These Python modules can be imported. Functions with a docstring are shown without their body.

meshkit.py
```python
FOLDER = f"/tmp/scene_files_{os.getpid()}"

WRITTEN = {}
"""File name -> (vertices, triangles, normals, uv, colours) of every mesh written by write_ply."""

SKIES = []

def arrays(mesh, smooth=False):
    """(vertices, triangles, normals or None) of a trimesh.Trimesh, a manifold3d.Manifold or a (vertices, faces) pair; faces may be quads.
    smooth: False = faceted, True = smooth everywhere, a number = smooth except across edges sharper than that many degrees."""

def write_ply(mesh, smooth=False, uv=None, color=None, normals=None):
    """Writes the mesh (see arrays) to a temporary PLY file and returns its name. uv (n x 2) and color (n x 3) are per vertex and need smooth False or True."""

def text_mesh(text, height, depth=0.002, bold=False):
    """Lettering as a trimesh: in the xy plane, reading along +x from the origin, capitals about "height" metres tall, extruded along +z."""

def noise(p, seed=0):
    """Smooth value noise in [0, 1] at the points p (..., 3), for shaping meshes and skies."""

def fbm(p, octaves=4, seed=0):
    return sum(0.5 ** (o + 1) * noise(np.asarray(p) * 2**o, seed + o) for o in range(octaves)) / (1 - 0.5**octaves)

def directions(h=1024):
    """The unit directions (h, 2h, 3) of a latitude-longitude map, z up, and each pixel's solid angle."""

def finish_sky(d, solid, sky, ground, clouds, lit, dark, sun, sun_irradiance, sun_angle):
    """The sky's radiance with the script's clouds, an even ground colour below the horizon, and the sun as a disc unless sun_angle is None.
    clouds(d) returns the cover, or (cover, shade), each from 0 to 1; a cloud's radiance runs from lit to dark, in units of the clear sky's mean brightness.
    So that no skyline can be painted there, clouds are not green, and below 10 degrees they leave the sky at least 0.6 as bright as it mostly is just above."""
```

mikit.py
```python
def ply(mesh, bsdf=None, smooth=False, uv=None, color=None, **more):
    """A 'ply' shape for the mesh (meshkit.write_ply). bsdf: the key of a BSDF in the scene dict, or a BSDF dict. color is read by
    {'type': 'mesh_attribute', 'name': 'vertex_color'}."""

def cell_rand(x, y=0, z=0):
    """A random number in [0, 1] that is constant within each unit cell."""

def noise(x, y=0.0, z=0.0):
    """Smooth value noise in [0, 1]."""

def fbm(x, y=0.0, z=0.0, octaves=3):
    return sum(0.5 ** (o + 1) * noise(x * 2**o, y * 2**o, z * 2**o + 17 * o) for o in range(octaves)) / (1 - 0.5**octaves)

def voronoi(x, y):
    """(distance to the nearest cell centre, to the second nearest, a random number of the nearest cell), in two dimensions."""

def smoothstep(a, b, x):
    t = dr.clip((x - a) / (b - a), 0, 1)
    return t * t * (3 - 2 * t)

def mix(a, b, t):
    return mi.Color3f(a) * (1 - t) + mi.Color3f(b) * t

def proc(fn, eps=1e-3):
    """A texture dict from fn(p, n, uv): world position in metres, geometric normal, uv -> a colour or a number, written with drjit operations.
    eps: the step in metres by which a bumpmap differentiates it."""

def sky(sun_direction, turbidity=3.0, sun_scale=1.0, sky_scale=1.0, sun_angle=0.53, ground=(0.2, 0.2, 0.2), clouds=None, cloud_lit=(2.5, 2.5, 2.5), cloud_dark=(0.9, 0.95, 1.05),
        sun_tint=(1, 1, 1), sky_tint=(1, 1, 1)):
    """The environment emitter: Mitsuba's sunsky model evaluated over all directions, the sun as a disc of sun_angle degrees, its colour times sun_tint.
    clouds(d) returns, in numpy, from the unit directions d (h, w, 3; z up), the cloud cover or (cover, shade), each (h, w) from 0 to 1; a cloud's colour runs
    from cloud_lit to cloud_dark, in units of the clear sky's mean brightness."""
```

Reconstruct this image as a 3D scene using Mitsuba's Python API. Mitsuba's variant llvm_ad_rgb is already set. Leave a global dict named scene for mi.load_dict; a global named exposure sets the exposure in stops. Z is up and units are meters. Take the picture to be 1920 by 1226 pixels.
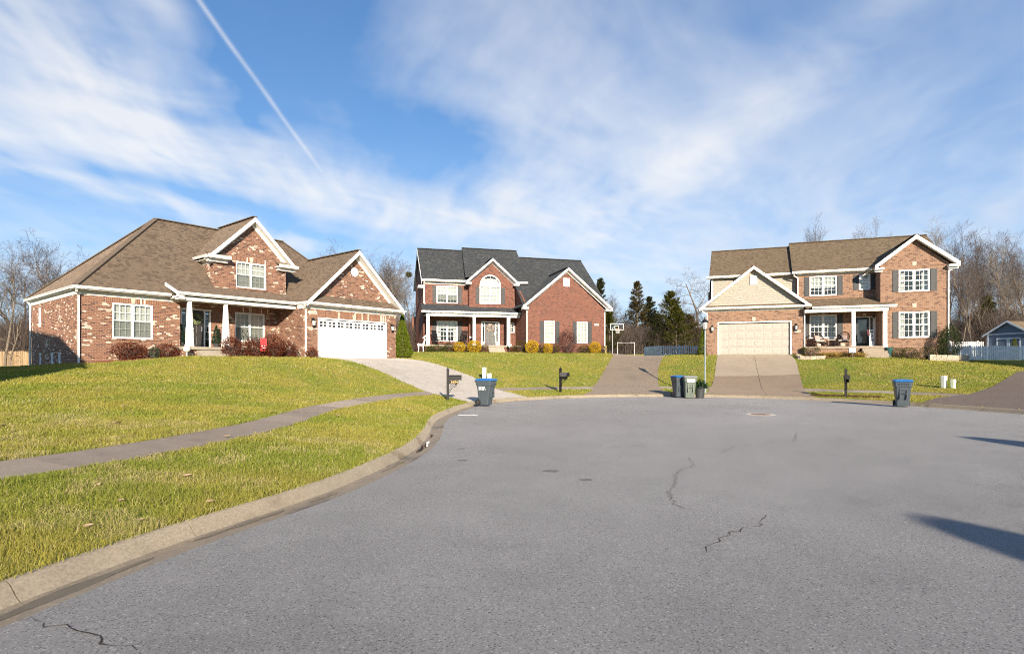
import math, random
import numpy as np, trimesh, mitsuba as mi, drjit as dr, mikit, meshkit
import shapely
from shapely.geometry import Polygon, LineString, Point, box as sbox
from shapely.ops import unary_union
from scipy.interpolate import RBFInterpolator, CubicSpline
from mikit import proc, noise, fbm, voronoi, cell_rand, smoothstep, mix
T = mi.ScalarTransform4f
random.seed(7); rng = np.random.default_rng(7)

# ------------------------------------------------------------------ camera, sky, exposure
CAM_H = 1.62
scene, labels = {}, {}
scene['camera'] = {'type': 'perspective', 'fov': 83.27, 'fov_axis': 'x', 'near_clip': 0.1, 'far_clip': 4000.0,
                   'principal_point_offset_y': -0.0604,
                   'to_world': T().look_at(origin=[0, 0, CAM_H], target=[0, 10, CAM_H], up=[0, 0, 1])}
SUN_AZ, SUN_EL = math.radians(12.0), math.radians(18.0)
SUN = [math.sin(SUN_AZ) * math.cos(SUN_EL), -math.cos(SUN_AZ) * math.cos(SUN_EL), math.sin(SUN_EL)]


def clouds(d):
    """thin cirrus in long fibres with clearer lanes between, and one vapour trail"""
    x, y, z = d[..., 0], d[..., 1], np.maximum(d[..., 2], 0.015)
    az, el = np.degrees(np.arctan2(x, y)), np.degrees(np.arcsin(np.clip(d[..., 2], -1, 1)))
    k = 1.0 / (z + 0.07); px, py = x * k, y * k
    N = lambda u, v, s=0, o=4: meshkit.fbm(np.stack([u, v, np.full_like(u, 3.7 + s)], -1), o, s)
    w1, w2 = N(px * .9, py * 0.7, 5, 4) - .5, N(px * 1.0 + 9, py * 0.8, 6, 4) - .5
    def fibre(deg, fa, fb, s, o=5, wa=2.4, wb=1.6):
        c, q = math.cos(math.radians(deg)), math.sin(math.radians(deg))
        a, b = px * c - py * q, px * q + py * c
        return N((a + w1 * wa * .35) * fa, (b + w2 * wb * .35) * fb, s, o)
    fL, fR = fibre(-16, 7.0, 1.5, 1, 6), fibre(30, 6.0, 1.4, 2, 6)
    fX = fibre(55, 8.0, 2.6, 7, 6)
    fine = fibre(-4, 17, 8.0, 3, 6)
    mixr = np.clip((az + 10) / 22, 0, 1)
    f = (fL * (1 - mixr) + fR * mixr) * .68 + fX * .32
    fib = np.clip((f - .37) / .24, 0, 1.35) * .80 + .7 * (fine - .5)
    puff = N(px * 3.0 + 2.5 * w2, py * 2.2 + 2.5 * w1, 8, 6)
    A, E = az + 7.0 * w1, el + 5.0 * w2
    def band(pts, wd, up=1.0):
        """strength near a polyline of (azimuth, elevation); softer by `up` on its upper side"""
        best = np.full(az.shape, 1e9); sg = np.zeros(az.shape)
        for (a0, e0), (a1, e1) in zip(pts[:-1], pts[1:]):
            L2 = (a1 - a0) ** 2 + (e1 - e0) ** 2
            t = np.clip(((A - a0) * (a1 - a0) + (E - e0) * (e1 - e0)) / L2, 0, 1)
            dx, dy = A - a0 - t * (a1 - a0), E - e0 - t * (e1 - e0)
            q = dx * dx + dy * dy; m = q < best
            best = np.where(m, q, best); sg = np.where(m, dy, sg)
        w = np.where(sg > 0, wd * up, wd)
        return np.exp(-best / w ** 2)
    blob = lambda a, e, sa, se: np.exp(-(((A - a) / sa) ** 2 + ((E - e) / se) ** 2))
    c = 0.10 + 0.10 * fib
    c = c + .95 * band([(-50, 20), (-41.6, 17.4), (-33.3, 17.2), (-25.2, 16.6), (-16, 15.6), (-10, 13.6), (-2, 13.2)], 1.5, 2.2) * (.42 + .60 * fib)
    c = c + .62 * band([(-46, 15), (-41.6, 14.2), (-35, 13.6), (-27.4, 12.8), (-20, 11.8)], 1.1, 1.3) * (.20 + .85 * fib)
    c = c + .62 * band([(-46, 31), (-38, 26), (-30, 20)], 3.6) * (.05 + .95 * fib)
    c = c + .55 * band([(-47, 25), (-41, 22.5), (-33, 19)], 2.2) * (.10 + .9 * fib)
    c = c + .40 * band([(-33, 29), (-28, 25), (-23, 20)], 1.3) * fib
    c = c + .46 * blob(5, 15.0, 11, 4.5) * (.15 + .55 * np.clip((puff - .40) / .25, 0, 1) + .65 * fib)
    c = c + .40 * blob(1.5, 18.6, 3.4, 2.0) * np.clip((puff - .42) / .2, 0, 1.1)
    c = c + .40 * blob(0, 27, 17, 11) * (.45 + .75 * fib)
    c = c + .34 * blob(18, 19, 18, 9) * (.75 + .4 * fib)
    c = c + .42 * band([(43, 34), (31, 27), (17, 18.5), (9, 14)], 2.6) * (.25 + .8 * fib)
    c = c + .26 * blob(36, 12, 18, 7) * (.6 + .5 * fib) + .42 * blob(6, 8.5, 22, 4.2) * (.55 + .6 * fib) + .30 * blob(-34, 8.5, 14, 2.2) * (.3 + .8 * fib)
    c = c - .55 * blob(-7.5, 21.0, 5.5, 2.9) - .42 * blob(-19, 29, 7.5, 8) - .30 * band([(-36, 15.6), (-27, 14.6), (-16, 12.2)], .8) - .28 * blob(-11, 10.8, 5, 1.3)
    c = np.clip(c * .86 - .05, 0, 1); c = c / (1 + .22 * c * c)
    c = c + (1 - c) * (.03 + .58 * np.exp(-(np.maximum(el, 0) / 10.5) ** 1.3)) * (.75 + .35 * fib)
    t = np.clip((el - 17.0) / 16.0, 0, 2)
    lx = -17.7 - 12.57 * t - 2.26 * t * t + .03 * np.sin(el * 1.1)
    trail = np.exp(-((az - lx) / (.17 + .10 * t)) ** 2) * (.62 + .8 * (fine - .4)) * np.clip((el - 16.8) / 2.0, 0, 1) * np.clip((52 - el) / 8, 0, 1)
    return np.clip(c + .62 * np.clip(trail, 0, 1) * (1 - c), 0, .96), np.clip(.12 + .5 * (puff - .5), 0, 1)


exposure = 2.95
scene['sky'] = mikit.sky(SUN, turbidity=2.6, sun_scale=1.1, sky_scale=0.68, sun_tint=(0.86, 1.03, 1.50), sky_tint=(0.54, 0.90, 1.32), clouds=clouds, cloud_lit=(3.0, 3.0, 3.0), cloud_dark=(2.0, 2.05, 2.15))

# ------------------------------------------------------------------ helpers
def numbered(name):
    if name not in scene and not any(k.startswith(name + '__') for k in scene) and name not in labels: return name
    i = 1
    while True:
        k = f'{name}_{i:03d}'
        if k not in scene and k not in labels and not any(q.startswith(k + '__') for q in scene): return k
        i += 1


_count = {}


def nk(base):
    i = _count.get(base, -1) + 1
    _count[base] = i
    return base if i == 0 else f'{base}_{i:03d}'


def thing(name, label, cat, group=None):
    k = nk(name)
    labels[k] = {'label': label, 'category': cat}
    if group: labels[k]['group'] = group
    return k


def structure(name, label=None):
    k = nk(name)
    labels[k] = {'kind': 'structure'}
    if label: labels[k]['label'] = label
    return k


class Fr:
    """A local frame: x right along a wall, y into it, z up."""
    def __init__(s, O, ang=0.0):
        a = math.radians(ang)
        s.O, s.ang = np.array(O, float), ang
        s.R = np.array([[math.cos(a), -math.sin(a), 0], [math.sin(a), math.cos(a), 0], [0, 0, 1.0]])

    def __call__(s, P): return np.asarray(P, float) @ s.R.T + s.O
    def sub(s, x, y, z=0, rot=0.0): return Fr(s([x, y, z]), s.ang + rot)


WORLD = Fr([0, 0, 0])


class M:
    """Collects triangles."""
    def __init__(s): s.V, s.F, s.n = [], [], 0

    def add(s, V, F):
        V, F = np.asarray(V, float), np.asarray(F, int)
        if F.shape[1] == 4: F = np.vstack([F[:, [0, 1, 2]], F[:, [0, 2, 3]]])
        s.V.append(V); s.F.append(F + s.n); s.n += len(V); return s

    def mesh(s, m, R=None, o=(0, 0, 0)):
        V = np.asarray(m.vertices, float)
        if R is not None: V = V @ np.asarray(R, float).T
        return s.add(V + np.asarray(o, float), m.faces)

    def box(s, x0, x1, y0, y1, z0, z1):
        return s.add([[x, y, z] for x in (x0, x1) for y in (y0, y1) for z in (z0, z1)], BOXF)

    def beam(s, p0, p1, w, h, up=(0, 0, 1)):
        p0, p1 = np.array(p0, float), np.array(p1, float)
        d = (p1 - p0) / np.linalg.norm(p1 - p0)
        sd = np.cross(d, up); sd /= np.linalg.norm(sd) + 1e-12
        u = np.cross(sd, d)
        V = [p + a * sd * w / 2 + b * u * h / 2 for p in (p0, p1) for a in (-1, 1) for b in (-1, 1)]
        return s.add(V, BOXF)

    def tube(s, pts, r, sides=8, cap=True):
        V, F = tube(pts, r, sides)
        s.add(V, F)
        if cap:
            for e, sg in ((0, 1), (len(pts) - 1, -1)):
                ring = np.arange(sides)
                c = np.vstack([V[e * sides:(e + 1) * sides], np.asarray(pts[e])[None]])
                f = np.stack([ring, (ring + 1) % sides, np.full(sides, sides)], 1)
                s.add(c, f[:, ::-1] if sg > 0 else f)
        return s

    def lathe(s, prof, o=(0, 0, 0), n=20):
        prof = np.asarray(prof, float); a = np.arange(n) * 2 * np.pi / n
        V = np.stack([prof[:, None, 0] * np.cos(a), prof[:, None, 0] * np.sin(a), np.repeat(prof[:, 1:2], n, 1)], -1).reshape(-1, 3)
        F = [[i * n + j, i * n + (j + 1) % n, (i + 1) * n + (j + 1) % n, (i + 1) * n + j] for i in range(len(prof) - 1) for j in range(n)]
        return s.add(V + np.asarray(o, float), F)

    def out(s): return (np.vstack(s.V), np.vstack(s.F)) if s.V else (np.zeros((0, 3)), np.zeros((0, 3), int))


BOXF = np.array([[0, 1, 3, 2], [4, 6, 7, 5], [0, 4, 5, 1], [2, 3, 7, 6], [0, 2, 6, 4], [1, 5, 7, 3]])


def tube(points, radii, sides=5):
    p = np.asarray(points, float)
    t = np.gradient(p, axis=0); t /= np.linalg.norm(t, axis=1, keepdims=True) + 1e-12
    ref = np.array([0, 0, 1.0]) if abs(t[:, 2]).mean() < 0.8 else np.array([1.0, 0, 0])
    a = np.cross(t, ref); a /= np.linalg.norm(a, axis=1, keepdims=True) + 1e-12
    b, ang = np.cross(t, a), np.arange(sides) * 2 * np.pi / sides
    r = np.broadcast_to(radii, (len(p),))
    V = p[:, None] + r[:, None, None] * (np.cos(ang)[None, :, None] * a[:, None] + np.sin(ang)[None, :, None] * b[:, None])
    i, j = np.meshgrid(np.arange(len(p) - 1), np.arange(sides), indexing='ij')
    F = np.stack([i * sides + j, i * sides + (j + 1) % sides, (i + 1) * sides + (j + 1) % sides, (i + 1) * sides + j], -1).reshape(-1, 4)
    return V.reshape(-1, 3), F[:, ::-1]


def put(key, m, bsdf, fr=WORLD, smooth=False, color=None):
    """Writes one mesh as one entry; flat meshes get a uv in metres along each face (for bricks and shingles)."""
    assert key not in scene, key
    V, F = m.out() if isinstance(m, M) else m
    V, F = np.asarray(V, float), np.asarray(F, int)
    if F.shape[1] == 4: F = np.vstack([F[:, [0, 1, 2]], F[:, [0, 2, 3]]])
    if smooth is not False:
        scene[key] = mikit.ply((fr(V), F), bsdf, smooth=smooth, color=color) if color is not None else mikit.ply((fr(V), F), bsdf, smooth=smooth)
        return key
    if bsdf in UVMATS:
        P = V[F]
        n = np.cross(P[:, 1] - P[:, 0], P[:, 2] - P[:, 0]); n /= np.linalg.norm(n, axis=1, keepdims=True) + 1e-12
        flat = np.abs(n[:, 2]) > 0.995
        h = np.cross([0, 0, 1.0], n); h[flat] = [1, 0, 0]; h /= np.linalg.norm(h, axis=1, keepdims=True) + 1e-12
        g = np.cross(n, h)
        uv = np.stack([(P * h[:, None]).sum(-1), (P * g[:, None]).sum(-1)], -1).reshape(-1, 2)
        V2 = P.reshape(-1, 3); F2 = np.arange(len(V2)).reshape(-1, 3)
        scene[key] = mikit.ply((fr(V2), F2), bsdf, uv=uv)
    else:
        scene[key] = mikit.ply((fr(V), F), bsdf) if color is None else mikit.ply((fr(V), F), bsdf, color=color)
    return key


def extrude(poly, t):
    """A polygon in (x, z) made solid from y = 0 back to y = t."""
    out = M()
    for g in getattr(poly, 'geoms', [poly]):
        m = trimesh.creation.extrude_polygon(g, t, engine='earcut')
        out.add(np.asarray(m.vertices)[:, [0, 2, 1]], np.asarray(m.faces)[:, ::-1])
    return out


def wall(key, fr, pts, holes, bsdf, t=0.14):
    p = Polygon(pts)
    for h in holes: p = p.difference(sbox(h[0], h[2], h[1], h[3]) if len(h) == 4 else h[0])
    return put(key, extrude(p, t), bsdf, fr)


def slab(key, pts, bsdf, fr, t=0.1):
    """A roof plane: planar polygon (corners in order), t thick."""
    pts = np.asarray(pts, float)
    n = np.cross(pts[1] - pts[0], pts[2] - pts[0]); n /= np.linalg.norm(n)
    if n[2] < 0: n = -n
    v2, f = trimesh.creation.triangulate_polygon(Polygon(pts[:, :2]), engine='earcut')
    z = pts[0, 2] - ((v2 - pts[0, :2]) @ n[:2]) / n[2]
    top = np.column_stack([v2, z])
    m = M()
    f = np.array(f)
    c = np.cross(top[f[0, 1]] - top[f[0, 0]], top[f[0, 2]] - top[f[0, 0]])
    if c[2] < 0: f = f[:, ::-1]
    m.add(top, f); m.add(top - [0, 0, t], f[:, ::-1])
    q = pts if Polygon(pts[:, :2]).exterior.is_ccw else pts[::-1]
    k = len(q)
    m.add(np.vstack([q, q - [0, 0, t]]), [[i + k, (i + 1) % k + k, (i + 1) % k, i] for i in range(k)])
    return put(key, m, bsdf, fr)
# ------------------------------------------------------------------ materials
UVMATS = set()


def mat(key, color, rough=0.7, **k):
    c = color if isinstance(color, dict) else {'type': 'rgb', 'value': list(color)}
    scene[key] = {'type': 'twosided', 'bsdf': {'type': 'principled', 'base_color': c, 'roughness': rough, 'specular': k.pop('spec', 0.4), **k}}


def brick(key, cols, mortar, pale=0.0, palecol=(0.54, 0.46, 0.38), w=0.205, h=0.073, j=0.010):
    cols = [mi.Color3f(*c) for c in cols]

    def f(p, n, uv):
        v = uv.y / h; row = dr.floor(v)
        u = uv.x / w + 0.5 * (row - 2 * dr.floor(row / 2)); col = dr.floor(u)
        r1, r2, r3 = cell_rand(col, row, 1), cell_rand(col, row, 2), cell_rand(col, row, 3)
        c = cols[0] * (1 - r1) + cols[1] * r1
        c = dr.select(r2 > 0.80, cols[2] * (0.8 + 0.4 * r3), c)
        if pale > 0:
            cl = noise(uv.x * 2.2 + 0.4 * p.x, uv.y * 3.4, 3.3) * 0.6 + 0.4 * noise(uv.x * 5.1, uv.y * 7.1, 7.7)
            c = dr.select((r3 < pale + smoothstep(0.50, 0.80, cl) * 0.50), mi.Color3f(*palecol) * (0.75 + 0.4 * r1), c)
        fu, fv = u - col, v - row
        jm = (fu * w < j) | (fv * h < j)
        c = c * (0.86 + 0.28 * noise(uv.x * 55, uv.y * 55))
        c = c * (0.90 + 0.2 * fbm(uv.x * 0.7, uv.y * 0.9, p.x * 0.1))
        return dr.select(jm, mi.Color3f(*mortar) * (0.85 + 0.3 * noise(uv.x * 20, uv.y * 20)), c)

    mat(key, proc(f), 0.85, spec=0.2); UVMATS.add(key)


def soldier(key, cols, mortar, pale=0.0):
    """bricks standing upright above openings and along the wall top"""
    cols = [mi.Color3f(*c) for c in cols]

    def f(p, n, uv):
        u = uv.x / 0.075; col = dr.floor(u); r1, r3 = cell_rand(col, 5, 1), cell_rand(col, 5, 3)
        c = cols[0] * (1 - r1) + cols[1] * r1
        if pale > 0: c = dr.select(r3 < pale, mi.Color3f(0.72, 0.62, 0.5), c)
        c = c * (0.86 + 0.28 * noise(uv.x * 55, uv.y * 55))
        return dr.select((u - col) * 0.075 < 0.011, mi.Color3f(*mortar), c)

    mat(key, proc(f), 0.85, spec=0.2); UVMATS.add(key)


def shingle(key, c0, c1, c2, h=0.143, w=0.17):
    c0, c1, c2 = mi.Color3f(*c0), mi.Color3f(*c1), mi.Color3f(*c2)

    def f(p, n, uv):
        v = uv.y / h; row = dr.floor(v)
        u = uv.x / w + cell_rand(row, 3, 9) * 7.0; col = dr.floor(u)
        r1, r2 = cell_rand(col, row, 1), cell_rand(col, row, 2)
        c = c0 * (1 - r1) + c1 * r1
        c = dr.select(r2 > 0.72, c2 * (0.85 + 0.3 * r1), c)
        c = c * (0.75 + 0.5 * noise(p.x * 60, p.y * 60, p.z * 60)) * (0.93 + 0.14 * fbm(p.x * 0.8, p.y * 0.8, p.z * 0.8))
        return dr.select((v - row) < 0.13, c * 0.45, c)  # shadow line along each course, painted as a darker strip

    mat(key, proc(f), 0.95, spec=0.1); UVMATS.add(key)


B1 = [(0.235, 0.116, 0.074), (0.185, 0.085, 0.055), (0.110, 0.053, 0.040)]
brick('brick_mottled', B1, (0.33, 0.265, 0.215), 0.03)
soldier('brick_mottled_upright', B1, (0.42, 0.33, 0.26), 0.10)
B2 = [(0.185, 0.078, 0.056), (0.148, 0.060, 0.044), (0.095, 0.043, 0.036)]
brick('brick_red', B2, (0.24, 0.155, 0.12))
B3 = [(0.265, 0.158, 0.108), (0.212, 0.120, 0.080), (0.130, 0.074, 0.055)]
brick('brick_tan', B3, (0.33, 0.25, 0.19))
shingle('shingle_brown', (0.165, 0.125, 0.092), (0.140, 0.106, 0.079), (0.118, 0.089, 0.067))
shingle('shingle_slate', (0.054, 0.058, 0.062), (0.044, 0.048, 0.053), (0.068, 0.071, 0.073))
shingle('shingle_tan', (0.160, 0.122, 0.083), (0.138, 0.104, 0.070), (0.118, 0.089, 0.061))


def concrete(key, c, stain=0.35, stainc=(0.16, 0.12, 0.08), grit=0.25, gs=90.0, rough=0.85, bump=0.0):
    c, stainc = mi.Color3f(*c), mi.Color3f(*stainc)

    def f(p, n, uv):
        g = noise(p.x * gs, p.y * gs, p.z * gs)
        l = fbm(p.x * 0.9, p.y * 0.9, p.z * 2.0, 4)
        m = fbm(p.x * 5.0 + 3, p.y * 5.0, p.z * 5.0, 3)
        k = smoothstep(0.48, 0.72, 0.6 * l + 0.4 * m) * stain
        return (c * (1 - k) + stainc * k) * (1 - grit * 0.5 + grit * g) * (0.88 + 0.24 * m)

    mat(key, proc(f), rough, spec=0.25)


concrete('concrete_pale', (0.345, 0.315, 0.280), 0.25)
concrete('concrete_walk', (0.205, 0.172, 0.142), 0.6, (0.135, 0.108, 0.085), 0.3)
concrete('concrete_walk_b', (0.245, 0.205, 0.168), 0.5, (0.15, 0.12, 0.095), 0.3)
concrete('concrete_walk_c', (0.180, 0.150, 0.125), 0.6, (0.12, 0.095, 0.075), 0.3)
concrete('concrete_step', (0.33, 0.29, 0.235), 0.3)
concrete('concrete_tan', (0.285, 0.235, 0.182), 0.3, (0.20, 0.16, 0.125))
concrete('concrete_worn', (0.205, 0.158, 0.118), 0.45, (0.15, 0.112, 0.085), 0.35)
concrete('aggregate', (0.190, 0.152, 0.118), 0.55, (0.135, 0.108, 0.085), 0.7, 60.0)
concrete('aggregate_dark', (0.118, 0.094, 0.080), 0.5, (0.10, 0.078, 0.065), 0.7, 60.0)
concrete('kerb_concrete', (0.285, 0.240, 0.180), 0.85, (0.120, 0.090, 0.060), 0.45, 70.0)
concrete('gutter_concrete', (0.215, 0.178, 0.135), 0.9, (0.085, 0.074, 0.062), 0.45, 70.0, 0.6)


def f_asphalt(p, n, uv):
    g = noise(p.x * 150, p.y * 150, 0.5)
    g2 = noise(p.x * 70 + 9, p.y * 70, 1.5)
    st = cell_rand(dr.floor(p.x * 95), dr.floor(p.y * 95), 4)
    l = fbm(p.x * 0.35, p.y * 0.35, 2.2, 4)
    m = fbm(p.x * 2.3, p.y * 2.3, 5.0, 4)
    sp = fbm(p.x * 1.2 + 8, p.y * 1.2, 6.0, 3)
    v = 0.180 * (0.62 + 0.76 * g) * (0.80 + 0.40 * g2) * (0.84 + 0.32 * l) * (0.90 + 0.2 * m)
    v = dr.select(st > 0.955, v * 1.45, v)
    v = dr.select(st < 0.05, v * 0.5, v)
    c = mi.Color3f(1.0, 0.975, 0.965) * v
    return c * (1 - 0.10 * smoothstep(0.70, 0.80, sp))


mat('asphalt', proc(f_asphalt), 0.85, spec=0.3)


def f_soil(p, n, uv):
    m = fbm(p.x * 0.7, p.y * 0.7, 1.0, 4); g = noise(p.x * 40, p.y * 40, 2.0); q = fbm(p.x * 3.1, p.y * 3.1, 6.0, 3)
    a = mi.Color3f(0.205, 0.190, 0.042); b = mi.Color3f(0.135, 0.165, 0.034); c = mi.Color3f(0.23, 0.19, 0.075)
    k = smoothstep(0.35, 0.65, m); col = a * (1 - k) + b * k
    k2 = smoothstep(0.52, 0.75, q) * 0.7
    return (col * (1 - k2) + c * k2) * (0.6 + 0.6 * g)


mat('turf', proc(f_soil), 1.0, spec=0.05)


def f_mulch(p, n, uv):
    g = noise(p.x * 25, p.y * 60, p.z * 30); h = noise(p.x * 70, p.y * 30, p.z * 20)
    return mi.Color3f(0.085, 0.045, 0.028) * (0.4 + 1.1 * g) * (0.6 + 0.8 * h)


mat('mulch', proc(f_mulch), 1.0, spec=0.05)


def f_bark(p, n, uv):
    g = noise(p.x * 30, p.y * 30, p.z * 5); h = fbm(p.x * 6, p.y * 6, p.z * 1.2, 3)
    return mi.Color3f(0.185, 0.148, 0.118) * (0.55 + 0.9 * g) * (0.6 + 0.8 * h)


mat('bark', proc(f_bark), 0.95, spec=0.1)
mat('twig', (0.092, 0.072, 0.064), 0.9, spec=0.1)
mat('twig_pale', (0.190, 0.165, 0.140), 0.9, spec=0.1)


def f_stone(p, n, uv):
    g = noise(p.x * 30, p.y * 30, p.z * 30); l = fbm(p.x * 3, p.y * 3, p.z * 5, 3)
    return mi.Color3f(0.50, 0.42, 0.33) * (0.7 + 0.3 * g) * (0.6 + 0.8 * l)


mat('stone', proc(f_stone), 0.9, spec=0.15)


def f_fence(p, n, uv):
    g = noise(p.x * 40, p.y * 40, p.z * 2.5); r = cell_rand(dr.floor((p.x + p.y) * 5.3), 1, 2)
    return mi.Color3f(0.36, 0.255, 0.155) * (0.6 + 0.6 * g) * (0.65 + 0.6 * r)


mat('weathered_wood', proc(f_fence), 0.9, spec=0.15)
mat('white_trim', (0.74, 0.735, 0.72), 0.5)
mat('white_vinyl', (0.74, 0.74, 0.74), 0.4)
mat('white_door', (0.86, 0.86, 0.87), 0.45)
mat('gutter_white', (0.66, 0.655, 0.63), 0.4)
mat('frieze_paint', (0.62, 0.615, 0.58), 0.55)
mat('soffit_white', (0.66, 0.655, 0.63), 0.6)
mat('siding_tan', (0.335, 0.303, 0.255), 0.55)
mat('door_tan', (0.35, 0.318, 0.285), 0.5)
mat('shutter_grey', (0.036, 0.039, 0.044), 0.55)
mat('door_charcoal', (0.040, 0.036, 0.036), 0.4)
mat('door_grey', (0.105, 0.105, 0.105), 0.4)
mat('door_black', (0.022, 0.024, 0.027), 0.35)
mat('black_metal', (0.014, 0.014, 0.016), 0.4, metallic=0.0)
mat('black_paint', (0.014, 0.014, 0.015), 0.55, spec=0.25)
mat('ridge_brown', (0.115, 0.088, 0.066), 0.95)
mat('ridge_slate', (0.045, 0.048, 0.052), 0.95)
mat('ridge_tan', (0.115, 0.088, 0.060), 0.95)
mat('blind_white', (0.48, 0.51, 0.46), 0.6)
mat('curtain', (0.50, 0.51, 0.48), 0.8)
mat('room_wall', (0.45, 0.42, 0.38), 0.9)
mat('limestone', (0.50, 0.44, 0.34), 0.8, spec=0.2)
mat('plate_stone', (0.72, 0.64, 0.52), 0.8, spec=0.2)
mat('letter_dark', (0.10, 0.09, 0.08), 0.7)
mat('letter_gold', (0.62, 0.40, 0.12), 0.5)
mat('letter_white', (0.80, 0.80, 0.80), 0.6)
mat('bin_grey', (0.062, 0.078, 0.092), 0.38)
mat('bin_green', (0.125, 0.15, 0.125), 0.42)
mat('bin_blue_lid', (0.022, 0.125, 0.36), 0.35)
mat('bin_steel_lid', (0.22, 0.23, 0.22), 0.4)
mat('rubber', (0.018, 0.018, 0.018), 0.7)
mat('paper', (0.78, 0.76, 0.68), 0.8)
mat('pot_dark', (0.045, 0.047, 0.05), 0.4)
mat('lamp_post_grey', (0.20, 0.235, 0.235), 0.45)
mat('utility_white', (0.78, 0.77, 0.68), 0.5)
mat('utility_green', (0.60, 0.66, 0.48), 0.5)
mat('shed_blue', (0.095, 0.135, 0.21), 0.6)
mat('shed_sunlit_side', (0.70, 0.68, 0.66), 0.6)  # side wall only: its sunlit brightness is put into the colour
mat('shed_trim', (0.42, 0.49, 0.60), 0.5)
mat('red_fabric', (0.52, 0.05, 0.055), 0.8)
mat('cushion', (0.55, 0.52, 0.47), 0.85)
mat('cushion_print', (0.34, 0.25, 0.23), 0.85)
mat('wicker', (0.030, 0.020, 0.016), 0.6)
mat('orange_rind', (0.42, 0.19, 0.07), 0.6)
mat('pale_rind', (0.62, 0.50, 0.36), 0.6)
mat('teal_pot', (0.035, 0.10, 0.10), 0.35)
mat('net_white', (0.7, 0.7, 0.68), 0.8)
mat('rim_orange', (0.55, 0.11, 0.04), 0.45)
mat('iron_rust', (0.16, 0.085, 0.062), 0.8)
mat('crack_dark', (0.045, 0.040, 0.036), 1.0, spec=0.05)
mat('patch_dark', (0.105, 0.098, 0.094), 0.8)
mat('road_paint', (0.70, 0.69, 0.66), 0.7)
mat('galvanized', (0.45, 0.46, 0.47), 0.35, metallic=0.6)
mat('dry_leaf', (0.40, 0.29, 0.18), 0.9)
mat('siding_grey', (0.36, 0.37, 0.37), 0.7)
UVMATS.add('siding_grey')
mat('letterbox_sunlit', (0.09, 0.09, 0.095), 0.25, clearcoat=0.6)  # black box lightened: the sun on its side is painted in
mat('red_dark', (0.075, 0.022, 0.028), 0.9)
mat('mulch_red', (0.12, 0.042, 0.026), 1.0)
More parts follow.
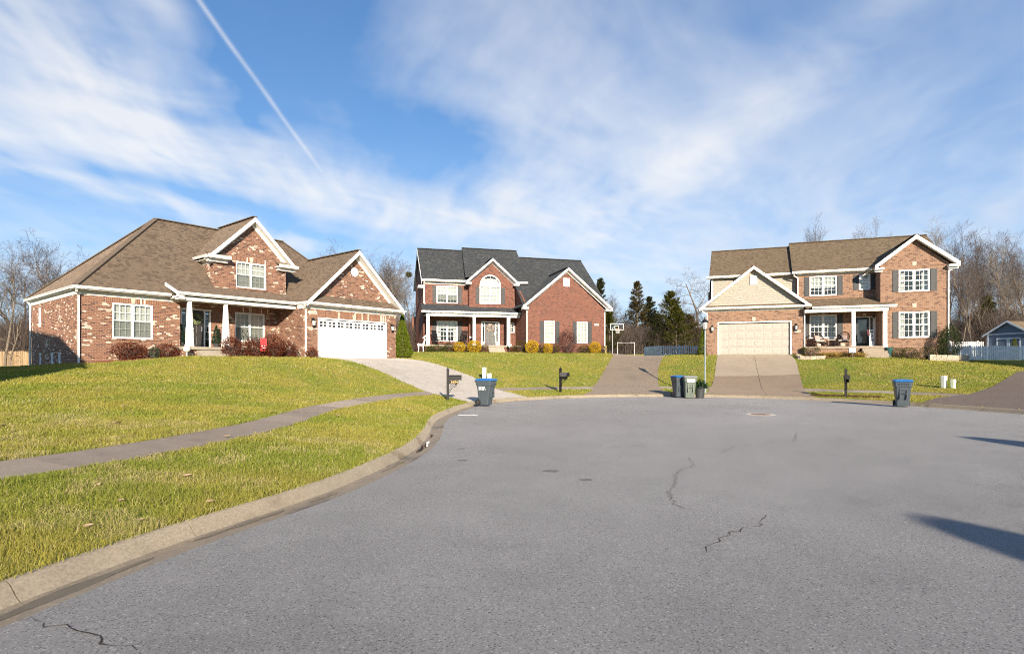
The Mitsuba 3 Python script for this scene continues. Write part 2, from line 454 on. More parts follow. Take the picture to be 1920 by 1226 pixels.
mat('yellow_box', (0.70, 0.50, 0.14), 0.5)
scene['pane_glass'] = {'type': 'thindielectric', 'int_ior': 1.5}
mat('garage_pane', (0.06, 0.065, 0.07), 0.08, spec=0.6)
scene['lamp_glass'] = {'type': 'twosided', 'bsdf': {'type': 'principled', 'base_color': {'type': 'rgb', 'value': [0.62, 0.63, 0.60]}, 'roughness': 0.25}}
scene['backboard_glass'] = {'type': 'thindielectric', 'int_ior': 1.5}
scene['insect_screen'] = {'type': 'mask', 'opacity': 0.42, 'bsdf': {'type': 'twosided', 'bsdf': {'type': 'diffuse', 'reflectance': {'type': 'rgb', 'value': [0.10, 0.12, 0.11]}}}}
scene['puddle_water'] = {'type': 'twosided', 'bsdf': {'type': 'principled', 'base_color': {'type': 'rgb', 'value': [0.060, 0.058, 0.056]}, 'roughness': 0.02, 'specular': 1.0, 'clearcoat': 1.0, 'clearcoat_gloss': 1.0}}
scene['leafy'] = {'type': 'principledthin', 'base_color': {'type': 'mesh_attribute', 'name': 'vertex_color'}, 'roughness': 0.7, 'diff_trans': 0.7, 'spec_trans': 0.0, 'eta': 1.3}
scene['painted_bark'] = {'type': 'twosided', 'bsdf': {'type': 'diffuse', 'reflectance': {'type': 'mesh_attribute', 'name': 'vertex_color'}}}
# ------------------------------------------------------------------ street edge and terrain
EDGE = [(-6.6, -40), (-5.4, -22), (-4.6, -8), (-3.95, -1), (-3.42, 2.2), (-3.12, 3.75), (-2.82, 5.1), (-2.22, 6.9), (-1.84, 8.6), (-1.58, 11.4), (-1.72, 14.3),
        (-1.95, 17.2), (-1.80, 20.3), (-1.30, 23.6), (0.2, 26.6), (3.2, 29.3), (6.4, 30.4), (9.7, 30.3), (12.6, 28.9), (15.0, 26.4), (16.3, 23.4), (17.1, 19.8),
        (17.3, 16.0), (16.2, 12.0), (13.6, 8.6), (10.2, 5.6), (7.4, 2.2), (6.2, -2.0), (5.6, -8), (5.2, -22), (4.6, -40)]
_e = np.array(EDGE)
_s = np.concatenate([[0], np.cumsum(np.hypot(*np.diff(_e, axis=0).T))])
_cs = CubicSpline(_s, _e)
edge = _cs(np.linspace(0, _s[-1], 620))
street_poly = Polygon(edge)


def ring(d): return np.array(LineString(edge).offset_curve(d, quad_segs=8, join_style='round').coords)


left_of = street_poly.buffer(0)
A1, A2, A3 = (-11.06, 33.0, 51.0), (1.083, 45.0, 15.5), (14.68, 41.0, -19.1)
H1, H2, H3 = (Fr([x, y, 0], a) for x, y, a in (A1, A2, A3))
ctrl = []
_inner, _walk, _mid = street_poly.buffer(0.56), street_poly.buffer(4.1), street_poly.buffer(2.0)
for poly, n, z in ((_inner, 90, 0.125), (_mid, 50, 0.24), (_walk, 60, 0.40)):
    for p in np.array(poly.exterior.coords)[np.linspace(0, len(poly.exterior.coords) - 2, n).astype(int)]:
        if p[1] > -34: ctrl.append((p[0], p[1], z if p[0] < 14 or p[1] < 5 else z * 0.95))
for fr, pts in ((H1, [(-1, -.3, 2.11), (2.3, -.3, 2.11), (5.7, -.3, 2.12), (-1.5, .3, 2.12), (-4, 0, 2.12), (-6.5, .2, 2.10), (-8.2, 1.6, 2.02), (-9.6, 1.9, 1.88), (-10.95, 2.0, 1.72),
                      (-11, 6, 1.66), (-11, 10.6, 1.60), (-4, 11, 1.9), (2, 11, 2.1), (6.4, 3, 2.14), (6.6, 8, 2.2), (-3, -2.2, 1.98), (0, -2.4, 1.95), (2.5, -2.2, 1.99), (-6, -2.5, 1.86), (-9, -1.5, 1.68), (-13, 1, 1.45), (-15, 7, 1.4), (-14.5, 14, 1.45)]),
                (H2, [(0, -.3, 2.68), (3, -.3, 2.68), (6.9, -.3, 2.68), (-.5, 1.2, 2.72), (-4, 1.0, 2.72), (-8, 1.2, 2.72), (-8.4, 4, 2.72), (-8, 10, 2.7), (0, 11, 2.7), (7, 6, 2.66), (7, 12, 2.62), (-3, -2, 2.48), (3, -2.5, 2.45),
                      (9, 0, 2.50), (12, 4, 2.52), (10, 8, 2.55), (14, 10, 2.58)]),
                (H3, [(-.9, -.2, 2.40), (2.3, -.2, 2.40), (5.6, -.2, 2.40), (-2.2, .5, 2.40), (-4, 2, 2.42), (6.5, -1, 2.26), (8, -1.2, 2.24), (10, -1, 2.22), (11.5, -.5, 2.14), (13.9, -.3, 2.02), (16, 0, 1.90), (15, 6, 2.05), (14, 12, 2.2), (0, 12, 2.4),
                      (7.5, -2.5, 2.02), (11, -2.6, 1.92), (19, 4, 2.0), (24, 8, 2.05), (19, 0, 1.78), (23, 2, 1.8)])):
    for u, v, z in pts:
        q = fr([u, v, z]); ctrl.append(tuple(q))
for q in [(-24, 16, 1.0), (-28, 28, 1.3), (-34, 38, 1.45), (-20, 4, 0.8), (-20, -15, 0.8), (-45, 20, 1.3), (-60, 60, 2), (-20, 60, 2.4), (0, 70, 3), (12, 62, 2.6), (30, 70, 3.0), (60, 70, 3.0), (60, 30, 2.0), (34, 20, 1.1), (38, 32, 1.6),
          (30, 6, 0.8), (20, -12, 0.8), (45, 0, 1.0), (45, 45, 2.1), (30, 52, 2.2), (18, 55, 2.4), (0, 110, 4), (-60, 110, 3), (60, 110, 4), (-60, -34, 1), (60, -34, 1)]:
    ctrl.append(q)
ctrl = np.array(ctrl)
_rbf = RBFInterpolator(ctrl[:, :2], ctrl[:, 2], kernel='thin_plate_spline', smoothing=0.02, neighbors=60)


def zt(x, y):
    x, y = np.broadcast_arrays(np.asarray(x, float), np.asarray(y, float))
    P = np.stack([x.ravel(), y.ravel()], -1)
    z = _rbf(np.clip(P, [-60, -34], [60, 110]))
    return z.reshape(x.shape)


def zg(x, y): return float(zt(x, y))
# ------------------------------------------------------------------ ground, street, kerb, pavements, driveways
WALK_IN, WALK_OUT = 3.20, 4.12
DRIVES = {  # outline corners, world x y
    'driveway': ('concrete_pale', [(-11.35, 32.55), (-8.95, 31.58), (-6.6, 30.1), (-4.95, 28.6), (-3.4, 26.6), (-2.1, 24.4), (-1.55, 23.15), (-0.4, 25.9), (0.85, 27.75), (-0.9, 31.4), (-2.3, 33.9), (-3.9, 35.2), (-5.8, 36.7), (-7.4, 37.4), (-7.75, 37.15)],
                 [[(-5.9, 38), (-10.6, 31.2)], [(-2.2, 36), (-6.6, 28.4)], [(-9.6, 34.8), (-0.7, 25.0)], [(-5.0, 36.9), (-8.9, 30.6)], [(0.5, 31.0), (-4.6, 26.6)]], 'pale concrete driveway sweeping up to the white garage door'),
    'driveway_001': ('aggregate', [(3.55, 29.75), (4.35, 31.8), (4.95, 34.7), (6.3, 39.0), (7.6, 43.2), (7.9, 46.5), (8.2, 51.0), (13.6, 51.3), (12.6, 46.0), (11.2, 42.6), (9.85, 38.8), (9.05, 35.7), (8.55, 32.8), (8.9, 30.45), (6.4, 30.75)],
                     [[(3, 34.9), (11, 35.6)], [(4, 39.2), (13, 39.4)], [(5, 44.0), (15, 44.0)]], 'brown aggregate driveway rising beside the red brick house'),
    'driveway_002': ('concrete_tan', [(10.15, 30.3), (12.77, 36.3), (14.62, 40.95), (19.1, 39.4), (18.26, 37.0), (17.13, 34.26), (15.86, 31.26), (14.5, 27.35), (12.6, 29.0)],
                     [[(12.0, 36.5), (18.5, 34.1)], [(12.5, 28.0), (17.0, 40.6)], [(10, 33.2), (17.5, 30.6)]], 'tan concrete driveway up to the tan garage door'),
    'driveway_003': ('aggregate_dark', [(16.75, 22.9), (16.85, 23.7), (18.4, 24.9), (20.01, 25.28), (22.6, 27.0), (26.71, 30.36), (28.9, 31.0), (28.9, 24.4), (27.0, 22.0), (23.0, 19.0), (17.75, 18.2), (17.35, 20.2)],
                     [[(22.2, 29), (25.6, 19)], [(19.2, 26.5), (20.6, 17)]], 'dark brown driveway rising at the far right'),
}
drive_polys = {k: Polygon(v[1]).difference(street_poly.buffer(0.481)) for k, v in DRIVES.items()}
walk_ring = street_poly.buffer(WALK_OUT).difference(street_poly.buffer(WALK_IN))
walk_ring = walk_ring.intersection(sbox(-12, -12, 40, 60)).difference(unary_union(list(drive_polys.values())).buffer(0.0))


def split(poly, lines, gap=0.012):
    cuts = unary_union([LineString(l).buffer(gap / 2, cap_style='flat') for l in lines])
    return [g for g in getattr(poly.difference(cuts), 'geoms', [poly.difference(cuts)]) if g.area > 0.05]


def drape(poly, top, depth=0.12, step=0.8, xy=None):
    """A slab laid over the terrain: its outline cut into small cells that follow the ground."""
    m = M()
    poly = poly.simplify(0.01).segmentize(step)
    x0, y0, x1, y1 = poly.bounds
    gx, gy = np.meshgrid(np.arange(x0 + step / 2, x1, step), np.arange(y0 + step / 2, y1, step))
    inner = poly.buffer(-step * 0.3)
    keep = shapely.contains_xy(inner, gx.ravel(), gy.ravel())
    rings = [np.array(poly.exterior.coords)[:-1]] + [np.array(r.coords)[:-1] for r in poly.interiors]
    pts = np.vstack(rings + [np.column_stack([gx.ravel()[keep], gy.ravel()[keep]])])
    from scipy.spatial import Delaunay
    tri = Delaunay(pts).simplices
    c = pts[tri].mean(1)
    tri = tri[shapely.contains_xy(poly, c[:, 0], c[:, 1])]
    a, b, d = pts[tri[:, 0]], pts[tri[:, 1]], pts[tri[:, 2]]
    cr = (b[:, 0] - a[:, 0]) * (d[:, 1] - a[:, 1]) - (b[:, 1] - a[:, 1]) * (d[:, 0] - a[:, 0])
    tri[cr < 0] = tri[cr < 0][:, ::-1]
    tri = tri[np.abs(cr) > 1e-7]
    z = zt(pts[:, 0], pts[:, 1]) + top
    m.add(np.column_stack([pts, z]), tri)
    k = 0
    for r in rings:
        n = len(r); zz = z[k:k + n]
        ccw = Polygon(r).exterior.is_ccw
        if k: ccw = not ccw
        V = np.vstack([np.column_stack([r, zz]), np.column_stack([r, zz - depth])])
        F = [[i, i + n, (i + 1) % n + n, (i + 1) % n] for i in range(n)]
        m.add(V, np.array(F) if ccw else np.array(F)[:, ::-1]); k += n
    return m


# lawn terrain: one sheet, triangulated so that it meets the kerb cleanly
def lawn_mesh():
    from scipy.spatial import Delaunay
    P = [np.array(street_poly.buffer(0.474).exterior.segmentize(0.3).coords)[:-1]]
    gx, gy = np.meshgrid(np.arange(-30, 32, 0.5), np.arange(1, 56, 0.5))
    P.append(np.column_stack([gx.ravel(), gy.ravel()]))
    gx, gy = np.meshgrid(np.arange(-62, 63, 2.0), np.arange(-34, 111, 2.0))
    far = np.column_stack([gx.ravel(), gy.ravel()])
    P.append(far[~((far[:, 0] > -31) & (far[:, 0] < 32.5) & (far[:, 1] > 0.3) & (far[:, 1] < 56.5))])
    a = np.arange(0, 360, 7.5) * math.pi / 180
    for r in (160, 300, 700, 1800): P.append(np.column_stack([np.cos(a) * r, np.sin(a) * r + 30]))
    hole = street_poly.buffer(0.52)
    pts = np.vstack([P[0]] + [q[~shapely.contains_xy(hole, q[:, 0], q[:, 1])] for q in P[1:]])
    tri = Delaunay(pts).simplices
    c = pts[tri].mean(1)
    tri = tri[~shapely.contains_xy(street_poly.buffer(0.469), c[:, 0], c[:, 1])]
    p0, p1, p2 = pts[tri[:, 0]], pts[tri[:, 1]], pts[tri[:, 2]]
    cr = (p1[:, 0] - p0[:, 0]) * (p2[:, 1] - p0[:, 1]) - (p1[:, 1] - p0[:, 1]) * (p2[:, 0] - p0[:, 0])
    tri[cr < 0] = tri[cr < 0][:, ::-1]
    z = zt(pts[:, 0], pts[:, 1])
    z[:len(P[0])] = np.minimum(z[:len(P[0])], 0.125)
    inside = shapely.contains_xy(unary_union(list(drive_polys.values())).buffer(-0.25), pts[:, 0], pts[:, 1])
    z = np.where(inside, z - 0.10, z)
    return np.column_stack([pts, z]), tri


put(structure('lawn_ground', 'yellow green lawn rising from the kerb to the houses'), lawn_mesh(), 'turf', smooth=True)
_road = extrude(street_poly.simplify(0.005), 0.10)


def flat_poly(poly, z0, z1):
    m = M()
    for g in getattr(poly, 'geoms', [poly]):
        e = trimesh.creation.extrude_polygon(g, z1 - z0, engine='earcut')
        m.mesh(e, o=(0, 0, z0))
    return m


st = structure('street', 'grey asphalt turning circle of the cul-de-sac')
put(st, flat_poly(street_poly.simplify(0.004), -0.12, 0.008), 'asphalt')


def crack(pts, wid):
    p = np.array(pts, float)
    q = [p[0]]
    for a, b in zip(p[:-1], p[1:]):
        n = max(2, int(np.hypot(*(b - a)) / 0.07))
        for t in np.linspace(0, 1, n + 1)[1:]:
            d = (b - a) / np.hypot(*(b - a)); q.append(a + (b - a) * t + np.array([-d[1], d[0]]) * rng.normal(0, 0.026))
    q = np.array(q); d = np.gradient(q, axis=0); d /= np.hypot(*d.T)[:, None] + 1e-9
    nrm = np.column_stack([-d[:, 1], d[:, 0]])
    w = wid * (0.25 + 1.1 * rng.random(len(q))) * np.minimum(1, np.minimum(np.arange(len(q)) + 1, len(q) - np.arange(len(q))) / 5)
    m = M()
    L, R = q + nrm * w[:, None] / 2, q - nrm * w[:, None] / 2
    V = np.vstack([np.column_stack([L, np.full(len(q), 0.0115)]), np.column_stack([R, np.full(len(q), 0.0115)])])
    n = len(q)
    return m.add(V, [[i + n, i + 1 + n, i + 1, i] for i in range(n - 1)])


for pts, w in (([(3.16, 10.3), (2.96, 9.37), (2.47, 8.67), (2.34, 8.14), (2.01, 7.38), (1.9, 6.83), (1.93, 6.6), (2.0, 6.5)], 0.02), ([(3.85, 10.67), (4.44, 11.59), (4.73, 11.74), (5.25, 12.07), (5.81, 12.5)], 0.02), ([(6.9, 14.0), (6.04, 12.35)], 0.02), ([(1.62, 4.97), (1.79, 5.2), (1.92, 5.32), (2.13, 5.67), (2.33, 5.74), (2.54, 5.89), (2.64, 6.08), (2.83, 6.32)], 0.018), ([(-3.1, 3.71), (-2.95, 3.64), (-2.66, 3.49), (-2.46, 3.44), (-2.39, 3.35), (-2.28, 3.32), (-2.14, 3.26)], 0.016)):
    put(nk(st + '__crack'), crack(pts, w * .62), 'crack_dark')
for x, y, a, b in ((-0.85, 9.9, .10, .08), (0.62, 8.9, .13, .09), (1.05, 8.2, .10, .08), (-1.0, 11.3, .08, .08)):
    t = np.arange(14) * 2 * np.pi / 14
    r = 1 + 0.25 * rng.standard_normal(14).clip(-1, 1)
    V = np.column_stack([x + a * r * np.cos(t), y + b * r * np.sin(t), np.full(14, 0.0112)])
    put(nk(st + '__patch'), (np.vstack([V, [[x, y, 0.0112]]]), [[i, (i + 1) % 14, 14] for i in range(14)]), 'patch_dark')
put(st + '__marking', M().box(-1.78, -1.15, 19.0, 19.14, 0.008, 0.0125), 'road_paint')
mh = thing('manhole_cover', 'rusty round manhole cover set in the asphalt with a pale concrete collar', 'manhole cover')
put(mh + '__cover', M().lathe([(0, .017), (.30, .017), (.32, .012), (.32, 0)], (8.35, 19.35, 0), 28), 'iron_rust')
put(mh + '__collar', M().lathe([(.325, .0125), (.47, .0125), (.48, 0)], (8.35, 19.35, 0), 28), 'concrete_pale')

# rolled kerb and gutter pan in sections with joints
PROF_PAN = [(0.0, 0.002), (0.16, -0.018), (0.27, -0.022), (0.32, -0.008)]
PROF_KERB = [(0.32, -0.008), (0.355, 0.026), (0.385, 0.074), (0.41, 0.108), (0.435, 0.126), (0.468, 0.134), (0.476, 0.128), (0.479, -0.12)]


def offset_pts(arc):
    L = LineString(edge); S = L.length
    p = np.array([L.interpolate(a).coords[0] for a in arc]); q = np.array([L.interpolate(min(a + 0.05, S)).coords[0] for a in arc]); r = np.array([L.interpolate(max(a - 0.05, 0)).coords[0] for a in arc])
    d = q - r; d /= np.hypot(*d.T)[:, None]
    return p, np.column_stack([-d[:, 1], d[:, 0]])


def kerb_strip(a0, a1, prof, n):
    arc = np.linspace(a0, a1, n); p, nn = offset_pts(arc); k = len(prof)
    V = np.vstack([np.array([[*(p[i] + nn[i] * o), z] for o, z in prof]) for i in range(n)])
    F = [[i * k + j, i * k + j + 1, (i + 1) * k + j + 1, (i + 1) * k + j] for i in range(n - 1) for j in range(k - 1)]
    m = M().add(V, F)
    for e, sg in ((0, 1), (n - 1, -1)):
        c = np.vstack([V[e * k:(e + 1) * k], V[e * k:(e + 1) * k] * [1, 1, 0] + [0, 0, -0.13]])
        f = np.array([[j, j + k, j + 1 + k, j + 1] for j in range(k - 1)])
        m.add(c, f if sg > 0 else f[:, ::-1])
    return m


kb, gp = structure('kerb', 'rolled concrete kerb round the turning circle'), structure('gutter_pan', 'stained concrete gutter pan along the kerb')
_L = LineString(edge)
_a0, _a1 = _L.project(Point(-3.95, -1)), _L.project(Point(10.2, 5.6))
_flip = offset_pts(np.array([_a0]))[1][0][0] > 0
cuts = [_a0]
while cuts[-1] < _a1: cuts.append(cuts[-1] + (1.55 if len(cuts) % 3 else 1.9))
for a, b in zip(cuts[:-1], cuts[1:]):
    put(nk(kb + '__section'), kerb_strip(a + 0.005, b - 0.005, PROF_KERB, 10), 'kerb_concrete', smooth=40)
for a, b in zip(cuts[:-1:3], cuts[3::3]):
    put(nk(gp + '__section'), kerb_strip(a + 0.003, b - 0.003, PROF_PAN, 24), 'gutter_concrete', smooth=40)
put(structure('kerb_base'), flat_poly(street_poly.buffer(0.46).difference(street_poly.buffer(-0.02)), -0.14, -0.05), 'gutter_concrete')
# standing water in the gutter
for y0, y1, o0, o1 in ((2.6, 4.9, .12, .29), (5.3, 6.5, .20, .30), (6.9, 7.5, .16, .29), (8.9, 10.2, .18, .29), (10.9, 12.6, .15, .29), (13.2, 13.9, .20, .29)):
    aa, bb = _L.project(Point(np.interp(y0, _e[:11, 1], _e[:11, 0]), y0)), _L.project(Point(np.interp(y1, _e[:11, 1], _e[:11, 0]), y1))
    n = 26; arc = np.linspace(aa, bb, n); p, nn = offset_pts(arc)
    t = np.linspace(0, 1, n); w = np.sqrt(np.maximum(1e-4, 1 - (2 * t - 1) ** 2)) * (0.75 + 0.25 * np.sin(t * 17 + y0))
    mid = (o0 + o1) / 2; hw = (o1 - o0) / 2 * w
    V = np.vstack([np.column_stack([p + nn * (mid - hw)[:, None], np.full(n, -0.0135)]), np.column_stack([p + nn * (mid + hw)[:, None], np.full(n, -0.0135)])])
    put(structure('puddle'), M().add(V, [[i, i + n, i + 1 + n, i + 1] for i in range(n - 1)]), 'puddle_water')

# pavement slabs
walk_lines = []
for a in np.arange(0, _L.length, 1.45):
    p, nn = offset_pts(np.array([a])); walk_lines.append([tuple(p[0] + nn[0] * 2.8), tuple(p[0] + nn[0] * 4.6)])
pv = structure('pavement', 'narrow stained concrete pavement curving across the lawn')
for g in split(walk_ring, walk_lines):
    if g.centroid.y > 0: put(nk(pv + '__slab'), drape(g, 0.016 + 0.010 * rng.random(), 0.12, 0.5), ('concrete_walk', 'concrete_walk_b', 'concrete_walk_c')[int(rng.integers(3))])
for k, (mt, pts, lines, lab) in DRIVES.items():
    key = structure('driveway', lab)
    for g in split(drive_polys[k], lines, 0.018):
        m2 = 'concrete_worn' if (mt == 'concrete_tan' and g.centroid.distance(street_poly) < 6.5) else mt
        put(nk(key + '__slab'), drape(g, 0.02, 0.14, 0.7), m2)
# ------------------------------------------------------------------ house building kit
def window(house, fr, x0, x1, z0, z1, units=2, cols=3, rows=2, screen=True, blind='full', double=True, y=0.035, bars=0.02, curtain=False, bm='blind_white'):
    """A sash window set into an opening; fr: x along the wall seen from outside, y into it."""
    key = nk(house + '__window'); f = M(); fw = 0.06
    for a, b, c, d in ((x0, x0 + fw, z0, z1), (x1 - fw, x1, z0, z1), (x0 + fw, x1 - fw, z1 - fw, z1), (x0 + fw, x1 - fw, z0, z0 + fw)): f.box(a, b, y - 0.015, y + 0.09, c, d)
    mull = 0.085
    w = (x1 - x0 - 2 * fw - (units - 1) * mull) / units
    mb = M(); zm = (z0 + z1) / 2; sash = 0.032
    for u in range(units):
        a = x0 + fw + u * (w + mull); b = a + w
        if u: f.box(a - mull, a, y - 0.008, y + 0.09, z0 + fw, z1 - fw)
        zs = [(z0 + fw, zm, 0.055), (zm, z1 - fw, 0.03)] if double else [(z0 + fw, z1 - fw, 0.04)]
        for c, d, yy in zs:
            for q in ((a, a + sash, c, d), (b - sash, b, c, d), (a + sash, b - sash, d - sash, d), (a + sash, b - sash, c, c + sash)): f.box(q[0], q[1], y + yy - 0.018, y + yy + 0.018, q[2], q[3])
            a2, b2, c2, d2 = a + sash, b - sash, c + sash, d - sash
            r = rows if double else rows * 2
            for i in range(1, cols): mb.box(a2 + (b2 - a2) * i / cols - bars / 2, a2 + (b2 - a2) * i / cols + bars / 2, y + yy - 0.009, y + yy - 0.002, c2, d2)
            for i in range(1, r): mb.box(a2, b2, y + yy - 0.0085, y + yy - 0.0025, c2 + (d2 - c2) * i / r - bars / 2, c2 + (d2 - c2) * i / r + bars / 2)
            put(nk(key + '__pane'), M().add([[a2, y + yy, c2], [b2, y + yy, c2], [b2, y + yy, d2], [a2, y + yy, d2]], [[0, 1, 2, 3]]), 'pane_glass', fr)
        if screen and double:
            put(nk(key + '__insect_screen'), M().add([[a, y + 0.018, z0 + fw], [b, y + 0.018, z0 + fw], [b, y + 0.018, zm], [a, y + 0.018, zm]], [[0, 1, 2, 3]]), 'insect_screen', fr)
        if blind:
            lo = {'full': z0 + 0.05, 'half': zm - 0.1, 'most': z0 + 0.45 * (zm - z0), 'top': z1 - 0.35 * (z1 - z0)}[blind]
            bl = M(); z = z1 - fw - 0.02
            while z > lo:
                bl.add([[a, y + 0.135, z], [b, y + 0.135, z], [b, y + 0.165, z - 0.052], [a, y + 0.165, z - 0.052]], [[3, 2, 1, 0]]); z -= 0.045
            bl.box(a, b, y + 0.125, y + 0.17, lo - 0.03, lo)
            put(nk(key + '__blind'), bl, bm, fr)
        if curtain:
            cm = M(); sd = [(a, a + w * curtain)] if u == 0 else [(b - w * curtain, b)]
            for p, q in sd:
                xs = np.linspace(p, q, 14); ys = y + 0.26 + 0.03 * np.sin(np.arange(14) * 2.2)
                for i in range(13): cm.add([[xs[i], ys[i], z0], [xs[i + 1], ys[i + 1], z0], [xs[i + 1], ys[i + 1], z1], [xs[i], ys[i], z1]], [[0, 1, 2, 3]])
            put(nk(key + '__curtain'), cm, 'curtain', fr)
    put(key + '__frame', f, 'white_vinyl', fr)
    put(key + '__muntins', mb, 'white_vinyl', fr)
    return key


def room(house, fr, x0, x1, z0, z1, d=3.0):
    """the dark room that a window looks into"""
    m = M()
    m.add([[x0, d, z0], [x1, d, z0], [x1, d, z1], [x0, d, z1]], [[0, 1, 2, 3]])
    m.add([[x0, .2, z0], [x0, d, z0], [x0, d, z1], [x0, .2, z1]], [[0, 1, 2, 3]]).add([[x1, d, z0], [x1, .2, z0], [x1, .2, z1], [x1, d, z1]], [[0, 1, 2, 3]])
    m.add([[x0, .2, z0], [x1, .2, z0], [x1, d, z0], [x0, d, z0]], [[0, 1, 2, 3]]).add([[x0, d, z1], [x1, d, z1], [x1, .2, z1], [x0, .2, z1]], [[0, 1, 2, 3]])
    put(nk(house + '__room'), m, 'room_wall', fr)


def shutter(house, fr, x0, x1, z0, z1, y=-0.035):
    m = M(); s = 0.055
    m.box(x0, x1, y + 0.012, -0.003, z0, z1)
    zr = z0 + (z1 - z0) * 0.62
    for q in ((x0, x0 + s, z0, z1), (x1 - s, x1, z0, z1), (x0 + s, x1 - s, z1 - 0.08, z1), (x0 + s, x1 - s, z0, z0 + 0.09), (x0 + s, x1 - s, zr - 0.035, zr + 0.035)): m.box(q[0], q[1], y, y + 0.0125, q[2], q[3])
    for c, d in ((z0 + 0.11, zr - 0.055), (zr + 0.055, z1 - 0.10)): m.box(x0 + s + 0.02, x1 - s - 0.02, y + 0.004, y + 0.0128, c, d)
    put(nk(house + '__shutter'), m, 'shutter_grey', fr)


def gutter(house, fr, x0, x1, y, z, ret=0.0):
    """an eave gutter whose outer face is at y, top at z"""
    m = M()
    prof = [(0, 0), (0, -0.035), (0.025, -0.06), (0.03, -0.115), (0.105, -0.115), (0.105, 0), (0.092, 0), (0.092, -0.10), (0.045, -0.10), (0.012, -0.03), (0.012, 0)]
    V = [[x, y + p, z + q] for x in (x0, x1) for p, q in prof]; k = len(prof)
    m.add(V, [[i, (i + 1) % k, (i + 1) % k + k, i + k] for i in range(k)])
    m.box(x0, x0 + 0.004, y + 0.002, y + 0.103, z - 0.113, z - 0.002); m.box(x1 - 0.004, x1, y + 0.002, y + 0.103, z - 0.113, z - 0.002)
    put(nk(house + '__gutter'), m, 'gutter_white', fr)


def eave(house, fr, x0, x1, y_out, y_wall, z, frieze=0.26, xf0=None, xf1=None, gut=True, soff=0.125):
    """gutter, fascia, soffit and frieze board along a straight eave"""
    if gut: gutter(house, fr, x0, x1, y_out, z)
    put(nk(house + '__fascia'), M().box(x0 + 0.01, x1 - 0.01, y_out + 0.107, y_out + 0.13, z - soff - 0.03, z - 0.035), 'white_trim', fr)
    put(nk(house + '__soffit'), M().box(x0 + 0.012, x1 - 0.012, y_out + 0.132, y_wall - 0.001, z - soff - 0.02, z - soff), 'soffit_white', fr)
    if frieze: put(nk(house + '__frieze_board'), M().box(xf0 if xf0 is not None else x0 + 0.3, xf1 if xf1 is not None else x1 - 0.3, y_wall - 0.028, y_wall - 0.002, z - soff - frieze, z - soff - 0.021), 'frieze_paint', fr)


def rake(house, fr, foot, apex, y_out, y_wall, h=0.24, drop=0.02, frieze=True, mt='white_trim'):
    """the sloping board on a gable edge from foot (x, z) to apex (x, z), with its soffit and a board on the wall below"""
    (x0, z0), (x1, z1) = foot, apex
    q = [(x0, z0 - drop), (x1, z1 - drop), (x1, z1 - drop - h), (x0, z0 - drop - h)]
    def plank(q, ya, yb, mt, nm):
        V = [[x, yy, z] for yy in (ya, yb) for x, z in q]
        put(nk(house + '__' + nm), M().add(V, [[0, 1, 2, 3], [7, 6, 5, 4], [0, 4, 5, 1], [1, 5, 6, 2], [2, 6, 7, 3], [3, 7, 4, 0]]), mt, fr)
    plank(q, y_out, y_out + 0.03, mt, 'rake_board')
    s = [(x0, z0 - drop - h + 0.05), (x1, z1 - drop - h + 0.05), (x1, z1 - drop - h + 0.03), (x0, z0 - drop - h + 0.03)]
    plank(s, y_out + 0.031, y_wall - 0.03, 'soffit_white', 'rake_soffit')
    if frieze:
        s = [(x0, z0 - drop - h + 0.029), (x1, z1 - drop - h + 0.029), (x1, z1 - drop - h - 0.15), (x0, z0 - drop - h - 0.15)]
        plank(s, y_wall - 0.028, y_wall - 0.002, 'white_trim', 'gable_trim')


def downspout(house, fr, pts, w=0.075):
    m = M()
    for a, b in zip(pts[:-1], pts[1:]): m.beam(a, b, w, w * 0.8, up=(0, 1, 0.01))
    for a in pts[1:-1]: m.box(a[0] - w / 2 - .002, a[0] + w / 2 + .002, a[1] - w * .42, a[1] + w * .42, a[2] - w / 2, a[2] + w / 2)
    put(nk(house + '__downspout'), m, 'gutter_white', fr)


def coach_lamp(house, fr, x, z):
    k = nk(house + '__wall_lamp'); m = M()
    m.box(x - 0.06, x + 0.06, -0.03, -0.003, z - 0.05, z + 0.25)
    m.tube([[x, -0.02, z + 0.18], [x, -0.09, z + 0.26], [x, -0.16, z + 0.22]], 0.012, 6)
    m.lathe([(0.0, .22), (.03, .19), (.13, .09), (.115, .085), (.12, .08)], (x, -0.16, z), 6)
    m.lathe([(.085, -.17), (.10, -.20), (.03, -.26), (0, -.28)], (x, -0.16, z), 6)
    for i in range(6):
        a = i * math.pi / 3; m.beam([x + .118 * math.cos(a), -.16 + .118 * math.sin(a), z + .085], [x + .086 * math.cos(a), -.16 + .086 * math.sin(a), z - .17], .014, .014, up=(0.3, .2, 0))
    put(k + '__cage', m, 'black_metal', fr)
    put(k + '__glass', M().lathe([(.105, .08), (.076, -.17)], (x, -0.16, z), 6), 'lamp_glass', fr)


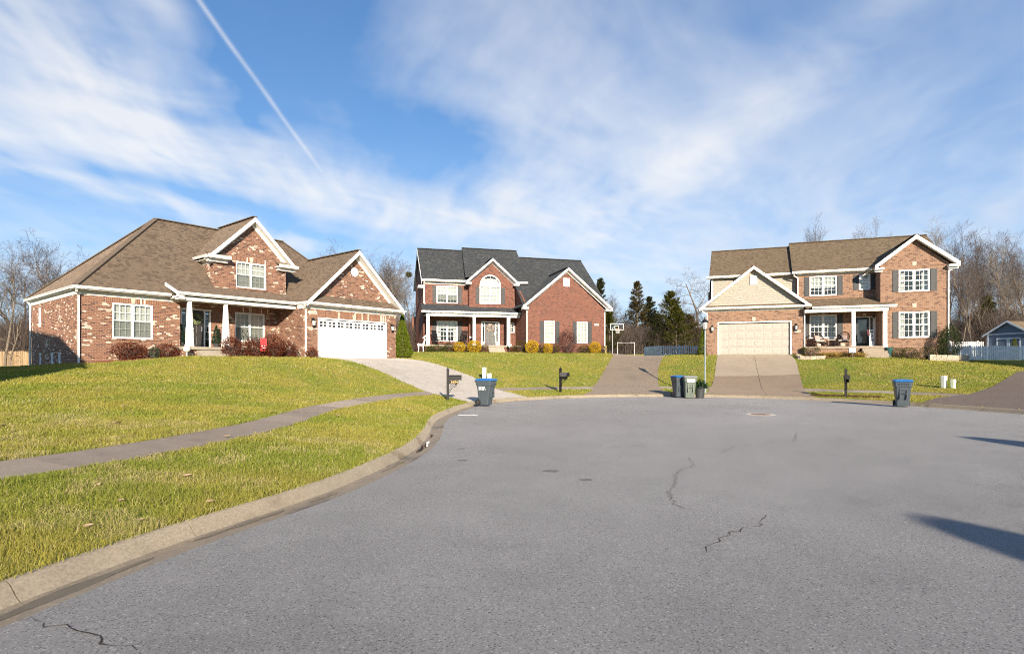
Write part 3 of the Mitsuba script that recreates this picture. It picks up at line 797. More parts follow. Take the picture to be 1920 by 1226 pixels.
def garage_door(house, fr, x0, x1, z0, z1, mt, y, lights=False, cols=8, rows=4):
    k = nk(house + '__garage_door'); H = (z1 - z0) / rows
    for r in range(rows):
        za, zb = z0 + r * H, z0 + (r + 1) * H - 0.008
        m = M().box(x0, x1, y, y + 0.045, za, zb)
        w = (x1 - x0) / cols
        for c in range(cols):
            a, b = x0 + c * w + 0.05, x0 + (c + 1) * w - 0.05
            if lights and r == rows - 1:
                wk = nk(k + '__window'); fz0, fz1 = za + 0.10, zb - 0.07
                fm = M()
                for q in ((a, a + .03, fz0, fz1), (b - .03, b, fz0, fz1), (a + .03, b - .03, fz1 - .03, fz1), (a + .03, b - .03, fz0, fz0 + .03), ((a + b) / 2 - .022, (a + b) / 2 + .022, fz0 + .03, fz1 - .03), (a + .03, b - .03, (fz0 + fz1) / 2 - .018, (fz0 + fz1) / 2 + .018)): fm.box(q[0], q[1], y - 0.016, y - 0.001, q[2], q[3])
                put(wk + '__frame', fm, mt, fr)
                put(wk + '__pane', M().box(a + .028, b - .028, y - 0.006, y - 0.002, fz0 + .028, fz1 - .028), 'garage_pane', fr)
            else:
                e = 0.03
                V = [[a, y - .001, za + .09], [b, y - .001, za + .09], [b, y - .001, zb - .09], [a, y - .001, zb - .09], [a + e, y - .014, za + .09 + e], [b - e, y - .014, za + .09 + e], [b - e, y - .014, zb - .09 - e], [a + e, y - .014, zb - .09 - e]]
                m.add(V, [[0, 1, 5, 4], [1, 2, 6, 5], [2, 3, 7, 6], [3, 0, 4, 7], [4, 5, 6, 7]])
        put(nk(k + '__panel'), m, mt, fr)
    return k


def trim_box(house, name, fr, x0, x1, z0, z1, w, y0, y1, mt, bottom=False):
    m = M().box(x0 - w, x0, y0, y1, z0, z1 + w).box(x1, x1 + w, y0, y1, z0, z1 + w).box(x0, x1, y0, y1, z1, z1 + w)
    if bottom: m.box(x0 - w, x1 + w, y0, y1, z0 - w, z0)
    put(nk(house + '__' + name), m, mt, fr)


def keystone(house, fr, x, z, h=0.26, w0=0.14, w1=0.22):
    V = [[x + a, yy, z + b] for yy in (-0.035, 0.0) for a, b in ((-w0 / 2, 0), (w0 / 2, 0), (w1 / 2, h), (-w1 / 2, h))]
    put(nk(house + '__keystone'), M().add(V, [[0, 1, 2, 3], [7, 6, 5, 4], [0, 4, 5, 1], [1, 5, 6, 2], [2, 6, 7, 3], [3, 7, 4, 0]]), 'limestone', fr)


def course(house, fr, x0, x1, z0, z1, mt, y=-0.012):
    put(nk(house + '__lintel'), M().box(x0, x1, y, 0.02, z0, z1), mt, fr)


def sill(house, fr, x0, x1, z, mt):
    V = [[x, yy, zz] for x in (x0, x1) for yy, zz in ((-0.05, z - 0.075), (-0.05, z - 0.02), (0.03, z), (0.03, z - 0.075))]
    put(nk(house + '__sill'), M().add(V, [[0, 1, 2, 3], [7, 6, 5, 4], [0, 4, 5, 1], [1, 5, 6, 2], [2, 6, 7, 3], [3, 7, 4, 0]]), mt, fr)


def flat_text(key, text, h, fr, x, z, y, mt, depth=0.006, bold=True):
    m = meshkit.text_mesh(text, h, depth, bold)
    V = np.asarray(m.vertices); V = np.column_stack([x + V[:, 0], y - V[:, 2] + 0.0, z + V[:, 1]])
    return put(key, (V, np.asarray(m.faces)), mt, fr)


def panel_door(house, fr, x0, x1, z0, z1, mt, y, glass=None, knob=1):
    k = nk(house + '__door'); m = M().box(x0, x1, y, y + 0.045, z0, z1); w = x1 - x0; h = z1 - z0
    if glass is None:
        for a, b, c, d in ((.14, .46, .06, .30), (.54, .86, .06, .30), (.14, .46, .38, .66), (.54, .86, .38, .66), (.14, .46, .74, .92), (.54, .86, .74, .92)):
            A, B, C, D = x0 + a * w, x0 + b * w, z0 + c * h, z0 + d * h; e = .025
            V = [[A, y - .001, C], [B, y - .001, C], [B, y - .001, D], [A, y - .001, D], [A + e, y - .013, C + e], [B - e, y - .013, C + e], [B - e, y - .013, D - e], [A + e, y - .013, D - e]]
            m.add(V, [[0, 1, 5, 4], [1, 2, 6, 5], [2, 3, 7, 6], [3, 0, 4, 7], [4, 5, 6, 7]])
        put(k + '__panel', m, mt, fr)
    else:
        m = M(); g = 0.13
        for q in ((x0, x0 + g, z0, z1), (x1 - g, x1, z0, z1), (x0 + g, x1 - g, z1 - g, z1), (x0 + g, x1 - g, z0, z0 + .25)): m.box(q[0], q[1], y, y + .045, q[2], q[3])
        put(k + '__panel', m, mt, fr)
        put(k + '__pane', M().add([[x0 + g, y + .02, z0 + .25], [x1 - g, y + .02, z0 + .25], [x1 - g, y + .02, z1 - g], [x0 + g, y + .02, z1 - g]], [[0, 1, 2, 3]]), 'pane_glass', fr)
    kx = x1 - .09 if knob > 0 else x0 + .09
    put(k + '__handle', M().box(kx - .025, kx + .025, y - .02, y - .002, z0 + .85, z0 + 1.1).tube([[kx, y - .01, z0 + .95], [kx, y - .06, z0 + .95]], .022, 8), 'galvanized', fr)
    return k


def steps(house, fr, x0, x1, y0, z_top, n, run=0.3, rise=0.17, mt='concrete_step', depth=1.0):
    for i in range(n):
        z = z_top - (i + 1) * rise
        put(nk(house + '__step'), M().box(x0, x1, y0 - (i + 1) * run, y0 - i * run - 0.002, z - 0.5, z), mt, fr)
# ------------------------------------------------------------------ the mottled brick house on the left
h1 = thing('brick_house', 'brown brick house with pale mottled bricks, hipped brown roof and a white garage door', 'house')
Z0 = 1.2
FW = H1.sub(0, 2.25)                      # left wing front wall
sd = H1.sub(-10.85, 10.35, 0, -90)        # left side wall: x runs towards the front
PW = H1.sub(0, 2.9)                       # porch back wall
win = (-9.48, -7.76, 2.95, 4.63)
wall(nk(h1 + '__wall'), FW, [(-10.85, Z0), (-6.52, Z0), (-6.52, 5.05), (-10.85, 5.05)], [win], 'brick_mottled')
wall(nk(h1 + '__wall'), sd, [(0, Z0), (8.098, Z0), (8.098, 5.05), (0, 5.05)], [(1.42, 1.95, 3.72, 4.70), (1.55, 2.0, 1.62, 2.31), (3.75, 4.3, 1.75, 2.31), (5.05, 5.62, 1.70, 2.30)], 'brick_mottled')
wall(nk(h1 + '__wall'), PW, [(-6.52, Z0), (-0.97, Z0), (-0.97, 5.05), (-6.52, 5.05)], [(-6.22, -4.76, 2.62, 4.66), (-3.42, -1.70, 3.03, 4.66)], 'brick_mottled')
wall(nk(h1 + '__wall'), H1.sub(-0.97, 2.9, 0, -90), [(0.002, Z0), (2.898, Z0), (2.898, 5.05), (0.002, 5.05)], [], 'brick_mottled')
wall(nk(h1 + '__wall'), H1, [(-0.97, Z0), (5.6, Z0), (5.6, 5.05), (-0.97, 5.05)], [(0.0, 4.78, 1.9, 4.35)], 'brick_mottled')
wall(nk(h1 + '__wall'), H1.sub(-6.52, 2.25, 0, 90), [(0.142, Z0), (0.648, Z0), (0.648, 5.05), (0.142, 5.05)], [], 'brick_mottled', 0.1)
wall(nk(h1 + '__wall'), H1.sub(5.6, 0, 0, 90), [(0.142, Z0), (10.2, Z0), (10.2, 5.05), (0.142, 5.05)], [], 'brick_mottled')
wall(nk(h1 + '__wall'), H1.sub(5.6, 10.35, 0, 180), [(0.142, Z0), (16.3, Z0), (16.3, 5.05), (0.142, 5.05)], [], 'brick_mottled')
# gables
wall(nk(h1 + '__wall'), H1.sub(0, 0.1), [(-0.72, 5.3), (5.7, 5.3), (2.47, 8.35)], [(Point(2.47, 7.33).buffer(0.27, 12),)], 'brick_mottled')
DW = H1.sub(0, 2.45)
wall(nk(h1 + '__wall'), DW, [(-4.78, 5.6), (-0.64, 5.6), (-0.64, 7.45), (-2.71, 9.55), (-4.78, 7.45)], [(-3.58, -1.86, 5.99, 7.45)], 'brick_mottled')
wall(nk(h1 + '__wall'), H1.sub(-4.78, 4.6, 0, -90), [(0, 7.9), (0.2, 7.2), (2.008, 5.6), (2.008, 7.45), (0, 7.9)], [], 'brick_mottled')
wall(nk(h1 + '__wall'), H1.sub(-0.64, 2.45, 0, 90), [(0.142, 5.6), (1.8, 7.1), (2.2, 7.9), (0.142, 7.45)], [], 'brick_mottled')
# roof
E0 = 5.22
slab(nk(h1 + '__roof'), [(-11.05, 1.84, E0), (5.95, 1.84, E0), (1.3, 6.25, 9.82), (-6.25, 6.25, 9.82)], 'shingle_brown', H1)
slab(nk(h1 + '__roof'), [(-11.05, 10.72, E0), (-11.05, 1.84, E0), (-6.25, 6.25, 9.82)], 'shingle_brown', H1)
slab(nk(h1 + '__roof'), [(5.95, 1.84, E0), (5.95, 10.72, E0), (1.3, 6.25, 9.82)], 'shingle_brown', H1)
slab(nk(h1 + '__roof'), [(5.95, 10.72, E0), (-11.05, 10.72, E0), (-6.25, 6.25, 9.82), (1.3, 6.25, 9.82)], 'shingle_brown', H1)
slab(nk(h1 + '__roof'), [(-7.15, 0.62, E0), (0.6, 0.62, E0), (0.6, 2.46, 5.875), (-7.15, 2.46, 5.875)], 'shingle_brown', H1)
slab(nk(h1 + '__roof'), [(-1.02, -0.42, E0), (2.47, -0.42, 8.60), (2.47, 6.0, 8.60), (-1.02, 6.0, E0)], 'shingle_brown', H1)
slab(nk(h1 + '__roof'), [(2.47, -0.42, 8.60), (5.96, -0.42, E0), (5.96, 6.0, E0), (2.47, 6.0, 8.60)], 'shingle_brown', H1)
slab(nk(h1 + '__roof'), [(-0.80, -0.40, E0 - .01), (5.74, -0.40, E0 - .01), (5.5, 0.12, 5.74), (-0.56, 0.12, 5.74)], 'shingle_brown', H1, 0.06)
slab(nk(h1 + '__roof'), [(-5.12, 2.03, 7.58), (-2.71, 2.03, 9.96), (-2.71, 6.5, 9.96), (-5.12, 6.5, 7.58)], 'shingle_brown', H1)
slab(nk(h1 + '__roof'), [(-2.71, 2.03, 9.96), (-0.30, 2.03, 7.58), (-0.30, 6.5, 7.58), (-2.71, 6.5, 9.96)], 'shingle_brown', H1)
for a, b in (((-6.25, 6.25, 9.84), (1.3, 6.25, 9.84)), ((-11.0, 1.88, 5.27), (-6.25, 6.25, 9.84)), ((-11.0, 10.68, 5.27), (-6.25, 6.25, 9.84)), ((5.9, 1.88, 5.27), (1.3, 6.25, 9.84)), ((2.47, -0.42, 8.62), (2.47, 5.3, 8.62)), ((-2.71, 2.03, 9.98), (-2.71, 6.4, 9.98))):
    put(nk(h1 + '__ridge_cap'), M().beam(a, b, 0.26, 0.05), 'ridge_brown', H1)
# eaves
eave(h1, H1, -11.11, -7.10, 1.74, 2.25, 5.24, 0.24, -10.87, -6.55)
eave(h1, sd.sub(0, -0.0), -0.42, 8.62, -0.26, 0.0, 5.24, 0.24, 0.0, 8.12)
eave(h1, H1, -7.22, -0.95, 0.52, 0.98, 5.24, 0, gut=True)
eave(h1, H1, -1.10, 6.03, -0.52, 0.0, 5.24, 0.24, -0.99, 5.62)
eave(h1, H1.sub(-0.97, 0.62, 0, -90), 0.0, 1.04, -0.13, 0.0, 5.24, 0.24, 0.02, 0.60, gut=True)
put(nk(h1 + '__porch_beam'), M().box(-7.0, -0.98, 0.80, 1.10, 4.86, 5.04), 'frieze_paint', H1)
put(nk(h1 + '__porch_ceiling'), M().box(-7.05, -0.98, 1.105, 2.90, 5.0, 5.04), 'soffit_white', H1)
put(nk(h1 + '__rake_board'), M().beam([-7.2, 0.60, 5.13], [-7.2, 2.3, 5.75], 0.03, 0.17), 'white_trim', H1)
put(nk(h1 + '__eave_return'), M().box(-7.22, -6.95, 0.63, 1.4, 5.0, 5.07).box(-7.16, -6.9, 0.66, 1.2, 4.9, 5.0), 'white_trim', H1)
# gable trims: garage and upper gable
rake(h1, H1, (-1.02, 5.24), (2.47, 8.60), -0.46, 0.1, 0.25, 0.02, False); rake(h1, H1, (5.96, 5.24), (2.47, 8.60), -0.46, 0.1, 0.25, 0.02, False)
for a, b in (((-0.62, 5.36), (2.47, 8.33)), ((5.56, 5.36), (2.47, 8.33))):
    put(nk(h1 + '__gable_trim'), M().beam([a[0], 0.08, a[1]], [b[0], 0.08, b[1]], 0.03, 0.2, up=(0, 0, 1)), 'white_trim', H1)
rake(h1, H1, (-5.12, 7.58), (-2.71, 9.96), 1.99, 2.45, 0.25, 0.02, False); rake(h1, H1, (-0.30, 7.58), (-2.71, 9.96), 1.99, 2.45, 0.25, 0.02, False)
for a, b in (((-4.86, 7.52), (-2.71, 9.66)), ((-0.56, 7.52), (-2.71, 9.66))):
    put(nk(h1 + '__gable_trim'), M().beam([a[0], 2.43, a[1]], [b[0], 2.43, b[1]], 0.03, 0.2, up=(0, 0, 1)), 'white_trim', H1)
for s, xa, xb in ((1, -5.28, -4.08), (-1, -1.34, -0.14)):
    k = nk(h1 + '__eave_return')
    put(k, M().box(xa, xb, 1.90, 2.44, 7.36, 7.42).box(xa + .12, xb - .05, 2.2, 2.44, 7.2, 7.36), 'white_trim', H1)
    gutter(h1, H1, xa, xb, 1.86, 7.52)
    slab(nk(h1 + '__roof'), [(xa + .03, 1.95, 7.49), (xb - .03, 1.95, 7.49), (xb - .03, 2.45, 7.74), (xa + .03, 2.45, 7.74)], 'shingle_brown', H1, 0.05)
gutter(h1, H1.sub(-5.12, 4.05, 0, -90), 0, 2.12, -0.10, 7.56)
put(nk(h1 + '__soffit'), M().box(-5.10, -4.79, 2.46, 4.3, 7.34, 7.37), 'soffit_white', H1)
put(nk(h1 + '__frieze_board'), M().box(-4.81, -4.782, 2.46, 4.2, 7.17, 7.34), 'frieze_paint', H1)
put(nk(h1 + '__soffit'), M().box(-0.63, -0.32, 2.46, 4.3, 7.34, 7.37), 'soffit_white', H1)
# windows, openings
window(h1, FW, *win); course(h1, FW, -9.75, -7.5, 4.64, 4.92, 'brick_mottled_upright'); keystone(h1, FW, -8.62, 4.65, 0.28); sill(h1, FW, -9.85, -7.4, 2.95, 'brick_mottled')
put(nk(h1 + '__lintel'), M().box(-10.85, -6.53, -0.010, 0.01, 4.925, 5.04), 'brick_mottled_upright', FW)
window(h1, PW, -3.42, -1.70, 3.03, 4.66); course(h1, PW, -3.7, -1.42, 4.67, 4.95, 'brick_mottled_upright'); keystone(h1, PW, -2.56, 4.68, 0.28); sill(h1, PW, -3.6, -1.5, 3.03, 'brick_mottled')
window(h1, DW, -3.58, -1.86, 5.99, 7.45); course(h1, DW, -3.8, -1.6, 7.46, 7.70, 'brick_mottled_upright'); keystone(h1, DW, -2.72, 7.47, 0.27); sill(h1, DW, -3.7, -1.75, 5.99, 'brick_mottled')
for a, b, c, d in ((1.42, 1.95, 3.72, 4.70), (1.55, 2.0, 1.62, 2.31), (3.75, 4.3, 1.75, 2.31), (5.05, 5.62, 1.70, 2.30)):
    window(h1, sd, a, b, c, d, 1, 1, 1, False, None if c < 3 else 'full', double=c > 3); 
room(h1, sd, 1.2, 5.9, 1.5, 2.5, 2.0)
put(nk(h1 + '__vent'), M().add([[2.47 + .27 * math.cos(t) * q, yy, 7.33 + .27 * math.sin(t) * q] for yy, q in ((0.06, 1.0), (0.06, .86), (0.09, .84)) for t in np.arange(24) * math.pi / 12], [[r * 24 + i, r * 24 + (i + 1) % 24, (r + 1) * 24 + (i + 1) % 24, (r + 1) * 24 + i] for r in range(2) for i in range(24)]), 'white_vinyl', H1)
vm = M()
for i in range(9):
    z = 7.33 - .21 + i * .0525; w = math.sqrt(max(0, .23 ** 2 - (z - 7.33) ** 2)); vm.add([[2.47 - w, .075, z - .026], [2.47 + w, .075, z - .026], [2.47 + w, .10, z + .026], [2.47 - w, .10, z + .026]], [[0, 1, 2, 3]])
put(h1 + '__vent__slats', vm, 'white_vinyl', H1)
# garage door
garage_door(h1, H1, 0.03, 4.75, 2.13, 4.33, 'white_door', 0.10, True)
trim_box(h1, 'door_trim', H1, 0.0, 4.78, 2.13, 4.35, 0.075, -0.02, 0.12, 'white_trim')
course(h1, H1, -0.1, 4.88, 4.44, 4.70, 'brick_mottled_upright'); keystone(h1, H1, 2.39, 4.44, 0.27, 0.16, 0.26)
put(nk(h1 + '__lintel'), M().box(-0.96, 5.59, -0.010, 0.01, 4.72, 4.83), 'brick_mottled_upright', H1)
coach_lamp(h1, H1, -0.42, 4.12); coach_lamp(h1, H1, 5.22, 4.10)
pk = nk(h1 + '__number_plate'); put(pk, M().box(-0.66, -0.14, -0.03, 0.0, 4.60, 4.76), 'plate_stone', H1)
flat_text(pk + '__lettering', '6604', 0.10, H1, -0.56, 4.63, -0.03, 'letter_dark', 0.005)
# porch
put(nk(h1 + '__porch_floor'), M().box(-7.0, -0.98, 0.66, 2.9, 2.46, 2.60), 'concrete_step', H1)
put(nk(h1 + '__wall'), M().box(-6.95, -0.98, 0.78, 0.9, Z0, 2.458), 'brick_mottled', H1)
put(nk(h1 + '__wall'), M().box(-6.95, -6.83, 0.9, 2.25, Z0, 2.458), 'brick_mottled', H1)
steps(h1, H1, -6.35, -4.62, 0.68, 2.60, 2, 0.32, 0.18)
for u in (-6.58, -4.82):
    c = nk(h1 + '__column')
    V = lambda a, z: [[u + sx * a, 0.98 + sy * a, z] for sx, sy in ((-1, -1), (1, -1), (1, 1), (-1, 1))]
    m = M()
    def frustum(z0, a0, z1, a1): m.add(V(a0, z0) + V(a1, z1), [[0, 1, 5, 4], [1, 2, 6, 5], [2, 3, 7, 6], [3, 0, 4, 7], [4, 5, 6, 7], [3, 2, 1, 0]])
    frustum(2.60, .158, 2.72, .158); frustum(2.721, .145, 3.48, .126); frustum(3.481, .135, 3.54, .135); frustum(3.541, .116, 4.82, .080); frustum(4.821, .092, 4.86, .10)
    put(c, m, 'white_trim', H1)
# front door and sidelights
trim_box(h1, 'door_trim', PW, -6.18, -4.80, 2.64, 4.60, 0.075, -0.01, 0.1, 'white_trim')
put(nk(h1 + '__door_trim'), M().box(-5.96, -5.89, 0.0, .1, 2.64, 4.60).box(-5.08, -5.02, 0.0, .1, 2.64, 4.60), 'white_trim', PW)
panel_door(h1, PW, -5.885, -5.085, 2.64, 4.58, 'door_charcoal', 0.05)
sk = nk(h1 + '__sidelight')
m = M()
for z in (3.1, 3.45, 3.8, 4.15): m.box(-5.02, -4.80, 0.045, 0.06, z, z + .025)
put(sk + '__muntins', m, 'white_vinyl', PW)
put(sk + '__pane', M().add([[-5.02, .07, 2.64], [-4.80, .07, 2.64], [-4.80, .07, 4.6], [-5.02, .07, 4.6]], [[0, 1, 2, 3]]), 'pane_glass', PW)
put(nk(h1 + '__sidelight') + '__pane', M().add([[-6.18, .07, 2.64], [-5.96, .07, 2.64], [-5.96, .07, 4.6], [-6.18, .07, 4.6]], [[0, 1, 2, 3]]), 'pane_glass', PW)
# downspouts
downspout(h1, H1, [[-10.95, 1.80, 5.12], [-10.95, 1.9, 5.0], [-10.8, 2.17, 4.86], [-10.8, 2.17, 1.75]])
downspout(h1, H1, [[-11.0, 10.5, 5.12], [-10.92, 10.3, 4.92], [-10.92, 10.3, 1.65]])
downspout(h1, H1, [[-1.06, -0.35, 5.10], [-1.02, -0.2, 4.95], [-0.86, -0.05, 4.82], [-0.86, -0.05, 2.2]])
# ------------------------------------------------------------------ the red brick house in the middle
h2 = thing('brick_house', 'red brick house with slate grey roofs, an arched upper window and grey shutters', 'house')
Z0 = 2.0
LW, BW = H2.sub(0, 3.6), H2.sub(0, 3.0)
gw = [(1.50, 2.42, 3.48, 5.22), (4.27, 5.19, 3.48, 5.22)]
wall(nk(h2 + '__wall'), H2, [(0.03, Z0), (6.72, Z0), (6.72, 6.2), (3.4, 9.05), (0.03, 6.2)], gw, 'brick_red')
wall(nk(h2 + '__wall'), H2.sub(0.03, 3.2, 0, -90), [(0, Z0), (3.198, Z0), (3.198, 6.2), (2.4, 6.9), (0, 8.6)], [], 'brick_red')
wall(nk(h2 + '__wall'), H2.sub(6.72, 0, 0, 90), [(0.142, Z0), (13, Z0), (13, 6.0), (6.5, 11.2), (0.142, 6.0)], [], 'brick_red')
arch = Polygon([(-3.03, 6.74), (-1.24, 6.74), (-1.24, 8.24)] + [(-2.135 + .895 * math.cos(t), 8.24 + .895 * math.sin(t)) for t in np.linspace(0.05, math.pi - .05, 20)] + [(-3.03, 8.24)])
wall(nk(h2 + '__wall'), BW, [(-3.9, Z0), (0.02, Z0), (0.02, 8.55), (-2.03, 10.2), (-3.9, 8.55)], [(-2.91, -1.40, 3.30, 5.34), (-0.62, -0.08, 4.42, 5.28), (arch,)], 'brick_red')
wall(nk(h2 + '__wall'), LW, [(-7.55, Z0), (-3.9, Z0), (-3.9, 8.5), (-7.55, 8.5)], [(-6.47, -4.74, 6.77, 8.19), (-6.46, -4.74, 3.65, 5.34)], 'brick_red')
wall(nk(h2 + '__wall'), H2.sub(-3.9, 3.6, 0, -90), [(0.002, Z0), (0.598, Z0), (0.598, 8.5), (0.002, 8.5)], [], 'brick_red', 0.1)
wall(nk(h2 + '__wall'), H2.sub(-7.55, 9.4, 0, -90), [(0, Z0), (5.798, Z0), (5.798, 8.45), (2.9, 11.3), (0, 8.45)], [], 'brick_red')
wall(nk(h2 + '__wall'), H2.sub(0.02, 3.0, 0, 90), [(0.142, 5.5), (7, 5.5), (7, 8.4), (0.142, 8.4)], [], 'brick_red')
wall(nk(h2 + '__wall'), H2.sub(6.72, 13, 0, 180), [(0.142, Z0), (14.27, Z0), (14.27, 6.4), (0.142, 6.4)], [], 'brick_red')
wall(nk(h2 + '__wall'), H2.sub(1.0, 9.4, 0, 180), [(0, 5.5), (8.55, 5.5), (8.55, 8.5), (0, 8.5)], [], 'brick_red')
# roofs
sl = 'shingle_slate'
slab(nk(h2 + '__roof'), [(-7.72, 3.24, 8.6), (-3.7, 3.24, 8.6), (-3.7, 6.5, 11.68), (-7.72, 6.5, 11.68)], sl, H2)
slab(nk(h2 + '__roof'), [(-7.72, 6.5, 11.68), (-3.7, 6.5, 11.68), (-3.7, 9.8, 8.55), (-7.72, 9.8, 8.55)], sl, H2)
slab(nk(h2 + '__roof'), [(1.08, 2.64, 8.6), (1.08, 6.5, 11.93), (-3.86, 6.5, 11.93), (-4.22, 3.06, 8.9623), (0.10, 3.06, 8.9623), (0.10, 2.64, 8.6)], sl, H2)
slab(nk(h2 + '__roof'), [(-3.86, 6.5, 11.93), (1.08, 6.5, 11.93), (1.08, 9.9, 8.9), (-3.86, 9.9, 8.9)], sl, H2)
slab(nk(h2 + '__roof'), [(-4.2, 2.55, 8.54), (-2.04, 2.55, 10.42), (-2.04, 5.0, 10.42), (-4.2, 5.0, 8.54)], sl, H2)
slab(nk(h2 + '__roof'), [(-2.04, 2.55, 10.42), (0.12, 2.55, 8.54), (0.12, 5.0, 8.54), (-2.04, 5.0, 10.42)], sl, H2)
slab(nk(h2 + '__roof'), [(-0.12, 0.17, 6.2765), (7.28, 0.17, 6.2765), (7.28, 6.5, 11.36), (-0.12, 6.5, 11.36)], sl, H2)
slab(nk(h2 + '__roof'), [(-0.12, 6.5, 11.36), (7.28, 6.5, 11.36), (7.28, 13.3, 5.9), (-0.12, 13.3, 5.9)], sl, H2)
slab(nk(h2 + '__roof'), [(-0.33, -0.36, 6.36), (3.42, -0.36, 9.44), (3.42, 4.2, 9.44), (-0.33, 4.2, 6.36)], sl, H2)
slab(nk(h2 + '__roof'), [(3.42, -0.36, 9.44), (7.19, -0.36, 6.36), (7.19, 4.2, 6.36), (3.42, 4.2, 9.44)], sl, H2)
slab(nk(h2 + '__roof'), [(-7.9, 1.44, 5.92), (0.02, 1.44, 5.92), (0.02, 3.7, 6.70), (-7.75, 3.7, 6.70)], sl, H2)
for a, b in (((-7.72, 6.5, 11.7), (-3.7, 6.5, 11.7)), ((-3.86, 6.5, 11.95), (1.08, 6.5, 11.95)), ((0.9, 6.5, 11.38), (7.28, 6.5, 11.38)), ((3.42, -.36, 9.46), (3.42, 4.1, 9.46)), ((-2.04, 2.55, 10.44), (-2.04, 4.8, 10.44))):
    put(nk(h2 + '__ridge_cap'), M().beam(a, b, 0.24, 0.05), 'ridge_slate', H2)
eave(h2, H2, -7.75, -4.02, 3.10, 3.6, 8.62, 0.2, -7.56, -3.92)
eave(h2, H2, 0.02, 0.95, 2.50, 3.0, 8.60, 0.2, 0.03, 0.9)
eave(h2, H2, -7.95, 0.0, 1.32, 1.75, 5.93, 0)
put(nk(h2 + '__porch_beam'), M().box(-7.55, 0.0, 1.62, 1.86, 5.55, 5.76), 'white_trim', H2)
put(nk(h2 + '__porch_ceiling'), M().box(-7.55, 0.0, 1.865, 3.6, 5.66, 5.70), 'soffit_white', H2)
rake(h2, H2, (-4.24, 8.52), (-2.04, 10.44), 2.48, 3.0, 0.2); rake(h2, H2, (0.16, 8.52), (-2.04, 10.44), 2.48, 3.0, 0.2)
rake(h2, H2, (-0.36, 6.34), (3.42, 9.46), -0.40, 0.0, 0.2); rake(h2, H2, (7.22, 6.34), (3.42, 9.46), -0.40, 0.0, 0.2)
for xa, xb, y0, y1, z in ((-4.26, -3.82, 2.49, 3.0, 8.26), (-0.24, 0.2, 2.49, 3.0, 8.26), (-0.38, 0.14, -.38, 0.0, 6.08), (6.62, 7.24, -.38, 0.0, 6.08)):
    put(nk(h2 + '__eave_return'), M().box(xa, xb, y0, y1 - .003, z, z + .14), 'white_trim', H2)
V = [[-7.76, y, z] for y, z in ((3.1, 8.45), (6.5, 11.62), (6.5, 11.36), (3.1, 8.2))]; V += [[x + .03, y, z] for x, y, z in V]
put(nk(h2 + '__rake_board'), M().add(V, [[0, 1, 2, 3], [7, 6, 5, 4], [0, 4, 5, 1], [1, 5, 6, 2], [2, 6, 7, 3], [3, 7, 4, 0]]), 'white_trim', H2)
put(nk(h2 + '__eave_return'), M().box(-8.0, -7.56, 3.12, 3.9, 7.9, 8.1), 'white_trim', H2)
# windows
window(h2, LW, -6.47, -4.74, 6.77, 8.19, blind='most'); window(h2, LW, -6.46, -4.74, 3.65, 5.34, blind='top', screen=False, curtain=0.35); room(h2, LW, -7, -4.1, 3.4, 5.5)
for a, b, c, d in ((-6.80, -6.50, 6.78, 8.14), (-4.71, -4.41, 6.78, 8.14), (-6.80, -6.50, 3.60, 5.32), (-4.71, -4.41, 3.60, 5.32)): shutter(h2, LW, a, b, c, d)
window(h2, BW, -3.03, -1.24, 6.74, 8.24, blind='full', screen=False)
for a, b in ((-3.36, -3.06), (-1.21, -0.91)): shutter(h2, BW, a, b, 6.76, 8.10)
ak = nk(h2 + '__arch_window'); am = M(); cx, cz = -2.135, 8.24
for r0, r1, y0, y1 in ((.80, .895, .0, .09), (.56, .585, .05, .07), (.28, .305, .05, .07)):
    ts = np.linspace(0, math.pi, 25)
    for t0, t1 in zip(ts[:-1], ts[1:]):
        q = [(r, t) for r in (r0, r1) for t in (t0, t1)]
        am.add([[cx + r * math.cos(t), y, cz + r * math.sin(t)] for y in (y0, y1) for r, t in q], [[0, 2, 3, 1], [4, 5, 7, 6], [0, 1, 5, 4], [2, 6, 7, 3]])
for t in (math.pi / 4, math.pi / 2, 3 * math.pi / 4): am.beam([cx + .30 * math.cos(t), .06, cz + .3 * math.sin(t)], [cx + .81 * math.cos(t), .06, cz + .81 * math.sin(t)], .022, .02, up=(0, 1, 0))
am.box(cx - .88, cx + .88, 0.0, .09, cz - .03, cz + .03)
put(ak + '__frame', am, 'white_vinyl', BW)
ts = np.linspace(0, math.pi, 25)
put(ak + '__pane', M().add([[cx, .075, cz]] + [[cx + .82 * math.cos(t), .075, cz + .82 * math.sin(t)] for t in ts], [[0, i + 1, i + 2] for i in range(24)][::1]), 'pane_glass', BW)
put(ak + '__blind', M().add([[cx, .2, cz]] + [[cx + .86 * math.cos(t), .2, cz + .86 * math.sin(t)] for t in ts], [[0, i + 1, i + 2] for i in range(24)]), 'curtain', BW)
for a, b, c, d in gw:
    window(h2, H2, a, b, c, d, 1, 3, 3, screen=False); shutter(h2, H2, a - .35, a - .03, c, d - .02); shutter(h2, H2, b + .03, b + .35, c, d - .02); sill(h2, H2, a - .1, b + .1, c, 'brick_red')
for a, b, c, fr in ((-6.5, -4.7, 6.77, LW), (-3.1, -1.2, 6.74, BW)): sill(h2, fr, a, b, c, 'brick_red')
window(h2, BW, -0.62, -0.08, 4.42, 5.28, 1, 2, 2, screen=False, blind=None); room(h2, BW, -.9, 0, 4.2, 5.4, 1.5)
vk = nk(h2 + '__vent'); vm = M().box(3.12, 3.18, -.03, -.002, 7.98, 8.64).box(3.60, 3.66, -.03, -.002, 7.98, 8.64).box(3.18, 3.60, -.03, -.002, 8.58, 8.64).box(3.18, 3.60, -.03, -.002, 7.98, 8.04)
put(vk + '__frame', vm, 'white_vinyl', H2)
vs = M()
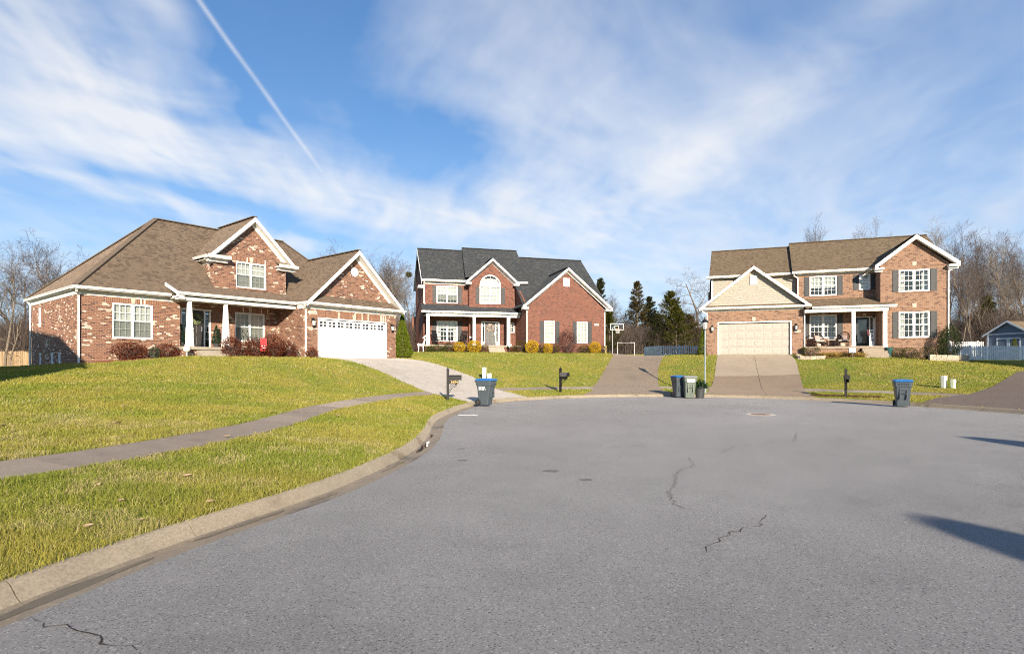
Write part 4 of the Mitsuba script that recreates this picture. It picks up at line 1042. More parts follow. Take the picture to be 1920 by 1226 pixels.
for i in range(9): z = 8.06 + i * .058; vs.add([[3.18, -.025, z - .03], [3.60, -.025, z - .03], [3.60, -.003, z + .03], [3.18, -.003, z + .03]], [[0, 1, 2, 3]])
put(vk + '__slats', vs, 'white_vinyl', H2)
# door
trim_box(h2, 'door_trim', BW, -2.86, -1.44, 3.34, 5.24, 0.07, -0.02, 0.1, 'white_trim')
put(nk(h2 + '__door_trim'), M().box(-2.86, -2.62, 0.0, .1, 3.34, 3.62).box(-1.68, -1.44, 0.0, .1, 3.34, 3.62).box(-2.66, -2.60, 0.0, .1, 3.62, 5.24).box(-1.70, -1.64, 0.0, .1, 3.62, 5.24).box(-2.86, -2.80, 0.0, .1, 3.62, 5.24).box(-1.50, -1.44, 0.0, .1, 3.62, 5.24), 'white_trim', BW)
for a, b in ((-2.80, -2.66), (-1.64, -1.50)):
    k = nk(h2 + '__sidelight'); put(k + '__pane', M().add([[a, .06, 3.62], [b, .06, 3.62], [b, .06, 5.24], [a, .06, 5.24]], [[0, 1, 2, 3]]), 'pane_glass', BW)
    put(k + '__muntin', M().box(a, b, .045, .058, 4.95, 4.98), 'white_vinyl', BW)
panel_door(h2, BW, -2.598, -1.702, 3.34, 5.23, 'door_grey', 0.05)
room(h2, BW, -3.2, -1.1, 3.2, 5.4, 2.0)
# porch
put(nk(h2 + '__porch_floor'), M().box(-7.75, 0.02, 1.5, 3.6, 3.16, 3.30), 'concrete_step', H2)
put(nk(h2 + '__wall'), M().box(-7.65, 0.02, 1.6, 1.72, Z0, 3.158).box(-7.65, -7.53, 1.72, 3.6, Z0, 3.158), 'brick_red', H2)
steps(h2, H2, -2.72, -1.46, 1.5, 3.30, 3, 0.3, 0.17)
for u in (-7.42, -3.76, -0.95):
    c = nk(h2 + '__column')
    put(c, M().box(u - .12, u + .12, 1.62, 1.86, 3.42, 5.50).box(u - .15, u + .15, 1.59, 1.89, 3.302, 3.419).box(u - .145, u + .145, 1.595, 1.885, 5.501, 5.549), 'white_trim', H2)
downspout(h2, H2, [[-7.5, 3.16, 8.5], [-7.5, 3.3, 8.4], [-7.5, 3.54, 8.2], [-7.5, 3.54, 6.72], [-7.38, 3.5, 6.68]])
downspout(h2, H2, [[-0.2, -.02, 6.26], [-0.2, 0.0, 6.18], [0.06, -0.06, 5.98], [0.06, -0.06, 2.75]])
downspout(h2, H2, [[7.0, -.1, 6.26], [6.66, -0.06, 6.0], [6.66, -0.06, 2.75]])
pk = nk(h2 + '__number_plate'); put(pk, M().box(5.76, 6.16, -0.03, 0.0, 4.92, 5.08), 'plate_stone', H2)
flat_text(pk + '__lettering', '6606', 0.10, H2, 5.80, 4.95, -0.03, 'letter_dark', 0.005)

# ------------------------------------------------------------------ the tan brick house on the right
h3 = thing('brick_house', 'tan brick house with a beige sided garage gable, tan garage door and brown roofs', 'house')
Z0 = 1.4
GW, LB, MB, WW = H3, H3.sub(0, 1.6), H3.sub(0, 1.2), H3.sub(0, 0.0)
wall(nk(h3 + '__wall'), GW, [(-0.8, Z0), (5.46, Z0), (5.46, 5.6), (-0.8, 5.6)], [(0.02, 4.68, 2.2, 4.70)], 'brick_tan')
wall(nk(h3 + '__wall'), H3.sub(5.46, 0, 0, 90), [(0.142, Z0), (1.198, Z0), (1.198, 5.6), (0.142, 5.6)], [], 'brick_tan')
wall(nk(h3 + '__wall'), H3.sub(-0.8, 10, 0, -90), [(0, Z0), (9.998, Z0), (9.998, 5.6), (0, 5.6)], [], 'brick_tan')
wall(nk(h3 + '__wall'), MB, [(5.2, Z0), (10.0, Z0), (10.0, 8.1), (5.2, 8.1)], [(6.02, 7.70, 6.51, 7.89), (9.03, 9.70, 6.81, 7.89), (6.02, 7.70, 3.56, 5.20), (8.80, 9.98, 2.95, 4.99)], 'brick_tan')
wall(nk(h3 + '__wall'), H3.sub(5.2, 1.6, 0, -90), [(0.002, 5.2), (0.398, 5.2), (0.398, 8.1), (0.002, 8.1)], [], 'brick_tan', 0.1)
wall(nk(h3 + '__wall'), H3.sub(10.0, 1.2, 0, -90), [(0.002, Z0), (1.198, Z0), (1.198, 8.1), (0.002, 8.1)], [], 'brick_tan')
ww = [(11.04, 12.74, 6.45, 7.87), (11.04, 12.74, 3.47, 5.16)]
wall(nk(h3 + '__wall'), WW, [(10.0, Z0), (13.78, Z0), (13.78, 8.2), (11.9, 9.78), (10.0, 8.2)], ww, 'brick_tan')
wall(nk(h3 + '__wall'), H3.sub(13.78, 0, 0, 90), [(0.142, Z0), (9.6, Z0), (9.6, 8.1), (5.0, 10.8), (0.142, 8.1)], [], 'brick_tan')
wall(nk(h3 + '__wall'), H3.sub(13.78, 9.8, 0, 180), [(0.142, Z0), (14.5, Z0), (14.5, 8.1), (0.142, 8.1)], [], 'brick_tan')


def boards(house, fr, poly, z0, z1, h=0.155, y=0.0):
    """lap siding: each board a part of its own, its lower edge proud of the one below"""
    z = z0
    while z < z1:
        g = poly.intersection(sbox(-99, z, 99, min(z + h, z1)))
        for p in getattr(g, 'geoms', [g]):
            if p.geom_type == 'Polygon' and p.area > 1e-3:
                c = np.array(p.exterior.coords)[:-1]
                yy = y - 0.030 * (1 - (c[:, 1] - z) / h)
                V = np.vstack([np.column_stack([c[:, 0], yy, c[:, 1]]), np.column_stack([c[:, 0], np.full(len(c), y + 0.01), c[:, 1]])]); n = len(c)
                F = [[0, i, i + 1] for i in range(1, n - 1)]
                S = [[i + n, (i + 1) % n + n, (i + 1) % n] for i in range(n)] + [[i + n, (i + 1) % n, i] for i in range(n)]
                put(nk(house + '__siding_board'), M().add(V, F).add(V, S), 'siding_tan', fr)
        z += h


boards(h3, GW.sub(0, 0.04), Polygon([(-0.72, 5.95), (5.38, 5.95), (2.31, 8.40)]), 5.95, 8.4)
put(nk(h3 + '__wall'), extrude(Polygon([(-0.75, 5.6), (5.4, 5.6), (2.31, 8.35)]), .1), 'siding_tan', GW.sub(0, .052))
boards(h3, LB, sbox(-0.45, 5.3, 5.198, 8.1), 5.3, 8.1)
put(nk(h3 + '__wall'), extrude(sbox(-0.45, 5.2, 5.19, 8.1), .1), 'siding_tan', LB.sub(0, .012))
put(nk(h3 + '__wall'), extrude(sbox(0, 5.2, 8.0, 8.1), .1), 'siding_tan', H3.sub(-.45, 9.7, 0, -90))
put(nk(h3 + '__corner_board'), M().box(-0.47, -0.36, -0.035, 0.0, 5.3, 8.0), 'white_trim', LB)
tn = 'shingle_tan'
slab(nk(h3 + '__roof'), [(-0.62, 1.19, 8.2), (5.16, 1.19, 8.2), (5.16, 5.5, 10.82), (-0.45, 5.5, 10.82)], tn, H3)
slab(nk(h3 + '__roof'), [(-0.45, 5.5, 10.82), (5.16, 5.5, 10.82), (5.16, 10.0, 8.1), (-0.62, 10.0, 8.1)], tn, H3)
slab(nk(h3 + '__roof'), [(4.88, 0.84, 8.2), (14.2, 0.84, 8.2), (14.2, 5.5, 11.08), (5.2, 5.5, 11.08)], tn, H3)
slab(nk(h3 + '__roof'), [(5.2, 5.5, 11.08), (14.2, 5.5, 11.08), (14.2, 10.2, 8.1), (4.9, 10.2, 8.1)], tn, H3)
slab(nk(h3 + '__roof'), [(9.68, -0.36, 8.26), (11.91, -0.36, 10.02), (11.91, 4.2, 10.02), (9.68, 4.2, 8.26)], tn, H3)
slab(nk(h3 + '__roof'), [(11.91, -0.36, 10.02), (14.2, -0.36, 8.22), (14.2, 4.2, 8.22), (11.91, 4.2, 10.02)], tn, H3)
slab(nk(h3 + '__roof'), [(-1.24, -0.36, 5.78), (2.32, -0.36, 8.58), (2.32, 2.0, 8.58), (-1.24, 2.0, 5.78)], tn, H3)
slab(nk(h3 + '__roof'), [(2.32, -0.36, 8.58), (5.88, -0.36, 5.78), (5.88, 2.0, 5.78), (2.32, 2.0, 8.58)], tn, H3)
slab(nk(h3 + '__roof'), [(-1.0, -0.35, 5.77), (5.62, -0.35, 5.77), (5.4, 0.05, 5.97), (-0.76, 0.05, 5.97)], tn, H3, 0.05)
slab(nk(h3 + '__roof'), [(5.5, -0.6, 5.58), (10.75, -0.6, 5.58), (10.75, 0.0, 5.82), (9.99, 0.0, 5.82), (9.99, 1.22, 6.31), (5.5, 1.22, 6.31)], tn, H3, 0.08)
for a, b in (((-0.45, 5.5, 10.84), (5.16, 5.5, 10.84)), ((5.2, 5.5, 11.1), (14.2, 5.5, 11.1)), ((11.91, -.36, 10.04), (11.91, 4.0, 10.04)), ((2.32, -.36, 8.6), (2.32, 1.9, 8.6))):
    put(nk(h3 + '__ridge_cap'), M().beam(a, b, 0.24, 0.05), 'ridge_tan', H3)
eave(h3, H3, -1.25, 5.90, -0.46, 0.0, 5.79, 0.16, -0.82, 5.48)
eave(h3, H3, -0.80, 4.86, 1.08, 1.6, 8.22, 0)
eave(h3, H3, 4.85, 9.70, 0.72, 1.2, 8.22, 0.14, 5.2, 10.0)
eave(h3, H3, 5.90, 10.78, -0.72, -0.3, 5.60, 0)
put(nk(h3 + '__porch_beam'), M().box(5.48, 10.35, -0.52, -0.28, 5.22, 5.42), 'soffit_white', H3)
put(nk(h3 + '__porch_ceiling'), M().box(5.48, 10.0, -0.275, 1.2, 5.40, 5.44), 'soffit_white', H3)
rake(h3, H3, (-1.26, 5.78), (2.32, 8.6), -0.42, 0.04, 0.22, 0.02, False); rake(h3, H3, (5.90, 5.78), (2.32, 8.6), -0.42, 0.04, 0.22, 0.02, False)
rake(h3, H3, (9.6, 8.2), (11.91, 10.05), -0.42, 0.0, 0.26, 0.02, False); rake(h3, H3, (14.25, 8.2), (11.91, 10.05), -0.42, 0.0, 0.26, 0.02, False)
for xa, xb in ((9.62, 10.12), (13.66, 14.24)): put(nk(h3 + '__eave_return'), M().box(xa, xb, -.40, -.003, 7.90, 8.04).box(xa + .03, xb - .03, -.2, -.003, 7.78, 7.9), 'white_trim', H3)
gutter(h3, H3.sub(14.24, -0.4, 0, 90), 0, 0.35, -0.02, 8.2)
# windows and shutters
window(h3, MB, 6.02, 7.70, 6.51, 7.89, cols=3, screen=False, blind='half'); window(h3, MB, 9.03, 9.70, 6.81, 7.89, 1, 3, 2, screen=False, blind='full')
window(h3, MB, 6.02, 7.70, 3.56, 5.20, cols=3, screen=False, blind=None); room(h3, MB, 5.6, 8.2, 3.3, 5.4); room(h3, MB, 5.6, 8.2, 6.3, 8.0)
for a, b, c, d in ((5.67, 5.99, 6.52, 7.85), (7.73, 8.05, 6.52, 7.85), (8.68, 9.0, 6.82, 7.85), (9.73, 9.985, 6.82, 7.85), (5.67, 5.99, 3.55, 5.18), (7.73, 8.05, 3.55, 5.18)): shutter(h3, MB, a, b, c, d)
for i, (a, b, c, d) in enumerate(ww):
    window(h3, WW, a, b, c, d, cols=3, screen=False, blind=None, curtain=0.42); room(h3, WW, a - .4, b + .4, c - .3, d + .2)
    shutter(h3, WW, a - .36, a - .03, c, d); shutter(h3, WW, b + .03, b + .38, c, d); sill(h3, WW, a - .1, b + .1, c, 'brick_tan')
for a, b, c in ((6.0, 7.75, 6.51), (9.0, 9.75, 6.81)): sill(h3, MB, a, b, c, 'brick_tan')
for fr, x, z in ((WW, 11.89, 8.10), (WW, 11.89, 5.42), (GW, 2.34, 4.80)): keystone(h3, fr, x, z, 0.26, 0.2, 0.24)
for x in (6.86, 9.35): keystone(h3, MB, x, 5.06 if x > 8 else 5.22, 0.16)
vk = nk(h3 + '__vent'); put(vk + '__frame', M().box(2.1, 2.15, -.05, -.002, 7.32, 7.95).box(2.50, 2.55, -.05, -.002, 7.32, 7.95).box(2.15, 2.50, -.05, -.002, 7.90, 7.95).box(2.15, 2.50, -.05, -.002, 7.32, 7.37), 'white_vinyl', GW)
vs = M()
for i in range(9): z = 7.40 + i * .056; vs.add([[2.15, -.04, z - .03], [2.50, -.04, z - .03], [2.50, -.02, z + .03], [2.15, -.02, z + .03]], [[0, 1, 2, 3]])
put(vk + '__slats', vs, 'white_vinyl', GW)
garage_door(h3, GW, 0.04, 4.66, 2.41, 4.66, 'door_tan', 0.16)
trim_box(h3, 'door_trim', GW, 0.04, 4.66, 2.40, 4.68, 0.08, -0.03, 0.15, 'white_trim')
coach_lamp(h3, GW, -0.40, 4.32); coach_lamp(h3, GW, 5.0, 4.30)
pk = nk(h3 + '__number_plate'); put(pk, M().box(4.90, 5.28, -0.03, 0.0, 3.95, 4.09), 'plate_stone', GW)
flat_text(pk + '__lettering', '6608', 0.085, GW, 4.95, 3.98, -0.03, 'letter_dark', 0.005)
# porch, steps, door
put(nk(h3 + '__porch_floor'), M().box(5.46, 9.998, -0.62, 1.2, 2.80, 2.95), 'concrete_tan', H3)
put(nk(h3 + '__wall'), M().box(5.465, 8.7, -0.56, -0.44, Z0, 2.798), 'brick_tan', H3)
steps(h3, H3, 8.78, 10.12, -0.62, 2.95, 3, 0.3, 0.17, 'concrete_tan')
for u in (8.36, 10.16):
    put(nk(h3 + '__column'), M().box(u - .105, u + .105, -.505, -.295, 3.0, 5.218).box(u - .13, u + .13, -.53, -.27, 2.86, 2.999), 'white_trim', H3)
trim_box(h3, 'door_trim', MB, 8.84, 9.95, 2.96, 4.95, 0.05, -0.015, 0.1, 'white_trim')
panel_door(h3, MB, 8.84, 9.62, 2.96, 4.93, 'door_black', 0.04, glass=True)
put(nk(h3 + '__door_trim'), M().box(9.622, 9.70, 0, .1, 2.96, 4.95).box(9.86, 9.95, 0, .1, 2.96, 4.95).box(9.70, 9.86, 0, .1, 2.96, 3.3), 'white_trim', MB)
put(nk(h3 + '__sidelight') + '__pane', M().add([[9.70, .06, 3.3], [9.86, .06, 3.3], [9.86, .06, 4.95], [9.70, .06, 4.95]], [[0, 1, 2, 3]]), 'pane_glass', MB)
room(h3, MB, 8.7, 9.98, 2.9, 5.2, 1.6)
put(nk(h3 + '__wall_lamp'), M().lathe([(0, .12), (.07, .05), (.05, -.1), (0, -.14)], (9.86, 1.02 - 1.2 - .0, 5.0), 8), 'black_metal', MB)
downspout(h3, H3, [[-1.1, -.38, 5.66], [-1.05, -.25, 5.52], [-0.74, -0.06, 5.38], [-0.74, -.06, 4.9], [-.86, -.06, 4.8], [-.86, 0.2, 2.4]])
downspout(h3, H3, [[5.78, -.38, 5.66], [5.72, -.25, 5.5], [5.52, -.06, 5.34], [5.52, -.06, 2.45]])
downspout(h3, H3, [[4.98, .8, 8.1], [5.02, 1.0, 7.95], [5.26, 1.15, 7.8], [5.26, 1.15, 6.4]])
downspout(h3, H3, [[14.2, -.1, 8.08], [14.1, -.06, 7.85], [13.72, -.06, 7.66], [13.72, -.06, 2.1]])
# ------------------------------------------------------------------ neighbouring houses outside the picture, whose shadows fall into it
def plain_house(label, O, ang, w, d, wall_h, ridge_h, mt, roof, name='brick_house', base=0.0, over=0.4):
    """ridge along local x; walls, roof, windows and door"""
    k = thing(name, label, 'house'); fr = Fr([O[0], O[1], base], ang)
    sl_ = (ridge_h - wall_h) / (d / 2)
    op = [(x - .5, x + .5, 1.0, 2.4) for x in np.arange(-w / 2 + 1.5, w / 2 - 1, 2.6)]
    wall(nk(k + '__wall'), fr, [(-w / 2, -1.5), (w / 2, -1.5), (w / 2, wall_h), (-w / 2, wall_h)], op, mt)
    for o in op: window(k, fr, *o, units=1, cols=2, rows=2, screen=False, blind='half')
    wall(nk(k + '__wall'), fr.sub(w / 2, d, 0, 180), [(0, -1.5), (w, -1.5), (w, wall_h), (0, wall_h)], [], mt)
    for x, r in ((-w / 2, -90), (w / 2, 90)):
        f2 = fr.sub(x, d if r < 0 else 0, 0, r)
        wall(nk(k + '__wall'), f2, [(0.142, -1.5), (d - .142, -1.5), (d - .142, wall_h), (d / 2, ridge_h - .1), (0.142, wall_h)], [], mt)
    e = wall_h - over * sl_
    slab(nk(k + '__roof'), [(-w / 2 - .3, -over, e), (w / 2 + .3, -over, e), (w / 2 + .3, d / 2, ridge_h), (-w / 2 - .3, d / 2, ridge_h)], roof, fr)
    slab(nk(k + '__roof'), [(-w / 2 - .3, d / 2, ridge_h), (w / 2 + .3, d / 2, ridge_h), (w / 2 + .3, d + over, e), (-w / 2 - .3, d + over, e)], roof, fr)
    return k, fr


plain_house('brick house with a gabled brown roof beyond the left edge, shading the mottled brick house', (-23.9, 10.17), -47.0, 10.0, 7.0, 5.15, 8.5, 'brick_mottled', 'shingle_brown', base=0.9)
plain_house('brick house beyond the right edge at the top of the dark brown driveway', (36.5, 19.6), 0.0, 11.0, 10.6, 5.9, 9.2, 'brick_tan', 'shingle_tan', base=1.3)

lk, lf = plain_house('low grey house with white eaves and windows behind the wooden fence', (-63.5, 74.0), 42.0, 16, 8, 2.1, 4.6, 'siding_grey', 'shingle_slate', 'grey_house', 1.75, 0.5)
put(nk(lk + '__gutter'), M().box(-8.3, 8.3, -.62, -.50, 1.62, 1.86), 'white_trim', lf)

# ------------------------------------------------------------------ fences
def fence(label, pts, spacing, wpick, h, mt, dz=0.0, gate=None, post=2.4, board=False, grp=None):
    k = thing('wooden_fence' if board else 'picket_fence', label, 'fence', grp)
    L = LineString(pts); n = int(L.length / spacing)
    at = lambda s: np.array(L.interpolate(s).coords[0])
    for i in range(n + 1):
        s = i * spacing; p = at(s); q = at(min(s + .05, L.length)) - at(max(s - .05, 0)); a = math.degrees(math.atan2(q[1], q[0]))
        z = zg(*p) + dz; fr = Fr([p[0], p[1], z], a); hh = h * (1 + (0.05 * (rng.random() - .5) if board else 0)); w = wpick / 2
        tip = 0.0 if board else wpick * .55
        P = [(-w, 0.04), (w, 0.04), (w, hh - tip), (w * .35, hh), (-w * .35, hh), (-w, hh - tip)] if not board else [(-w, 0), (w, 0), (w, hh - .02), (w - .03, hh), (-w + .03, hh), (-w, hh - .02)]
        V = [[x, y, zz] for y in (-.022, 0.0) for x, zz in P]; m = len(P)
        put(nk(k + ('__board' if board else '__picket')), M().add(V, [[0, j, j + 1] for j in range(1, m - 1)]).add(V, [[m, m + j + 1, m + j] for j in range(1, m - 1)]).add(V, [[j + m, (j + 1) % m + m, (j + 1) % m, j] for j in range(m)]), mt, fr)
    for f in ((.22, .78) if not board else (.15, .5, .85)):
        m = M(); ss = np.arange(0, L.length + .01, 1.2)
        for a, b in zip(ss[:-1], ss[1:]):
            A, B = at(a), at(b); m.beam([*A, zg(*A) + dz + h * f], [*B, zg(*B) + dz + h * f], .04, .08)
        put(nk(k + '__rail'), Mshift(m, L), mt)
    for s in np.arange(0, L.length + .01, post):
        p = at(s); put(nk(k + '__post'), M().box(p[0] - .06, p[0] + .06, p[1] + .07, p[1] + .19, zg(*p) - .3, zg(*p) + dz + h * (1.0 if board else 1.04)), mt)
    return k


def Mshift(m, L):
    V, F = m.out(); return V + np.array([0.012, 0.045, 0]), F


fence('white picket fence running away from the tan house in front of the blue shed', [(29.3, 40.3), (31.5, 41.6), (35.0, 42.6), (42.0, 43.2)], .165, .115, 1.06, 'white_vinyl')
fence('sunlit white picket fence standing behind the first one, left of the blue shed', [(38.5, 50.5), (41.4, 50.5)], .165, .10, 1.45, 'white_vinyl', 0.15)
fence('white picket fence between the aggregate driveway and the small arborvitae', [(17.2, 50.6), (15.4, 51.2), (13.55, 52.0), (13.2, 54.5), (13.5, 59.0)], .18, .105, 1.02, 'white_vinyl')
fence('weathered brown board fence behind the left corner of the mottled brick house', [(-48.5, 49.0), (-44.0, 50.0), (-38.0, 51.5)], .145, .135, 1.3, 'weathered_wood', 0.0, board=True)

# ------------------------------------------------------------------ shed
sk = thing('garden_shed', 'small blue shed with pale trimmed double doors behind the white picket fence', 'shed')
sf = Fr([41.4, 50.2, 2.05], -72.0); W, Dp = 3.3, 5.0
wall(nk(sk + '__wall'), sf, [(0, -.3), (W, -.3), (W, 2.35), (W / 2, 3.3), (0, 2.35)], [], 'shed_blue', .1)
wall(nk(sk + '__wall'), sf.sub(W, 0, 0, 90), [(.102, -.3), (Dp, -.3), (Dp, 2.35), (.102, 2.35)], [], 'shed_sunlit_side', .1)
wall(nk(sk + '__wall'), sf.sub(0, Dp, 0, -90), [(0, -.3), (Dp - .102, -.3), (Dp - .102, 2.35), (0, 2.35)], [], 'shed_blue', .1)
slab(nk(sk + '__roof'), [(-.25, -.2, 2.25), (W / 2, -.2, 3.42), (W / 2, Dp + .2, 3.42), (-.25, Dp + .2, 2.25)], 'shingle_tan', sf, .06)
slab(nk(sk + '__roof'), [(W / 2, -.2, 3.42), (W + .25, -.2, 2.25), (W + .25, Dp + .2, 2.25), (W / 2, Dp + .2, 3.42)], 'shingle_tan', sf, .06)
for a, b in (((-.27, 2.24), (W / 2, 3.43)), ((W + .27, 2.24), (W / 2, 3.43))): put(nk(sk + '__rake_board'), M().beam([a[0], -.22, a[1] - .07], [b[0], -.22, b[1] - .07], .03, .14), 'shed_trim', sf)
put(nk(sk + '__trim'), M().box(0, W, -.03, -.002, 2.28, 2.40).box(0, .10, -.03, -.002, -.2, 2.28).box(W - .10, W, -.03, -.002, -.2, 2.28), 'shed_trim', sf)
for a, b in ((.75, 1.64), (1.66, 2.55)):
    d = nk(sk + '__door'); put(d + '__panel', M().box(a, b, -.02, -.003, 0.05, 2.0), 'shed_blue', sf)
    m = M().box(a, a + .1, -.04, -.021, .05, 2.0).box(b - .1, b, -.04, -.021, .05, 2.0).box(a + .1, b - .1, -.04, -.021, 1.88, 2.0).box(a + .1, b - .1, -.04, -.021, .05, .17).box(a + .1, b - .1, -.04, -.021, .82, .92)
    put(d + '__trim', m, 'shed_trim', sf)
put(nk(sk + '__hinge'), M().box(.70, .95, -.05, -.041, 1.75, 1.81).box(2.35, 2.60, -.05, -.041, 1.75, 1.81), 'black_metal', sf)

# ------------------------------------------------------------------ wheeled bins
def loft(rings, n=5):
    """rounded rectangles (z, hx, hy, cx, cy, r) joined into a body"""
    R = []
    for z, hx, hy, cx, cy, r in rings:
        pts = []
        for sx, sy, a0 in ((1, 1, 0), (-1, 1, 90), (-1, -1, 180), (1, -1, 270)):
            for t in np.linspace(0, 90, n):
                a = math.radians(a0 + t); pts.append([cx + sx * (hx - r) + r * math.cos(a), cy + sy * (hy - r) + r * math.sin(a), z])
        R.append(pts)
    k = len(R[0]); V = np.array(R).reshape(-1, 3)
    F = [[i * k + j, i * k + (j + 1) % k, (i + 1) * k + (j + 1) % k, (i + 1) * k + j] for i in range(len(R) - 1) for j in range(k)]
    m = M().add(V, F)
    for e, sg in ((0, -1), (len(R) - 1, 1)):
        c = np.vstack([V[e * k:(e + 1) * k], V[e * k:(e + 1) * k].mean(0)])
        f = [[j, (j + 1) % k, k] if sg > 0 else [(j + 1) % k, j, k] for j in range(k)]
        m.add(c, f)
    return m


def wheelie_bin(label, x, y, ang, body, lid, prints=(), z=None, s=1.0, open_lid=0.0):
    """local -y is the front (the lift bar side), +y the hinge side with the wheels"""
    k = thing('wheeled_bin', label, 'bin'); z = zg(x, y) if z is None else z
    fr = Fr([x, y, z], ang); S = lambda *a: [tuple(v * s for v in r) for r in a]
    put(k + '__body', loft(S((.02, .215, .20, 0, .03, .05), (.30, .23, .235, 0, .02, .05), (.78, .265, .305, 0, 0, .055), (.80, .29, .335, 0, 0, .06), (.97, .30, .35, 0, 0, .06), (.985, .305, .355, 0, 0, .06))), body, fr, smooth=35)
    put(k + '__lid', loft(S((.988, .315, .375, 0, -.015, .06), (1.02, .325, .385, 0, -.015, .07), (1.055, .31, .36, 0, -.01, .09), (1.075, .25, .28, 0, 0, .12), (1.082, .12, .14, 0, 0, .08))), lid, fr, smooth=40)
    for sx in (-1, 1):
        w = nk(k + '__wheel')
        c = np.array([sx * .245 * s, .235 * s, .125 * s]); R = np.array([[0, 0, sx], [1, 0, 0], [0, sx * 1.0, 0]])
        tm = M().lathe([(.065, -.02), (.105, -.025), (.122, -.01), (.122, .02), (.105, .035), (.065, .03)], n=20); V, F = tm.out(); put(w + '__tyre', (V * s @ R.T + c, F), 'rubber', fr, smooth=40)
        hm = M().lathe([(0, .03), (.03, .034), (.035, .02), (.066, .018), (.066, -.015)], n=12); V, F = hm.out(); put(w + '__hub', (V * s @ R.T + c, F), 'pot_dark', fr)
    put(k + '__axle', M().tube([[-.24 * s, .235 * s, .125 * s], [.24 * s, .235 * s, .125 * s]], .012, 6), 'galvanized', fr)
    hb = M().tube([[-.22 * s, .36 * s, .93 * s], [-.22 * s, .43 * s, .95 * s], [.22 * s, .43 * s, .95 * s], [.22 * s, .36 * s, .93 * s]], .016, 6)
    put(k + '__handle', hb, body, fr)
    m = M()   # the moulded lift pocket and bar of the front
    m.box(-.13 * s, -.10 * s, -.315 * s, -.25 * s, .30 * s, .74 * s).box(.10 * s, .13 * s, -.315 * s, -.25 * s, .30 * s, .74 * s).box(-.10 * s, .10 * s, -.312 * s, -.26 * s, .68 * s, .74 * s)
    m.tube([[-.12 * s, -.31 * s, .52 * s], [.12 * s, -.31 * s, .52 * s]], .014, 6)
    for i in range(-3, 4): m.box((i * .055 - .012) * s, (i * .055 + .012) * s, -.366 * s, -.335 * s, .85 * s, .95 * s)
    put(k + '__lift_bar', m, body, fr)
    for side, rows in prints:
        pm = M()
        for (a, b, c, d) in rows:
            n = max(3, int((b - a) / .03)); xs = np.linspace(a, b, n + 1)
            for i in range(n):
                if (i * 7 + int(c * 100)) % 5 == 4: continue
                q = xs[i] + .003, xs[i + 1] - .006
                if side == 'front': pm.box(q[0] * s, q[1] * s, -.345 * s, -.330 * s, c * s, d * s)
                else:
                    sx = 1 if side == 'right' else -1
                    yo = .262 + .02 * (c > .8); pm.box(*sorted((sx * (yo - .03) * s, sx * (yo + .006) * s)), q[0] * s, q[1] * s, c * s, d * s)
        put(nk(k + '__print'), pm, 'letter_white', fr)
    return k, fr


wheelie_bin('grey blue lidded bin with white print at the foot of the pale driveway', -1.05, 23.35, 66.0, 'bin_grey', 'bin_blue_lid', [('left', [(-.10, .20, .69, .755), (-.10, .20, .62, .665)]), ('front', [(.02, .18, .86, .93)])], 0.06)
wheelie_bin('grey bin with a blue lid standing alone in front of the tan house', 15.55, 22.95, -26.0, 'bin_grey', 'bin_blue_lid', [], 0.03, 1.0)
wheelie_bin('dark bin with a blue lid half hidden behind the grey green bin', 8.62, 29.75, 10.0, 'bin_grey', 'bin_blue_lid', [], 0.05, 1.03)
bk, bf = wheelie_bin('grey green bin with a pale lid and a white paper label', 9.0, 29.25, -4.0, 'bin_green', 'bin_steel_lid', [], 0.02, 1.05)
put(nk(bk + '__label'), M().box(-.20, .20, -.385, -.372, .80, .96), 'paper', bf)
ck = thing('plant_pot', 'dark round can holding cut evergreen boughs beside the green bin', 'plant pot')
put(ck + '__pot', M().lathe([(0, 0), (.21, 0), (.235, .50), (.25, .52), (.25, .56), (.225, .56), (.215, .50), (0, .48)], (9.56, 29.3, .03), 24), 'pot_dark', smooth=40)

